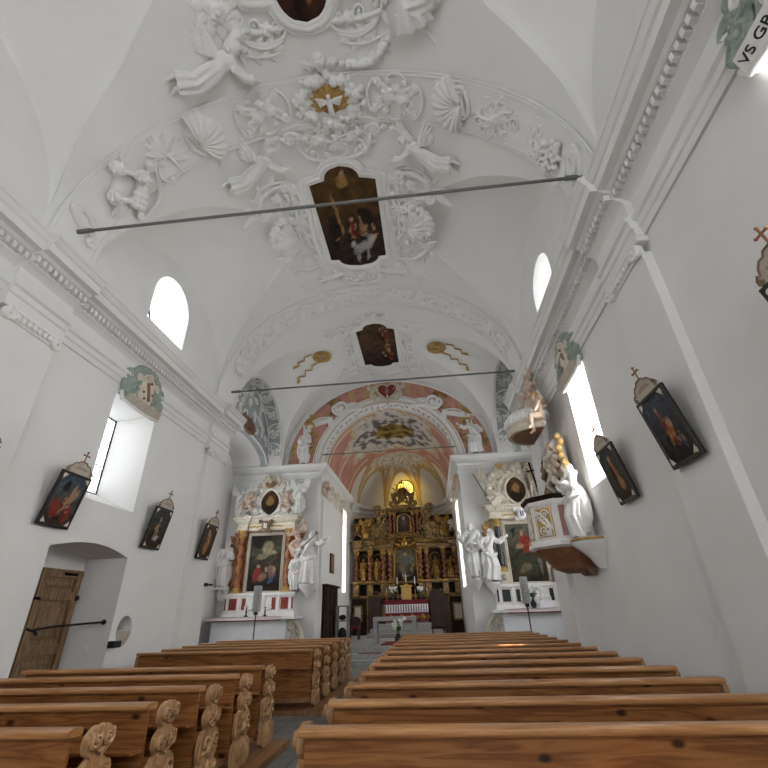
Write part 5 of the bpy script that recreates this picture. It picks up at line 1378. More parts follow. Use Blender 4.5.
    for k in range(8): leaf(m, -.85+.24*k, 4.5, R(0 if k < 4 else 180), .24, .07, .05, h=.28); m.ball((-.85+.24*k, 4.5, .3), .05, 7, 5)
    B('frieze_gilding', m, 'ochre_gold', smooth=60)
    m = MB().ball((0, 4.50, .42), (.17, .22, .08), 14, 9)
    for q in (-1, 1): cscroll(m, (q*.15, 4.3), (q*.17, 4.72), q*.3, .035, .06, .07, .42)
    o = B('shield', m, 'brown' if left else 'statue', smooth=60)
    B('shield_device', MB().box(-.05, -.01, 4.42, 4.6, .485, .51).box(.02, .06, 4.42, 4.6, .485, .51), 'statue' if left else 'blue', o, smooth=None)
    m = MB()
    ring = [(.42*cos(a), 5.45+.52*sin(a)*(1+.05*cos(4*a))) for a in [2*PI*k/40 for k in range(40)]]
    rim(m, ring, .16, .07); rim(m, [(a*1.22, 5.45+(b-5.45)*1.2) for a, b in ring], .12, .05)
    m.prism([(a*1.3, 5.45+(b-5.45)*1.28) for a, b in ring], .0, .1, 'z')
    m.box(-.75, .75, 4.88, 5.1, 0, .16); m.box(-.5, .5, 5.9, 6.35, 0, .14)
    for q in (-1, 1):
        cscroll(m, (q*1.1, 4.95), (q*.55, 5.35), q*-.22, .12, .16, .18, .1); cscroll(m, (q*.6, 5.5), (q*.5, 6.2), q*.25, .07, .12, .12, .08)
        for k in range(4): leaf(m, q*.55, 5.1+.25*k, PI/2-q*.9, .4, .12, .08, h=.08)
    B('upper_frame', voxel(m, .016, 1), 'statue' if left else 'cream', smooth=70)
    fn2 = picture(9.1 if left else 4.7, [(.02, .013, .009), (.05, .025, .014), (.09, .045, .02)], [(.5, .55, .2, .2, 0, OC), (.5, .3, .3, .1, 0, DK)], 1, 1.2)
    hwf = (lambda v: math.sqrt(max(.0004, 1-(2*v-1)**2)))
    picture_grid('upper_canvas', t, put, fn2, -.41, .41, 4.93, 5.97, .17, 24, 30, hwf)
    m = MB(); cherub(m, 0, 6.22, .13, .2)
    for q in (-1, 1): cscroll(m, (q*.5, 6.05), (q*.12, 6.45), q*.3, .06, .10, .09, .12); leaf(m, q*.3, 6.1, PI/2, .4, .12, .1, h=.1); rose(m, q*.34, 6.32, .12, .14)
    shell(m, 0, 6.38, .2, PI/2, R(190), 7); m.box(-.3, .3, 6.0, 6.4, .05, .2)
    B('top_carving', voxel(m, .014, 1), 'cream', smooth=70)
    for q in (-1, 1):
        if not left: B('top_gilding', MB().box(q*.5-.14, q*.5+.14, 6.28, 6.5, .06, .2), 'ochre_gold', smooth=50, bevel=.01)
    if left: B('top_gilding', MB().ball((0, 6.15, .3), (.22, .14, .08)), 'copper')
    return t
CXL, CXR = -4.78, 4.86
side_altar(CXL, True); side_altar(CXR, False)

def place_fig(name, key, x, z, y, hgt, label, cat, mat='statue', mirror=False, yaw=0., rot=0., side=None, extra=None, group=None):
    f = clone(FIG[key])
    if mirror: f.xf(lambda a, b, h: (-a, b, h))
    if yaw: f = turned(f, yaw)
    if side is None: on_front(f, x, z, y, hgt, False, rot)
    else: on_wall(f, side, y, z, x*side if side < 0 else x, hgt, False, rot)
    if not extra:
        return solo(name, f, mat, label, cat, group, smooth=70)
    lo, hi = f.bounds()
    t = thing(name, ((lo[0]+hi[0])/2, (lo[1]+hi[1])/2, lo[2]), label, cat, group)
    build('body', f, mat, t, smooth=70)
    for nm, m, mt in extra: build(nm, m, mt, t, smooth=60)
    return t
YS = 16.66
place_fig('saint_statue', 'saint', CXL-1.48, 2.42, YS, 1.6, 'white saint statue at the left flank of the left side altar', 'statue', yaw=R(15))
m = MB(); cscroll(m, (CXL-1.55, 2.1), (CXL-1.35, 2.42), .3, .08, .12, .1); m.xf(lambda a, b, h: (a, YA-.25-h, b)); m.box(CXL-1.72, CXL-1.25, 16.45, 17, 2.34, 2.42)
solo('statue_bracket', m, 'statue', 'white bracket under the saint at the left flank of the left side altar', 'bracket', smooth=50)
st = MB().tube([(-3.32, YS-.2, 3.62), (-2.72, YS-.28, 4.12)], .022, 6); st.ball((-2.72, YS-.28, 4.14), .06)
place_fig('saint_statue', 'striding', CXL+1.75, 2.42, YS, 1.8, 'white striding statue stretching an arm out, right of the left side altar', 'statue', extra=[('staff', st, 'brown')])
m = MB().lathe([(.05, -.42), (.12, -.30), (.30, -.12), (.34, -.02), (.34, 0)], 16, (CXL+1.75, YS, 2.42))
solo('statue_bracket', m, 'statue', 'white moulded bracket under the striding statue by the left side altar', 'bracket', smooth=50)
place_fig('angel_statue', 'kneeling', CXL+1.28, 3.55, YS, 1.15, 'cream angel perched at the right column top of the left side altar', 'angel', 'flesh', True, extra=None)
place_fig('saint_statue', 'lady', CXL+1.27, 2.22, YS-.05, 1.25, 'small white veiled statue beside the right column of the left side altar', 'statue')
place_fig('angel_statue', 'putto_sit', CXL-.82, 4.88, 16.62, .98, 'seated putto left of the oval picture of the left side altar', 'angel', 'flesh')
place_fig('angel_statue', 'putto_sit', CXL+.78, 4.88, 16.62, .98, 'seated putto close to the oval picture of the left side altar, on its right', 'angel', 'flesh', True)
place_fig('angel_statue', 'angel', CXL+1.22, 4.88, 16.66, 1.3, 'tall white angel at the right end of the left side altar cornice', 'angel', 'statue', yaw=R(-15))
place_fig('angel_statue', 'angel', CXL-1.15, 4.88, 16.70, 1.1, 'small white angel at the left end of the left side altar cornice', 'angel', 'statue', yaw=R(20))
# right side altar company
place_fig('saint_statue', 'monk', 2.98, 2.42, 16.66, 1.85, 'white statue with raised hand nearest the choir, left of the right side altar', 'statue', yaw=R(-10), extra=[('staff', MB().tube([(2.62, 16.5, 3.5), (3.12, 16.45, 2.5)], .02, 6), 'stone')])
place_fig('saint_statue', 'striding', 3.52, 2.28, 16.58, 1.75, 'white robed statue turning to the altar, beside the black column of the right side altar', 'statue', yaw=R(20))
for x, lab in ((2.98, 'white bracket under the statue with raised hand, nearest the choir'), (3.52, 'white bracket under the robed statue beside the black column')):
    m = MB().lathe([(.04, -.40), (.10, -.28), (.24, -.12), (.27, -.02), (.27, 0)], 16, (x, 16.68, 2.42 if x < 3 else 2.28)); solo('statue_bracket', m, 'statue', lab, 'bracket', smooth=50)
lance = MB().tube([(3.28, 16.45, 6.05), (3.75, 16.4, 4.98)], .016, 6)
place_fig('saint_statue', 'kneeling', 3.82, 4.88, 16.60, 1.5, 'cream knight figure with a lance on the right side altar, left of its dark picture', 'statue', 'cream', extra=[('lance', lance, 'dark_wood')])
crs = MB().tube([(5.62, 16.4, 5.0), (5.42, 16.4, 6.35)], .035, 6); crs.tube([(5.28, 16.4, 6.0), (5.66, 16.4, 6.06)], .03, 6)
place_fig('saint_statue', 'saint', 5.62, 4.88, 16.62, 1.35, 'cream figure holding a dark cross, right of the dark picture of the right side altar', 'statue', 'cream', extra=[('cross', crs, 'dark_wood')])
place_fig('angel_statue', 'putto_sit', 4.12, 5.45, 16.7, .8, 'cream putto on the upper frame of the right side altar, above the knight', 'angel', 'cream')
place_fig('angel_statue', 'putto', 5.45, 5.75, 16.72, .75, 'cream putto on the upper right of the frame of the right side altar', 'angel', 'cream', True)
# things on the altar tables, loudspeakers on tripods
def candlestick(x, y, z, hgt, label, mat='gold', group=None, candle=True):
    t = thing('candlestick', (x, y, z), label, 'candlestick', group)
    build('stem', MB().lathe([(.07, 0), (.07, .02), (.03, .05), (.018, hgt*.3), (.035, hgt*.35), (.018, hgt*.45), (.016, hgt*.62), (.045, hgt*.66), (.045, hgt*.68)], 12, (x, y, z)), mat, t, smooth=50)
    build('candle', MB().lathe([(.018, hgt*.68), (.017, hgt), (.004, hgt+.01)], 10, (x, y, z)), 'cloth', t)
for k, (dx, w) in enumerate(((-.34, 'left'), (.34, 'right'))):
    candlestick(CXL+dx, 16.40, 1.445, .42, 'small dark candlestick on the %s of the left side altar table' % w, 'black')
def vase(x, y, z, label, white=True, s=1.):
    t = thing('flower_vase', (x, y, z), label, 'flowers')
    build('vase', MB().lathe([(.05*s, 0), (.09*s, .06*s), (.10*s, .14*s), (.05*s, .22*s), (.065*s, .25*s)], 14, (x, y, z)), 'black' if white else 'statue', t, smooth=60)
    g = random.Random(int(x*100)); m = MB(); lf = MB()
    for k in range(16):
        a, e = g.uniform(0, 6.28), g.uniform(.12, .34)*s; px, py, pz = x+.6*e*cos(a), y+.6*e*sin(a), z+.25*s+e*1.1
        lf.tube([(x, y, z+.2*s), ((x+px)/2, (y+py)/2, z+.3*s+e*.5), (px, py, pz)], .006*s, 5)
        lf.ball(((x+px)/2+.02, (y+py)/2, z+.3*s+e*.4), (.05*s, .05*s, .02*s), 6, 4)
        fm = MB(); flower(fm, 0, 0, .06*s, 5); fm.xf(lambda q, w, h: (px+q, py-h*1.2, pz+w)); m.join(fm)
    build('leaves', lf, 'leaf', t); build('petals', m, 'petal', t, smooth=60)
vase(CXR-.15, 16.35, 1.445, 'white flowers in a dark vase on the right side altar table')
solo('altar_card', MB().box(CXR+.05, CXR+.45, 16.30, 16.34, 1.445, 1.68), 'cloth', 'white card standing beside the flowers on the right side altar', 'card', smooth=None)
def loudspeaker(x, y, label, z1):
    t = thing('loudspeaker', (x, y, 0), label, 'loudspeaker', None)
    m = MB().box(x-.10, x+.10, y-.10, y+.10, 1.58, z1); build('cabinet', m, 'speaker', t, smooth=None, bevel=.015)
    m = MB()
    for k in range(6): m.lathe([(.065, 0), (.07, .01), (.02, .02)], 14); nv = 3*14; m.v[-nv:] = [(x+a, y-.10-c, lerp(1.68, z1-.1, k/5)+b*.9) for a, b, c in m.v[-nv:]]
    build('grille', m, 'speaker', t, smooth=50)
    m = MB().tube([(x, y, .5), (x, y, 1.6)], .018, 8); m.box(x-.05, x+.05, y-.05, y+.05, 1.5, 1.6); m.tube([(x, y, .7), (x, y, .78)], .03, 8)
    build('pole', m, 'black', t)
    for k in range(3):
        a = R(90+120*k+20); build('leg', MB().tube([(x, y, .72), (x+.42*cos(a), y+.42*sin(a), .012)], .013, 6), 'black', t)
loudspeaker(-3.93, 14.2, 'slim grey loudspeaker on a black tripod before the left side altar', 2.30)
loudspeaker(4.1, 14.2, 'slim grey loudspeaker on a black tripod before the right side altar', 2.28)
# ------------------------------------------------------------------ choir: vault, arch, fresco
XC = 0.
PK, OCR, WT, BGY = (.58, .29, .245), (.52, .36, .17), (.66, .63, .58), (.40, .45, .46)
def choir_paint(th, y):
    """th 0..pi across the barrel, y along it"""
    n = fbm(th*4, y*1.3, 3); a = abs(th-PI/2)
    c = mixc(PK, tuple(v*.8 for v in PK), sstep(-.4, .5, n))
    if 17.45 < y < 17.75: c = WT
    for yy in (18.1, 20.4, 22.9):
        if abs(y-yy) < .16 and a > .62: c = OCR if abs(y-yy) > .05 else WT
    d = math.hypot((th-PI/2)/.83, (y-20.35)/2.45)*(1+.10*math.sin(9*math.atan2(y-20.35, (th-PI/2)*3)))
    if d < 1.0:
        k = fbm(th*8, y*1.7, 7); c = mixc((.15, .14, .135), (.60, .58, .55), sstep(-.16, .10, k+.35*fbm(th*20, y*5, 4)))
        if d > .88: c = mixc(c, WT, .8)
        if d < .42: c = mixc((.07, .055, .02), (.34, .25, .08), sstep(-.4, .4, fbm(th*8, y*2, 1)))
    elif d < 1.16: c = mixc(OCR, WT, sstep(-.1, .2, fbm(th*14, y*5, 2)))
    return c
BR = 2.78
NU, NV = 90, 96
g = MB().grid(lambda u, v: (XC-BR*cos(PI*u), lerp(17.35, 23.6, v), 6.75+BR*sin(PI*u)), NU, NV)
o = struct('ceiling_choir', g, 'fresco', smooth=80)
o.data.color_attributes.new('Paint', 'FLOAT_COLOR', 'POINT').data.foreach_set('color', np.array([choir_paint(PI*i/(NU-1), lerp(17.35, 23.6, j/(NV-1)))+(1,) for j in range(NV) for i in range(NU)], 'f').ravel())
# apse: half dome with painted ribs and round lunettes
def apse_pt(u, v):
    ph = PI*u; el = PI/2*v
    r = cos(el)
    return (XC-BR*cos(ph)*r, 23.6+2.6*sin(ph)*r, 6.75+BR*sin(el))
def apse_paint(u, v):
    n = fbm(u*8, v*6, 5); c = mixc(PK, tuple(q*.8 for q in PK), sstep(-.4, .5, n))
    g_ = ((u*180-90)/43+.5) % 1; ek = min(g_, 1-g_)          # 0 on a rib, .5 in the middle of a gore
    w = .15+.16*v
    if ek < w: c = mixc(OCR, WT, sstep(-.15, .25, fbm(u*26, v*9, 2)))
    if ek < .05: c = mixc(OCR, (.35, .22, .10), .3)
    if v > .66: c = mixc((.42, .40, .37), WT, sstep(-.2, .2, fbm(u*20, v*12, 3)))
    elif v > .50 and abs(g_-.5) < .22: c = mixc(BGY, WT, sstep(-.1, .2, fbm(u*30, v*16, 8)))
    l = math.hypot((g_-.5)/.42, v/.50)
    if l < 1: c = (.68, .66, .63)
    elif l < 1.07: c = WT
    elif l < 1.26: c = mixc(OCR, tuple(q*.75 for q in OCR), .3)
    return c
NU2, NV2 = 120, 60
g = MB().grid(lambda u, v: apse_pt(u, v), NU2, NV2)
o = struct('ceiling_apse', g, 'fresco', smooth=80)
o.data.color_attributes.new('Paint', 'FLOAT_COLOR', 'POINT').data.foreach_set('color', np.array([apse_paint(i/(NU2-1), j/(NV2-1))+(1,) for j in range(NV2) for i in range(NU2)], 'f').ravel())
m = MB()
n = 40
for q in range(n):
    a0, a1 = PI*q/n, PI*(q+1)/n
    P = lambda a, k, z: (XC-(BR+k)*cos(a), 23.6+(2.6+k)*sin(a), z)
    m.add([P(a0, 0, .0), P(a1, 0, 0), P(a1, 0, 6.8), P(a0, 0, 6.8)], [(0, 1, 2, 3)])
    for (k0, z0), (k1, z1) in (((0, 6.35), (-.08, 6.4)), ((-.08, 6.4), (-.1, 6.6)), ((-.1, 6.6), (-.28, 6.7)), ((-.28, 6.7), (-.3, 6.85)), ((-.3, 6.85), (0, 6.95))):
        m.add([P(a0, k0, z0), P(a1, k0, z0), P(a1, k1, z1), P(a0, k1, z1)], [(0, 1, 2, 3)])
struct('wall_apse', m, 'plaster', smooth=30)
# ribs of the apse and crown rosette
m = MB()
for q in (68.5/180, 111.5/180, 25.5/180, 154.5/180):
    m.tube([(apse_pt(q, v)[0], apse_pt(q, v)[1]-.01, apse_pt(q, v)[2]-.02) for v in [k/14 for k in range(15)]], .03, 6)
struct('trim_17', m, 'ochre_gold' if False else 'cream', smooth=60)
# amber round window in the apse
e = bpy.data.objects.new('window_12', None); COL.objects.link(e); e['kind'] = 'structure'; e.location = (.22, 25.2, 7.55)
m = MB().lathe([(.48, 0), (.48, .03), (.0, .03)], 28); m.xf(lambda a, b, h: (.22+a, 25.2+h, 7.75+b*1.05)); build('glass', m, 'amber', e, smooth=None)
m = MB().tube([(.22+.5*cos(2*PI*k/32), 25.18, 7.75+.52*sin(2*PI*k/32)) for k in range(33)], .05, 8); build('frame', m, 'ochre_gold', e)
# tall choir windows
m = []
for side, a, b in ((-1, 21.9, 22.75), (1, 19.6, 21.6)):
    w_ = bpy.data.objects['wall_choir_left' if side < 0 else 'wall_choir_right']
    # a shallow bright reveal set into the wall
    x0, x1 = sorted((side*2.76, side*2.95))
    carve(w_, [MB().box(x0-.02, x1+.02, a, b, 2.3, 6.1)])
    wn[0] += 1
    e = bpy.data.objects.new('window_%d' % (12+wn[0]), None); COL.objects.link(e); e['kind'] = 'structure'; e.location = (side*2.95, (a+b)/2, 2.3)
    build('glass', MB().box(*sorted((side*2.93, side*2.96)), a+.05, b-.05, 2.35, 6.05), 'pane_choir', e, smooth=None)
    fm = MB()
    for k in range(1, 6): z = lerp(2.3, 6.1, k/6); fm.tube([(side*2.92, a, z), (side*2.92, b, z)], .012, 4)
    fm.tube([(side*2.92, (a+b)/2, 2.3), (side*2.92, (a+b)/2, 6.1)], .014, 4); build('iron_frame', fm, 'iron', e)
# arch mouldings and the painted wall round it
m = MB()
def arcxz(r, n=64, cz=AZ): return [(r*cos(PI*k/n), cz+r*sin(PI*k/n)) for k in range(n+1)]
for r, w in ((2.83, .04), (2.92, .03), (3.06, .05), (3.16, .03)): m.tube([(a, YA-.03, b) for a, b in arcxz(r)], w, 8)
for r0, r1, y in ((2.8, 3.14, YA-.03),):
    A0, A1 = arcxz(r0), arcxz(r1)
    for k in range(len(A0)-1): m.add([(A0[k][0], y, A0[k][1]), (A0[k+1][0], y, A0[k+1][1]), (A1[k+1][0], y, A1[k+1][1]), (A1[k][0], y, A1[k][1])], [(0, 1, 2, 3)])
struct('trim_18', m, 'statue', smooth=60)
m = MB()
for r in (2.875, 3.10): m.tube([(a, YA-.05, b) for a, b in arcxz(r)], .018, 6)
struct('trim_22', m, 'ochre_gold', smooth=60)
m = MB()
A0 = arcxz(2.79)
m.add([(a, YA-.02, b) for a, b in A0]+[(a, YA+.45, b) for a, b in A0], [(k, k+1, len(A0)+k+1, len(A0)+k) for k in range(len(A0)-1)])
struct('trim_19', m, 'plaster', smooth=60)
m = MB()
rg = random.Random(4)
for k in range(26):     # worn painted ornament on the soffit of the arch
    a = PI*(.12+.76*k/25); y = YA+.2
    for q in range(3):
        da = rg.uniform(-.025, .025); yy = y+rg.uniform(-.12, .12); r = 2.78
        m.tube([(r*cos(a+da), yy-.07, AZ+r*sin(a+da)), (r*cos(a+da+.02), yy, AZ+r*sin(a+da+.02)), (r*cos(a+da-.01), yy+.08, AZ+r*sin(a+da-.01))], .014, 4)
struct('trim_20', m, 'bluegrey', smooth=40)
def face_paint(x, z):
    r = math.hypot(x, z-AZ); a = math.atan2(z-AZ, abs(x)); n = fbm(x*1.1, z*1.1, 2); n2 = fbm(x*3, z*3, 6)
    c = mixc(PK, tuple(v*.78 for v in PK), sstep(-.3, .5, n2))
    o_ = 0
    if .05 < a < 1.0 and r > 3.15: o_ = sstep(.0, .22, fbm(abs(x)*1.6, z*1.6, 11)+.10)
    c = mixc(c, mixc((.20, .11, .045), OCR, sstep(-.3, .3, n2)), o_*.9)
    if r > 3.16 and z > 9.85 and abs(x) < 1.7 and .5*abs(math.sin(x*5)) > .3+fbm(x*2, z*2): c = OCR
    return c
NU3, NV3 = 140, 26
def face_pt(u, v):
    a = PI*u; r0 = 3.12
    x0, z0 = r0*cos(a), AZ+r0*sin(a)
    x1, z1 = 4.26*cos(a), 6.95+3.66*sin(a)
    return (lerp(x0, x1, v), YA-.012, max(lerp(z0, z1, v), 6.9))
g = MB().grid(face_pt, NU3, NV3)
cols = [face_paint(p[0], p[2])+(1,) for p in g.v]
o = struct('wall_altar_fresco', g, 'fresco', smooth=None)
o.data.color_attributes.new('Paint', 'FLOAT_COLOR', 'POINT').data.foreach_set('color', np.array(cols, 'f').ravel())
m = MB().tube([(4.27*cos(PI*k/64), YA-.02, 6.95+3.67*sin(PI*k/64)) for k in range(65)], .05, 8); struct('trim_21', m, 'plaster', smooth=60)
# stucco of the arch wall
def wallrelief(name, m, x, z, lab, cat, mat='statue', s=1., mirror=False, rot=0., vox=.014):
    if vox: m = voxel(m, vox, 1, .4)
    on_front(m, x, z, YA-.01, s, mirror, rot); return solo(name, m, mat, lab, cat, smooth=70)
for s, nm in ((-1, 'left'), (1, 'right')):
    m = MB(); cscroll(m, (-.75, -.15), (.30, .0), .14, .075, .08, .13); cscroll(m, (-.75, -.02), (.30, .16), .14, .05, .07, .06); m.prism([(-.95, -.18), (.3, -.05), (.3, .14), (-.95, .02)], 0, .1, 'z')
    wallrelief('stucco_pediment', m, s*2.72, 8.82, 'white curved half pediment on the pink wall, %s shoulder of the choir arch' % nm, 'stucco pediment', mirror=s > 0, rot=R(-8)*s)
    m = MB(); volute(m, -.05, .1, .34, 1, R(200), 1.7, .10); volute(m, -.25, .05, .2, 1, R(90), 1.3, .08); leaf(m, .2, -.05, R(-15), .75, .16, .12); leaf(m, .1, .1, R(5), .6, .12, .1); band(m, [(-.3, -.15), (.3, -.12), (.7, -.2)], .1, taper_=.3)
    wallrelief('stucco_shell_scroll', m, s*1.95, 9.38, 'big white curled scroll on the pink wall, upper %s of the choir arch' % nm, 'stucco scroll', mirror=s > 0, rot=R(-12)*s)
    place_fig('angel_relief', 'kneeling', s*.62, 9.72, YA-.02, .85, 'white angel %s of the heart shield over the choir arch' % nm, 'angel', 'cream', s > 0)
    place_fig('saint_relief', 'lady' if s < 0 else 'striding', s*3.55, 6.98, YA-.02, 1.55, 'white figure seated at the %s foot of the pink arch wall' % nm, 'statue', 'statue', s > 0)
    place_fig('angel_relief', 'putto_sit', s*3.35, 8.42 if s < 0 else 8.2, YA-.02, .85, 'ochre putto on the pink wall above the figure at the %s foot' % nm, 'angel', 'ochre_gold', s > 0)
t = thing('heart_shield', (.05, YA-.05, 9.75), 'red heart-shaped shield in a white scroll frame over the choir arch', 'shield')
hp = [(.36*math.sin(q)**3*1.1, .1+.026*(13*cos(q)-5*cos(2*q)-2*cos(3*q)-cos(4*q))) for q in [2*PI*k/40 for k in range(40)]]
build('shield', on_front(MB().prism(hp, .02, .10, 'z'), .05, 10.0, YA), 'red_panel', t, smooth=None)
m = MB(); rim(m, [(a*1.12, .1+(b-.1)*1.12) for a, b in hp], .06, .045)
for s in (-1, 1): cscroll(m, (s*.3, -.25), (s*.42, .42), s*.3, .05, .09, .09)
build('scroll_frame', on_front(m, .05, 10.0, YA), 'cream', t, smooth=60)
m = MB(); leaf(m, 0, -.1, PI/2, .4, .1, .05, h=.09); m.ball((0, .15, .12), .09); build('device', on_front(m, .05, 10.0, YA), 'brown', t, smooth=60)
m = MB()
for s in (-1, 1): wingshape(m, (s*.05, 0, .06), PI/2-s*R(80), .42, .9, s, k=5)
m.tube([(0, .15, .08), (0, 0, .1), (0, -.22, .08)], [.05, .09, .06], 8); m.ball((0, .22, .1), .06)
wallrelief('eagle_relief', m, .06, 9.62, 'small cream eagle with spread wings on the crown of the choir arch', 'eagle', 'cream', vox=.012)
# scrollwork on the blue grey soffits
for side, nm in ((-1, 'left'), (1, 'right')):
    m = MB()
    NS = 9
    for k in range(NS):
        a = PI*(.06+.88*k/(NS-1)); d = 1 if k % 2 else -1; L_ = 2.42
        sub = MB(); cscroll(sub, (-.26, -.20*d), (.26, .20*d), .34*d, .042, .15, .15); leaf(sub, 0, 0, R(60)*d, .30, .07); leaf(sub, .1, 0, R(-100)*d, .28, .07); volute(sub, .22, -.14*d, .07, d)
        def wrap(p, q, h, a=a):
            th = a+p/L_; return (side*(4.72+q), 14.27-(2.42-.0-h)*cos(th), 7.2+(2.3-h)*sin(th))
        m.join(voxel(sub, .012, 1), wrap)
    solo('soffit_scrollwork', m, 'statue', 'white scrollwork running round the blue-grey side arch on the %s' % nm, 'stucco scroll', smooth=70)
    m = MB()
    gr = random.Random(3); pts = []
    for _ in range(900):
        cy, cz = gr.uniform(12, 16.6), gr.uniform(7, 9.4)
        if math.hypot((cy-14.27)/2.2, (cz-7.2)/2.08) > 1 or math.hypot((cy-14.75)/2.15, (cz-6.95)/.9) < 1 or math.hypot((cy-14.35)/.85, (cz-7.78)/.42) < 1: continue
        if all(math.hypot(cy-a, cz-b) > .44 for a, b in pts): pts.append((cy, cz))
    for k, (cy, cz) in enumerate(pts):
        sub = MB(); volute(sub, 0, 0, .16, 1 if k % 2 else -1, k, 1.5, .036); leaf(sub, .05, .05, k*1.1, .32, .09); leaf(sub, -.05, -.05, k*1.1+3, .30, .08)
        m.join(voxel(sub, .012, 1), lambda p, q, h, cy=cy, cz=cz: (side*(5.05-h), cy+p, cz+q))
    solo('lunette_scrollwork', m, 'statue', 'white scrollwork on the blue-grey wall above the low side arch on the %s' % nm, 'stucco scroll', smooth=70)
    t = thing('cartouche', (side*5.0, 14.35, 7.5), 'dark red cartouche with a brown frame over the low side arch on the %s' % nm, 'cartouche')
    m = MB().ball((0, 0, .03), (.55, .20, .07), 18, 8); build('field', on_wall(m, side, 14.35, 7.80, 5.03), 'red_marble', t)
    m = MB()
    rim(m, [(.62*cos(2*PI*k/32), .27*sin(2*PI*k/32)) for k in range(32)], .04, .05)
    for q in (-1, 1): volute(m, q*.62, .02, .13, q, 0, 1.4, .05); leaf(m, q*.3, .2, PI/2, .25, .1)
    build('frame', on_wall(m, side, 14.35, 7.80, 5.03), 'brown', t, smooth=60)
# coloured garlands and putti heads along the choir cornice
for side, nm in ((-1, 'left'), (1, 'right')):
    for k, y in enumerate((17.6, 18.6, 19.8, 21.2)):
        m = MB(); cherub(m, 0, 0, .17); leaf(m, .2, -.1, R(-60), .4, .12); leaf(m, -.2, -.1, R(-120), .4, .12); rose(m, .0, -.32, .13); rose(m, .25, .12, .10); rose(m, -.25, .12, .10); m.ball((0, -.1, 0), (.3, .3, .08))
        m = voxel(m, .014, 1)
        wall = on_wall(m, side, y, 6.2, 2.79)
        solo('cherub_capital', wall, 'cream' if k else 'flesh', 'cream cherub capital under the %s choir cornice, %s from the arch' % (nm, ('nearest', 'second', 'third', 'farthest')[k]), 'cherub', smooth=70)

# ------------------------------------------------------------------ high altar
HX, HY = .12, 23.9
t = thing('high_altar', (HX, HY, .45), 'gilded dark high altar with twisted red columns filling the end of the choir', 'altar')
put = lambda m: on_front(m, HX, 0, HY)
B = lambda name, m, mat, par=None, **k: build(name, put(m), mat, par or t, **k)
m = MB().box(-2.75, 2.75, .45, 2.05, -.6, .1); m.box(-2.7, 2.7, 2.05, 6.0, -.5, -.15); m.box(-1.3, 1.3, .45, 2.05, -.2, .3); m.box(-.9, 1.0, 4.8, 6.35, -.4, 0)
B('carcass', m, 'dark_wood', smooth=None)
for a0, a1 in ((-2.7, -2.25), (2.2, 2.7), (-1.25, -1.0), (1.12, 1.38)):
    o = B('base_panel', MB().box(a0, a1, 1.0, 1.75, .08, .14 if abs(a0) > 1.4 else .34), 'old_gold', smooth=None, bevel=.015)
    if abs(a0) > 1.4: B('panel_field', MB().box(a0+.08, a1-.08, 1.08, 1.67, .13, .16), 'tan_stone', o, smooth=None)
m = MB(); cornice_run(m, -2.75, 2.75, 2.02, [(0, 0), (.05, .02), (.05, .08), (.09, .1), (.09, .14), (0, .16)], .1); cornice_run(m, -1.35, 1.35, 2.02, [(0, 0), (.05, .02), (.05, .08), (.09, .1), (.09, .14), (0, .16)], .3)
cornice_run(m, -2.75, 2.75, 2.66, [(0, 0), (.05, .02), (.05, .06), (.08, .08), (.08, .11), (0, .12)], .18)
B('base_cornice', m, 'old_gold', smooth=40)
for q, w in ((-1.62, 'left'), (1.66, 'right')):
    o = B('side_door', MB().prism([(q-.34, .47), (q+.34, .47), (q+.34, 1.95)]+[(q+.34*cos(PI*k/12), 1.95+.36*sin(PI*k/12)) for k in range(1, 12)]+[(q-.34, 1.95)], .08, .16, 'z'), 'red_wood', smooth=None)
    m = MB(); rim(m, [(q-.37, .5), (q-.37, 1.95)]+[(q-.37*cos(PI*k/12), 1.95+.39*sin(PI*k/12)) for k in range(1, 12)]+[(q+.37, 1.95), (q+.37, .5)], .17, .035, False); B('door_moulding', m, 'gold', o, smooth=50)
COLX = (-2.55, -1.98+.15, -1.12, -.76, .76, 1.10, 1.95, 2.55)
for k, q in enumerate(COLX):
    hh = .34 if k in (2, 3, 4, 5) else .20
    m = MB().box(q-.15, q+.15, 2.14, 2.66, -.1, hh+.15); B('pedestal', m, 'old_gold', smooth=None, bevel=.015)
    o = B('column', twisted(MB(), q, hh, 2.88, 4.02, .095, 5, .34, 12, 60, k*1.3), 'red_marble', smooth=60)
    B('gilt_vine', vine(MB(), q, hh, 2.9, 4.0, .10, 4, k*1.3), 'gold', o, smooth=50)
    m = MB(); base_(m, q, hh, 2.72, .10, .17); B('column_base', m, 'gold', o, smooth=50); m = MB(); capital(m, q, hh, 4.02, .095, .24); B('column_capital', m, 'gold', o, smooth=50)
PE = [(0, 0), (.03, .02), (.03, .10), (.0, .12), (.0, .24), (.05, .27), (.10, .33), (.11, .38), (.15, .42), (.15, .46), (0, .5)]
m = MB(); cornice_run(m, -2.72, 2.72, 4.28, PE, .05)
for a0, a1, h in ((-2.72, -2.35, .22), (2.35, 2.72, .22), (-1.28, -.6, .36), (.6, 1.28, .36), (-2.05, -1.65, .12), (1.75, 2.1, .12)): cornice_run(m, a0, a1, 4.28, PE, h)
B('entablature', m, 'old_gold', smooth=40)
m = MB()
for k in range(16):
    a = R(28+124*k/15)
ar = [(1.15*cos(R(28+124*k/20)), 4.32+.66*sin(R(28+124*k/20))) for k in range(21)]
for d, h, w in ((0, .42, .07), (.10, .38, .05), (-.09, .36, .045)): rim(m, [(a*(1+d), 4.32+(b-4.32)*(1+d*1.6)) for a, b in ar], h, w, False, 8)
for q in (-1, 1):
    arq = [(q*2.52+.32*cos(R(20+140*k/12)), 4.78+.30*sin(R(20+140*k/12))) for k in range(13)]; rim(m, arq, .3, .05, False, 8); m.box(q*2.52-.26, q*2.52+.26, 4.45, 4.78, .0, .32)
B('pediments', m, 'old_gold', smooth=50)
m = MB()
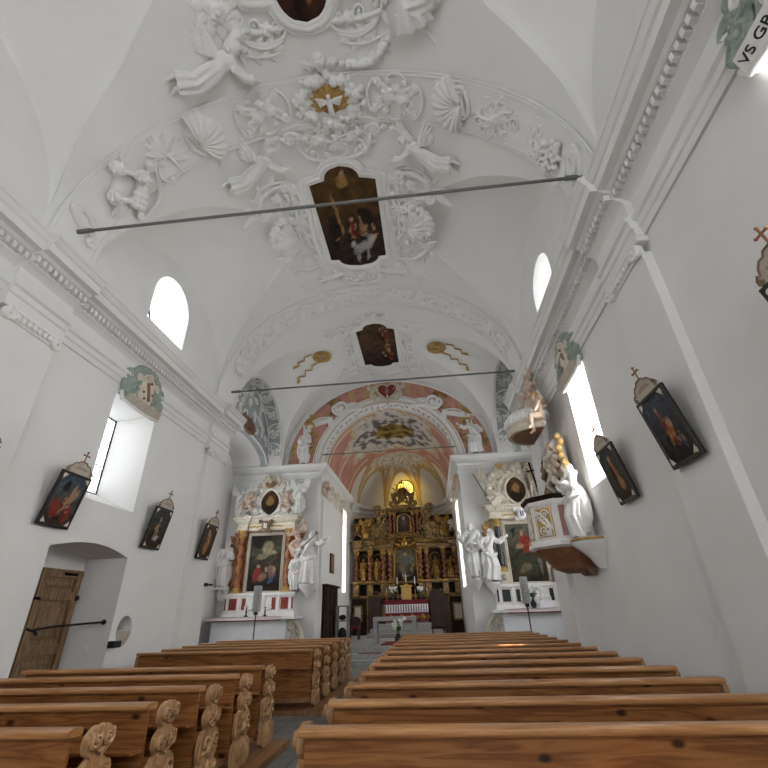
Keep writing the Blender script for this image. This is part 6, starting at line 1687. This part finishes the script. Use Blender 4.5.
for z, h, a in ((4.33, .10, 2.76), (4.40, .07, 2.74), (4.72, .22, 2.84), (2.72, .24, 2.82), (2.1, .2, 2.82)): m.tube([(-a, z, h), (a, z, h)], .02, 6)
for a0, a1, h in ((-2.72, -2.35, .22), (2.35, 2.72, .22), (-1.28, -.6, .36), (.6, 1.28, .36)):
    for z, o_ in ((4.72, .17), (4.38, .05)): m.tube([(a0-o_, z, h+o_), (a1+o_, z, h+o_)], .022, 6)
B('gilt_lines', m, 'gold')
# central picture
hwc = lambda b: .56 if b < 4.05 else .56*math.sqrt(max(.001, 1-((b-4.05)/.42)**2))
m = MB()
op_ = [(-.60, 2.62), (-.60, 4.05)]+[(-.60*cos(PI*k/20), 4.05+.46*sin(PI*k/20)) for k in range(1, 20)]+[(.60, 4.05), (.60, 2.62)]
for d, h, w in ((0, .10, .05), (.09, .08, .04)): rim(m, [(a*(1+d), b+(d if b > 4.1 else 0)) for a, b in op_], h, w, False, 8)
B('picture_frame', m, 'gold', smooth=50)
fn = picture(2.7, [(.02, .016, .012), (.05, .04, .022), (.10, .085, .05), (.14, .12, .075), (.08, .065, .03)], [(.5, .62, .22, .14, .2, (.10, .11, .11)), (.5, .80, .07, .05, 0, SK), (.35, .4, .16, .12, 0, (.15, .12, .08)), (.7, .42, .12, .12, .2, GN), (.5, .15, .4, .08, 0, DK)]+people(random.Random(2), 5, .2, .8, .1, .45, .08, [OC, BL, GY]), 1, 1.8)
picture_grid('canvas', t, put, fn, -.56, .56, 2.62, 4.47, .06, 40, 60, lambda v: hwc(lerp(2.62, 4.47, v))/.56)
m = MB(); m.ball((0, 4.55, .40), (.16, .20, .08), 12, 8); cherub(m, 0, 4.72, .10, .42)
for q in (-1, 1): cscroll(m, (q*.15, 4.4), (q*.2, 4.75), q*.3, .035, .07, .07, .38); leaf(m, q*.2, 4.45, PI/2-q*1.3, .4, .1, .08, h=.36)
B('centre_shield', m, 'gold', smooth=60)
# attic storey
for q in (-.72, -.5, .5, .72):
    o = B('upper_column', twisted(MB(), q, .12, 5.1, 6.0, .065, 4, .3, 10, 44), 'red_marble', smooth=60); m = MB(); base_(m, q, .12, 4.98, .07, .12); B('column_base', m, 'gold', o, smooth=50); m = MB(); capital(m, q, .12, 6.0, .065, .16); B('column_capital', m, 'gold', o, smooth=50)
    B('gilt_vine', vine(MB(), q, .12, 5.1, 6.0, .07, 4), 'old_gold', o, smooth=50)
m = MB(); cornice_run(m, -.85, .85, 6.18, PE[:2]+[(.03, .06), (0, .08), (.06, .14), (.10, .2), (.10, .24), (0, .26)], .1); cornice_run(m, -.9, .9, 4.82, [(0, 0), (.05, .03), (.05, .12), (0, .14)], .15)
B('attic_cornice', m, 'old_gold', smooth=40)
fn = picture(7.4, [(.03, .02, .014), (.05, .035, .02), (.04, .035, .03), (.05, .05, .05)], [(.5, .55, .25, .2, 0, (.08, .06, .05)), (.5, .78, .1, .08, 0, SK)], 1, 1.4)
m = MB(); rim(m, [(-.36, 5.08), (.36, 5.08), (.36, 5.8)]+[(.36*cos(PI*k/14), 5.8+.28*sin(PI*k/14)) for k in range(1, 14)]+[(-.36, 5.8)], .09, .04); B('upper_picture_frame', m, 'gold', smooth=50)
picture_grid('upper_canvas', t, put, fn, -.34, .34, 5.08, 6.08, .05, 24, 32, lambda v: 1 if v < .72 else math.sqrt(max(.01, 1-((v-.72)/.28)**2)))
for q, w in ((-1, 'left'), (1, 'right')):
    m = MB()
    m.box(q*1.62-.7, q*1.62+.7, 4.8, 5.75, -.35, -.05)
    for k in range(18):
        g_ = random.Random(k*7+3); x, z = q*1.62+g_.uniform(-.62, .62), g_.uniform(4.95, 5.9-.2*abs(k % 3))
        volute(m, x, z, g_.uniform(.12, .22), g_.choice((-1, 1)), g_.uniform(0, 6), 1.5, .045, .0); leaf(m, x, z, g_.uniform(.3, 2.8), .36, .11, .09)
    cscroll(m, (q*.95, 6.15), (q*2.3, 5.1), -q*.18, .08, .16, .16); cscroll(m, (q*1.0, 5.0), (q*1.1, 6.1), q*.2, .06, .12, .12)
    for k in range(5): leaf(m, q*(1.1+.28*k), 5.95-.12*k, PI/2, .34, .1, .1)
    B('attic_scrollwork', voxel(m, .018, 1), 'old_gold', smooth=70, label='dark gilded scrollwork on the %s of the attic' % w)
    m = MB().lathe([(.04, 0), (.09, .02), (.05, .08), (.13, .2), (.14, .3), (.06, .38), (.08, .42)], 14, (0, 0, 0)); m.xf(lambda a, b, h: (q*1.42+a, 5.98+h, b))
    for a in (30, 60, 90, 120, 150): leaf(m, q*1.42, 6.38, R(a), .30, .08, .06)
    B('urn', m, 'old_gold', smooth=60)
m = MB()
for k in range(17):
    a = PI*k/16; r = .62 if k % 2 else .48; m.tube([(.1*cos(a), 6.95+.1*sin(a), .1), (r*cos(a), 6.95+r*sin(a), .08)], [.05, .02], 6)
m.ball((0, 6.98, .1), (.2, .24, .12), 14, 9); m.box(-.62, .62, 6.42, 6.55, -.05, .2)
for q in (-1, 1): cscroll(m, (q*.6, 6.55), (q*.2, 7.0), q*.3, .06, .10, .10); leaf(m, q*.35, 6.6, PI/2-q*.4, .5, .12, .1); rose(m, q*.5, 7.0, .12)
m.tube([(0, 7.2, .1), (0, 7.62, .1)], .03, 6); m.tube([(-.13, 7.48, .1), (.13, 7.48, .1)], .03, 6)
cherub(m, 0, 6.75, .12, .2)
m.xf(lambda a, b, h: (a*1.08, b if b < 6.6 else 6.6+(b-6.6)*1.32, h))
B('crown_glory', m, 'old_gold', smooth=60)
# niches with gilded statues
for k, (q, key, lab) in enumerate(((-2.2, 'saint', 'gilded statue in the outermost left niche of the high altar'), (-1.46, 'monk', 'gilded statue in the inner left niche of the high altar'), (1.52, 'lady', 'gilded statue in the inner right niche of the high altar'), (2.26, 'striding', 'gilded statue in the outermost right niche of the high altar'))):
    m = MB(); rim(m, [(q-.24, 2.8), (q-.24, 3.85)]+[(q-.24*cos(PI*j/12), 3.85+.26*sin(PI*j/12)) for j in range(1, 12)]+[(q+.24, 3.85), (q+.24, 2.8)], -.1, .03, False); m.box(q-.24, q+.24, 2.72, 2.84, -.15, .22)
    B('niche_frame', m, 'old_gold', smooth=50)
    place_fig('gilded_statue', key, HX+q, 2.84, HY-.06, 1.05, lab, 'statue', 'gold')
for q, key, z, x, lab in ((-1, 'angel', 4.85, 2.05, 'gilded angel on the left shoulder of the high altar'), (1, 'angel', 4.85, 2.05, 'gilded angel on the right shoulder of the high altar')):
    place_fig('gilded_statue', key, HX+q*x, z, HY-.3, .95, lab, 'angel', 'gold', q > 0)
place_fig('gilded_statue', 'putto', HX+2.5, 5.06, HY-.3, .62, 'small pale putto on the right outer pediment of the high altar', 'angel', 'cream')
place_fig('gilded_statue', 'putto', HX-2.5, 5.06, HY-.3, .62, 'small gilded putto on the left outer pediment of the high altar', 'angel', 'gold')
# table of the high altar
t = thing('altar_table', (HX, 23.2, .45), 'high altar table with crimson and white striped lace frontal', 'altar table')
build('table', MB().box(HX-1.0, HX+1.0, 22.85, 23.58, .95, 1.86), 'stone', t, smooth=None)
build('table_slab', MB().box(HX-1.08, HX+1.08, 22.78, 23.58, 1.86, 1.92), 'crimson', t, smooth=None)
m = MB()
n = 34
m.grid(lambda u, v: (HX-1.02+2.04*u, 22.80-.02*abs(sin(u*n*PI)), lerp(1.38, 1.72, v)), n*4+1, 3); build('lace', m, 'cloth', t, smooth=60)
build('frontal', MB().box(HX-1.03, HX+1.03, 22.81, 22.83, 1.0, 1.86), 'crimson', t, smooth=None)
m = MB()
for k in range(17): m.box(HX-1.0+.12*k, HX-.965+.12*k, 22.765, 22.775, 1.40, 1.70)
build('lace_stripes', m, 'crimson', t, smooth=None)
m = MB()
for k in range(4): leaf(m, -.75+.5*k, 1.05, PI/2, .28, .14, .03); volute(m, -.5+.5*k, 1.15, .09)
build('frontal_gilding', m.xf(lambda a, b, h: (HX+a, 22.80-h, b)), 'gold', t, smooth=60)
m = MB(); m.box(HX-.24, HX+.24, 23.05, 23.5, 1.92, 2.5); m.box(HX-.3, HX+.3, 23.0, 23.52, 2.5, 2.56); m.box(HX-.15, HX+.15, 23.03, 23.06, 1.98, 2.42)
solo('tabernacle', m, 'ochre_gold', 'gilded tabernacle on the high altar table below the crucifix', 'tabernacle', smooth=None, bevel=.015)
t = thing('crucifix', (HX, 23.25, 2.56), 'golden crucifix standing on the tabernacle', 'crucifix')
build('cross', MB().tube([(HX, 23.25, 2.56), (HX, 23.25, 3.15)], .025, 6).tube([(HX-.17, 23.25, 2.97), (HX+.17, 23.25, 2.97)], .022, 6).lathe([(.12, 0), (.1, .05), (.04, .08)], 12, (HX, 23.25, 2.56)), 'gold', t)
build('corpus', MB().tube([(HX, 23.22, 3.0), (HX, 23.21, 2.85), (HX, 23.22, 2.68)], [.03, .035, .015], 6).ball((HX, 23.2, 3.05), .03).tube([(HX-.15, 23.22, 3.0), (HX, 23.22, 2.96), (HX+.15, 23.22, 3.0)], .013, 5), 'cream', t)
for k, (q, w) in enumerate(((-.42, 'inner left'), (.44, 'inner right'), (-.95, 'far left'), (1.0, 'far right'))):
    candlestick(HX+q, 23.1, 1.92, 1.0 if k < 2 else .5, 'tall candlestick with a white candle on the high altar table, %s' % w)
for q, w in ((-.62, 'left'), (.66, 'right')): vase(HX+q, 23.05, 1.92, 'small bunch of white flowers on the high altar table, %s of the tabernacle' % w, True, .9)
m = MB()
for k in range(3): m.box(HX-1.7+.1*k, HX+1.7-.1*k, 21.3+.4*k, 23.9, .45 if k == 0 else .45+.16*k, .45+.16*(k+1))
struct('floor_altar_steps', m, 'stone', smooth=None, bevel=.01)
# free-standing altar, carpet, flowers, seats
t = thing('stone_altar', (.0, 17.9, .45), 'plain grey stone altar like an open frame, in front of the high altar', 'altar')
build('slab', MB().box(-.80, .74, 17.55, 18.25, 1.17, 1.30), 'stone', t, smooth=None, bevel=.01)
for a in (-.80, .60): build('leg', MB().box(a, a+.14, 17.58, 18.22, .45, 1.17), 'stone', t, smooth=None, bevel=.01)
solo('red_carpet', MB().box(-.50, 1.4, 17.05, 18.9, .45, .462), 'carpet', 'dark red carpet under the grey stone altar', 'carpet', smooth=None)
vase(.10, 17.4, .462, 'white flowers with green leaves standing before the grey stone altar', True, 1.25)
for a, w in ((-2.15, 'left'), (-1.1, 'right')): solo('step_mat', MB().box(a, a+.75, 16.02, 16.3, .30, .312), 'carpet', 'small red mat on the choir step, %s of the two' % w, 'mat', smooth=None)
def chair(x, y, z, label, back=1.25, seatm='crimson', mat='red_wood', face=1):
    t = thing('altar_chair', (x, y, z), label, 'chair')
    for a in (-.2, .2):
        for b in (-.2, .2): build('leg', MB().box(x+a-.025, x+a+.025, y+b-.025, y+b+.025, z, z+.42), mat, t, smooth=None)
    build('seat', MB().box(x-.25, x+.25, y-.25, y+.25, z+.40, z+.48), seatm, t, smooth=None, bevel=.015)
    yb = y+.22*face
    build('backrest', MB().prism([(x-.24, z+.45), (x+.24, z+.45), (x+.24, z+back-.14)]+[(x+.24*cos(PI*k/10), z+back-.14+.14*sin(PI*k/10)) for k in range(1, 10)]+[(x-.24, z+back-.14)], *sorted((yb, yb+.05)), 'y'), mat, t, smooth=None)
chair(1.52, 18.6, .45, 'dark chair with a tall rounded back, right of the stone altar', 1.75, 'dark_wood')
chair(-2.0, 20.6, .45, 'low dark red chair in the choir, left of the stone altar', .85)
# left choir wall: confessional door, small picture, stand
t = thing('confessional_door', (-2.72, 19.3, .45), 'dark brown carved wooden door on the left choir wall', 'door')
build('door_leaf', MB().box(-2.8, -2.68, 17.95, 20.3, .45, 2.40), 'dark_wood', t, smooth=None)
m = MB()
for a in (18.1, 18.85, 19.6): m.box(-2.68, -2.65, a, a+.6, 1.5, 2.25); m.box(-2.68, -2.65, a, a+.6, .6, 1.35)
build('door_panel', m, 'dark_wood', t, smooth=None, bevel=.02); build('door_cornice', MB().box(-2.8, -2.6, 17.9, 20.35, 2.40, 2.48), 'dark_wood', t, smooth=None)
t = thing('small_picture', (-2.76, 19.4, 3.05), 'small dark framed picture above the brown door on the left choir wall', 'picture')
build('frame', MB().box(-2.8, -2.75, 19.1, 19.75, 2.95, 3.72), 'black_frame', t, smooth=None); build('field', MB().box(-2.75, -2.745, 19.17, 19.68, 3.03, 3.64), 'copper', t, smooth=None)
t = thing('book_stand', (-2.3, 19.6, .45), 'light grey open shelf stand beside the brown choir door', 'stand')
for a in (-2.52, -2.08):
    for b in (19.4, 19.75): build('post', MB().box(a-.03, a+.03, b-.03, b+.03, .45, 1.72), 'stone', t, smooth=None)
for z in (1.68, 1.15): build('shelf', MB().box(-2.55, -2.05, 19.37, 19.78, z, z+.05), 'stone', t, smooth=None)
solo('hand_bag', MB().ball((-2.3, 19.55, .70), (.18, .12, .25), 12, 8), 'black', 'black bag under the grey shelf stand', 'bag')
m = MB().ball((-2.3, 19.55, 1.30), (.15, .10, .10), 12, 8); solo('folded_cloth', m, 'black', 'black folded cloth on the middle shelf of the grey stand', 'cloth')
# ------------------------------------------------------------------ pulpit on the right wall
PX, PY, PR = 4.15, 9.35, .66
t = thing('pulpit', (PX, PY, 2.1), 'white and mauve polygonal pulpit with gilded scroll panels on the right wall', 'pulpit')
angs = [R(202.5+45*k-45) for k in range(6)]       # corners, room side
def poly(r, n0=0): return [(PX+r*cos(a), PY+r*sin(a)) for a in [R(67.5+45*k) for k in range(6)]]
def ringed(m, prof):
    """stack of polygon outlines (radius, z), closed against the wall"""
    rings = []
    for r, z in prof: rings.append([(4.54, PY+r*.924, z)]+[(x, y, z) for x, y in poly(r)]+[(4.54, PY-r*.924, z)])
    return m.loft(rings)
m = ringed(MB(), [(PR, 2.55), (PR, 3.36)]); build('body', m, 'statue', t, smooth=None, bevel=.012)
m = ringed(MB(), [(PR+.02, 3.36), (PR+.07, 3.40), (PR+.09, 3.45), (PR+.02, 3.47)]); build('rail', m, 'dark_wood', t, smooth=None)
m = ringed(MB(), [(PR+.03, 3.28), (PR+.05, 3.36), (PR+.02, 3.37)]); m = ringed(m, [(PR-.02, 2.48), (PR+.07, 2.52), (PR+.05, 2.60), (PR+.0, 2.62)]); build('mouldings', m, 'statue', t, smooth=None)
m = ringed(MB(), [(.10, 2.06), (.30, 2.14), (.42, 2.30), (PR-.06, 2.40), (PR, 2.48)]); build('underside', m, 'copper', t, smooth=30)
m = MB()
P = poly(PR)
for k in range(5):
    a, b = Vector(P[k]+(0,)), Vector(P[k+1]+(0,)); d = (b-a).normalized(); nrm = Vector((d.y, -d.x, 0)); c = (a+b)/2
    if nrm.dot(c-Vector((PX, PY, 0))) < 0: nrm = -nrm
    L_ = (b-a).length
    def put(q, a=a, b=b, d=d, nrm=nrm, c=c): return q.xf(lambda u, v, h: tuple(c+d*u+nrm*h+Vector((0, 0, v))))
    last = k in (0, 3)
    fieldm = 'mauve' if k != 2 and k != 3 and k != 4 else 'ochre_gold'
    mauve = k in (0, 4)
    o = build('panel', put(MB().box(-L_/2+.07, L_/2-.07, 2.68, 3.24, -.01, .02)), 'mauve' if mauve else 'ochre_gold', t, smooth=None)
    if not mauve:
        q = MB(); volute(q, .03, 3.10, .09, 1, 0, 1.6, .02, .02); volute(q, -.03, 2.80, .10, -1, 0, 1.6, .02, .02); cscroll(q, (-.10, 3.15), (.11, 2.75), .12, .022, .05, .05, .02)
        for e in range(6): leaf(q, -.1+.04*e, 3.12-.07*e, R(200-20*e), .10, .03, .02, h=.02); leaf(q, -.06+.04*e, 3.05-.05*e, R(20+15*e), .09, .03, .02, h=.02)
        rim(q, [(-L_/2+.09, 2.70), (L_/2-.09, 2.70), (L_/2-.09, 3.22), (-L_/2+.09, 3.22)], .02, .010)
        build('panel_scrollwork', put(q), 'statue', o, smooth=60)
m = MB()
prof = [(-.55, 2.40), (-.35, 2.18), (-.1, 2.08), (.10, 1.86), (.22, 1.98), (.38, 1.90), (.55, 2.02), (.60, 2.42)]
m.prism([(3.72, 2.44), (4.54, 2.44), (4.54, 2.06), (4.48, 2.00), (4.40, 2.04), (4.34, 2.13), (4.22, 2.17), (4.12, 2.14), (4.02, 2.2), (3.95, 2.3), (3.84, 2.34)], 9.08, 9.62, 'y'); build('bracket', m, 'brown', t, smooth=30, bevel=.03)
# sound board with its cloud of putti
t = thing('pulpit_canopy', (4.1, 9.75, 5.03), 'white scalloped sound board above the pulpit with a copper underside', 'canopy')
CYc, CXc = 9.75, 4.08
def half(prof, n=28):
    m_ = MB(); rings = []
    for r, z in prof: rings.append([(CXc-r*cos(a)*.95, CYc+r*sin(a)*1.05, z) for a in [R(-100+200*k/n) for k in range(n+1)]])
    return m_.loft(rings)
build('underside', half([(.05, 5.0), (.35, 4.985), (.53, 5.01), (.55, 5.04)]), 'copper', t, smooth=50)
build('rim', half([(.54, 5.02), (.62, 5.02), (.66, 5.08), (.63, 5.16), (.68, 5.22), (.60, 5.28), (.4, 5.32)]), 'cream', t, smooth=40)
m = MB()
for k in range(15):
    a = R(-95+190*k/14); x, y = CXc-.60*cos(a)*.95, CYc+.60*sin(a)*1.05; m.ball((x, y, 5.33), (.10, .10, .13), 8, 6); m.ball((CXc-.45*cos(a), CYc+.45*sin(a), 5.46), .11, 8, 6)
m.ball((CXc, CYc, 5.48), (.42, .48, .2), 16, 10); build('crest_frill', voxel(m, .018, 1), 'statue', t, smooth=70)
m = MB().lathe([(.0, 5.58), (.3, 5.60), (.2, 5.80), (.12, 5.98), (.15, 6.08), (.05, 6.18)], 14, (4.2, 9.75, 0)); build('finial', m, 'flesh', t, smooth=50)
for name, key, x, z, y, hgt, lab, mat, mir, rot in (
    ('putto_statue', 'putto_sit', 4.22, 5.76, 9.7, 1.05, 'pinkish putto waving on top of the pulpit sound board', 'flesh', False, .2),
    ('putto_statue', 'putto', 4.28, 5.62, 9.1, .8, 'pinkish putto at the right end of the sound board, under the window crest', 'flesh', True, 1.2),
    ('putto_statue', 'putto_sit', 4.05, 4.82, 8.95, .95, 'fair-haired putto in white drapery holding on to the sound board', 'flesh', True, .0),
    ('putto_statue', 'putto', 4.22, 3.98, 9.05, .80, 'brownish putto among the drapery below the sound board', 'flesh', False, .5)):
    f = clone(FIG[key]); on_wall(f, 1, y, z, x, hgt, mir, rot)
    hd = None
    lo, hi = f.bounds(); tt = thing(name, ((lo[0]+hi[0])/2, (lo[1]+hi[1])/2, lo[2]), lab, 'putto')
    build('body', f, mat, tt, smooth=70)
    hm = MB(); hr = .098
    for k in range(16):
        a = R(-35+250*(k % 8)/7); q = (hr*(.78)*cos(a), .875+hr*(.80)*sin(a)*1.05+.012, .02-.05*(k//8))
        hm.ball(q, hr*.42, 7, 5)
    on_wall(hm, 1, y, z, x, hgt, mir, rot); build('hair', hm, 'hair', tt)
# drapery mass behind the pulpit
t = thing('pulpit_drapery', (4.4, 9.6, 3.45), 'tangled brown and cream stucco drapery between the pulpit and its sound board', 'drapery')
rg = random.Random(9)
def drape(n, y0, y1, z0, z1, w, seed, x=4.42):
    g = random.Random(seed); m_ = MB()
    for k in range(n):
        a, b = g.uniform(y0, y1), g.uniform(z0, z1); l = g.uniform(.3, .6)
        p = [(x-.02, a, b), (x-.14, a+g.uniform(-.12, .12), b-l*.3), (x-.18, a+g.uniform(-.2, .2), b-l*.6), (x-.05, a+g.uniform(-.25, .25), b-l)]
        m_.tube(p, [w*.6, w, w*.9, w*.3], 7)
    m_.box(x-.04, x+.1, y0, y1, z0-.2, z1)
    return m_
build('brown_folds', voxel(drape(16, 9.35, 10.25, 4.0, 4.85, .09, 1), .018, 2), 'brown', t, smooth=70)
build('cream_folds', voxel(drape(12, 9.0, 9.7, 4.0, 4.75, .08, 2, 4.36), .018, 2), 'cream', t, smooth=70)
build('lower_folds', voxel(drape(9, 9.9, 10.35, 3.4, 4.1, .08, 3), .018, 2), 'brown', t, smooth=70)
m = MB()
for k in range(7): m.ball((4.25+.04*sin(k*2), 8.72+.03*cos(k*1.7), 4.28-.14*k+.35), (.07, .08, .08), 8, 6)
build('tassel_fruit', m, 'hair', t, label='string of golden fruit')
# angel standing on its own corbel
f = turned(clone(FIG['lady']), R(10)); on_wall(f, 1, 8.62, 2.60, 4.26, 1.42)
lo, hi = f.bounds(); t = thing('angel_statue', ((lo[0]+hi[0])/2, (lo[1]+hi[1])/2, lo[2]), 'white robed statue with golden hair standing on a corbel right of the pulpit', 'statue')
build('body', f, 'statue', t, smooth=70)
hm = MB()
for k in range(22):
    a = 2*PI*(k % 11)/11; hm.ball((.052*cos(a), .945+.05*sin(a)*.9+.01, .03-.035*(k//11)), .026, 7, 5)
on_wall(hm, 1, 8.62, 2.60, 4.26, 1.42); build('hair', hm, 'hair', t)
rings = []
for r, z in ((.05, 2.08), (.10, 2.16), (.13, 2.25), (.22, 2.38), (.30, 2.48), (.31, 2.53), (.27, 2.56), (.30, 2.60)):
    rings.append([(4.56, 8.62+r*1.05, z)]+[(4.52-r*1.55*sin(PI*k/10), 8.62+r*1.05*cos(PI*k/10), z) for k in range(1, 10)]+[(4.56, 8.62-r*1.05, z)])
t = thing('statue_corbel', (4.4, 8.62, 2.08), 'white moulded corbel with a gilt edge carrying the robed statue by the pulpit', 'corbel')
build('body', MB().loft(rings), 'statue', t, smooth=40); build('gilt_edge', MB().tube([(4.52-.47*sin(PI*k/10), 8.62+.325*cos(PI*k/10), 2.57) for k in range(11)], .018, 6), 'ochre_gold', t)
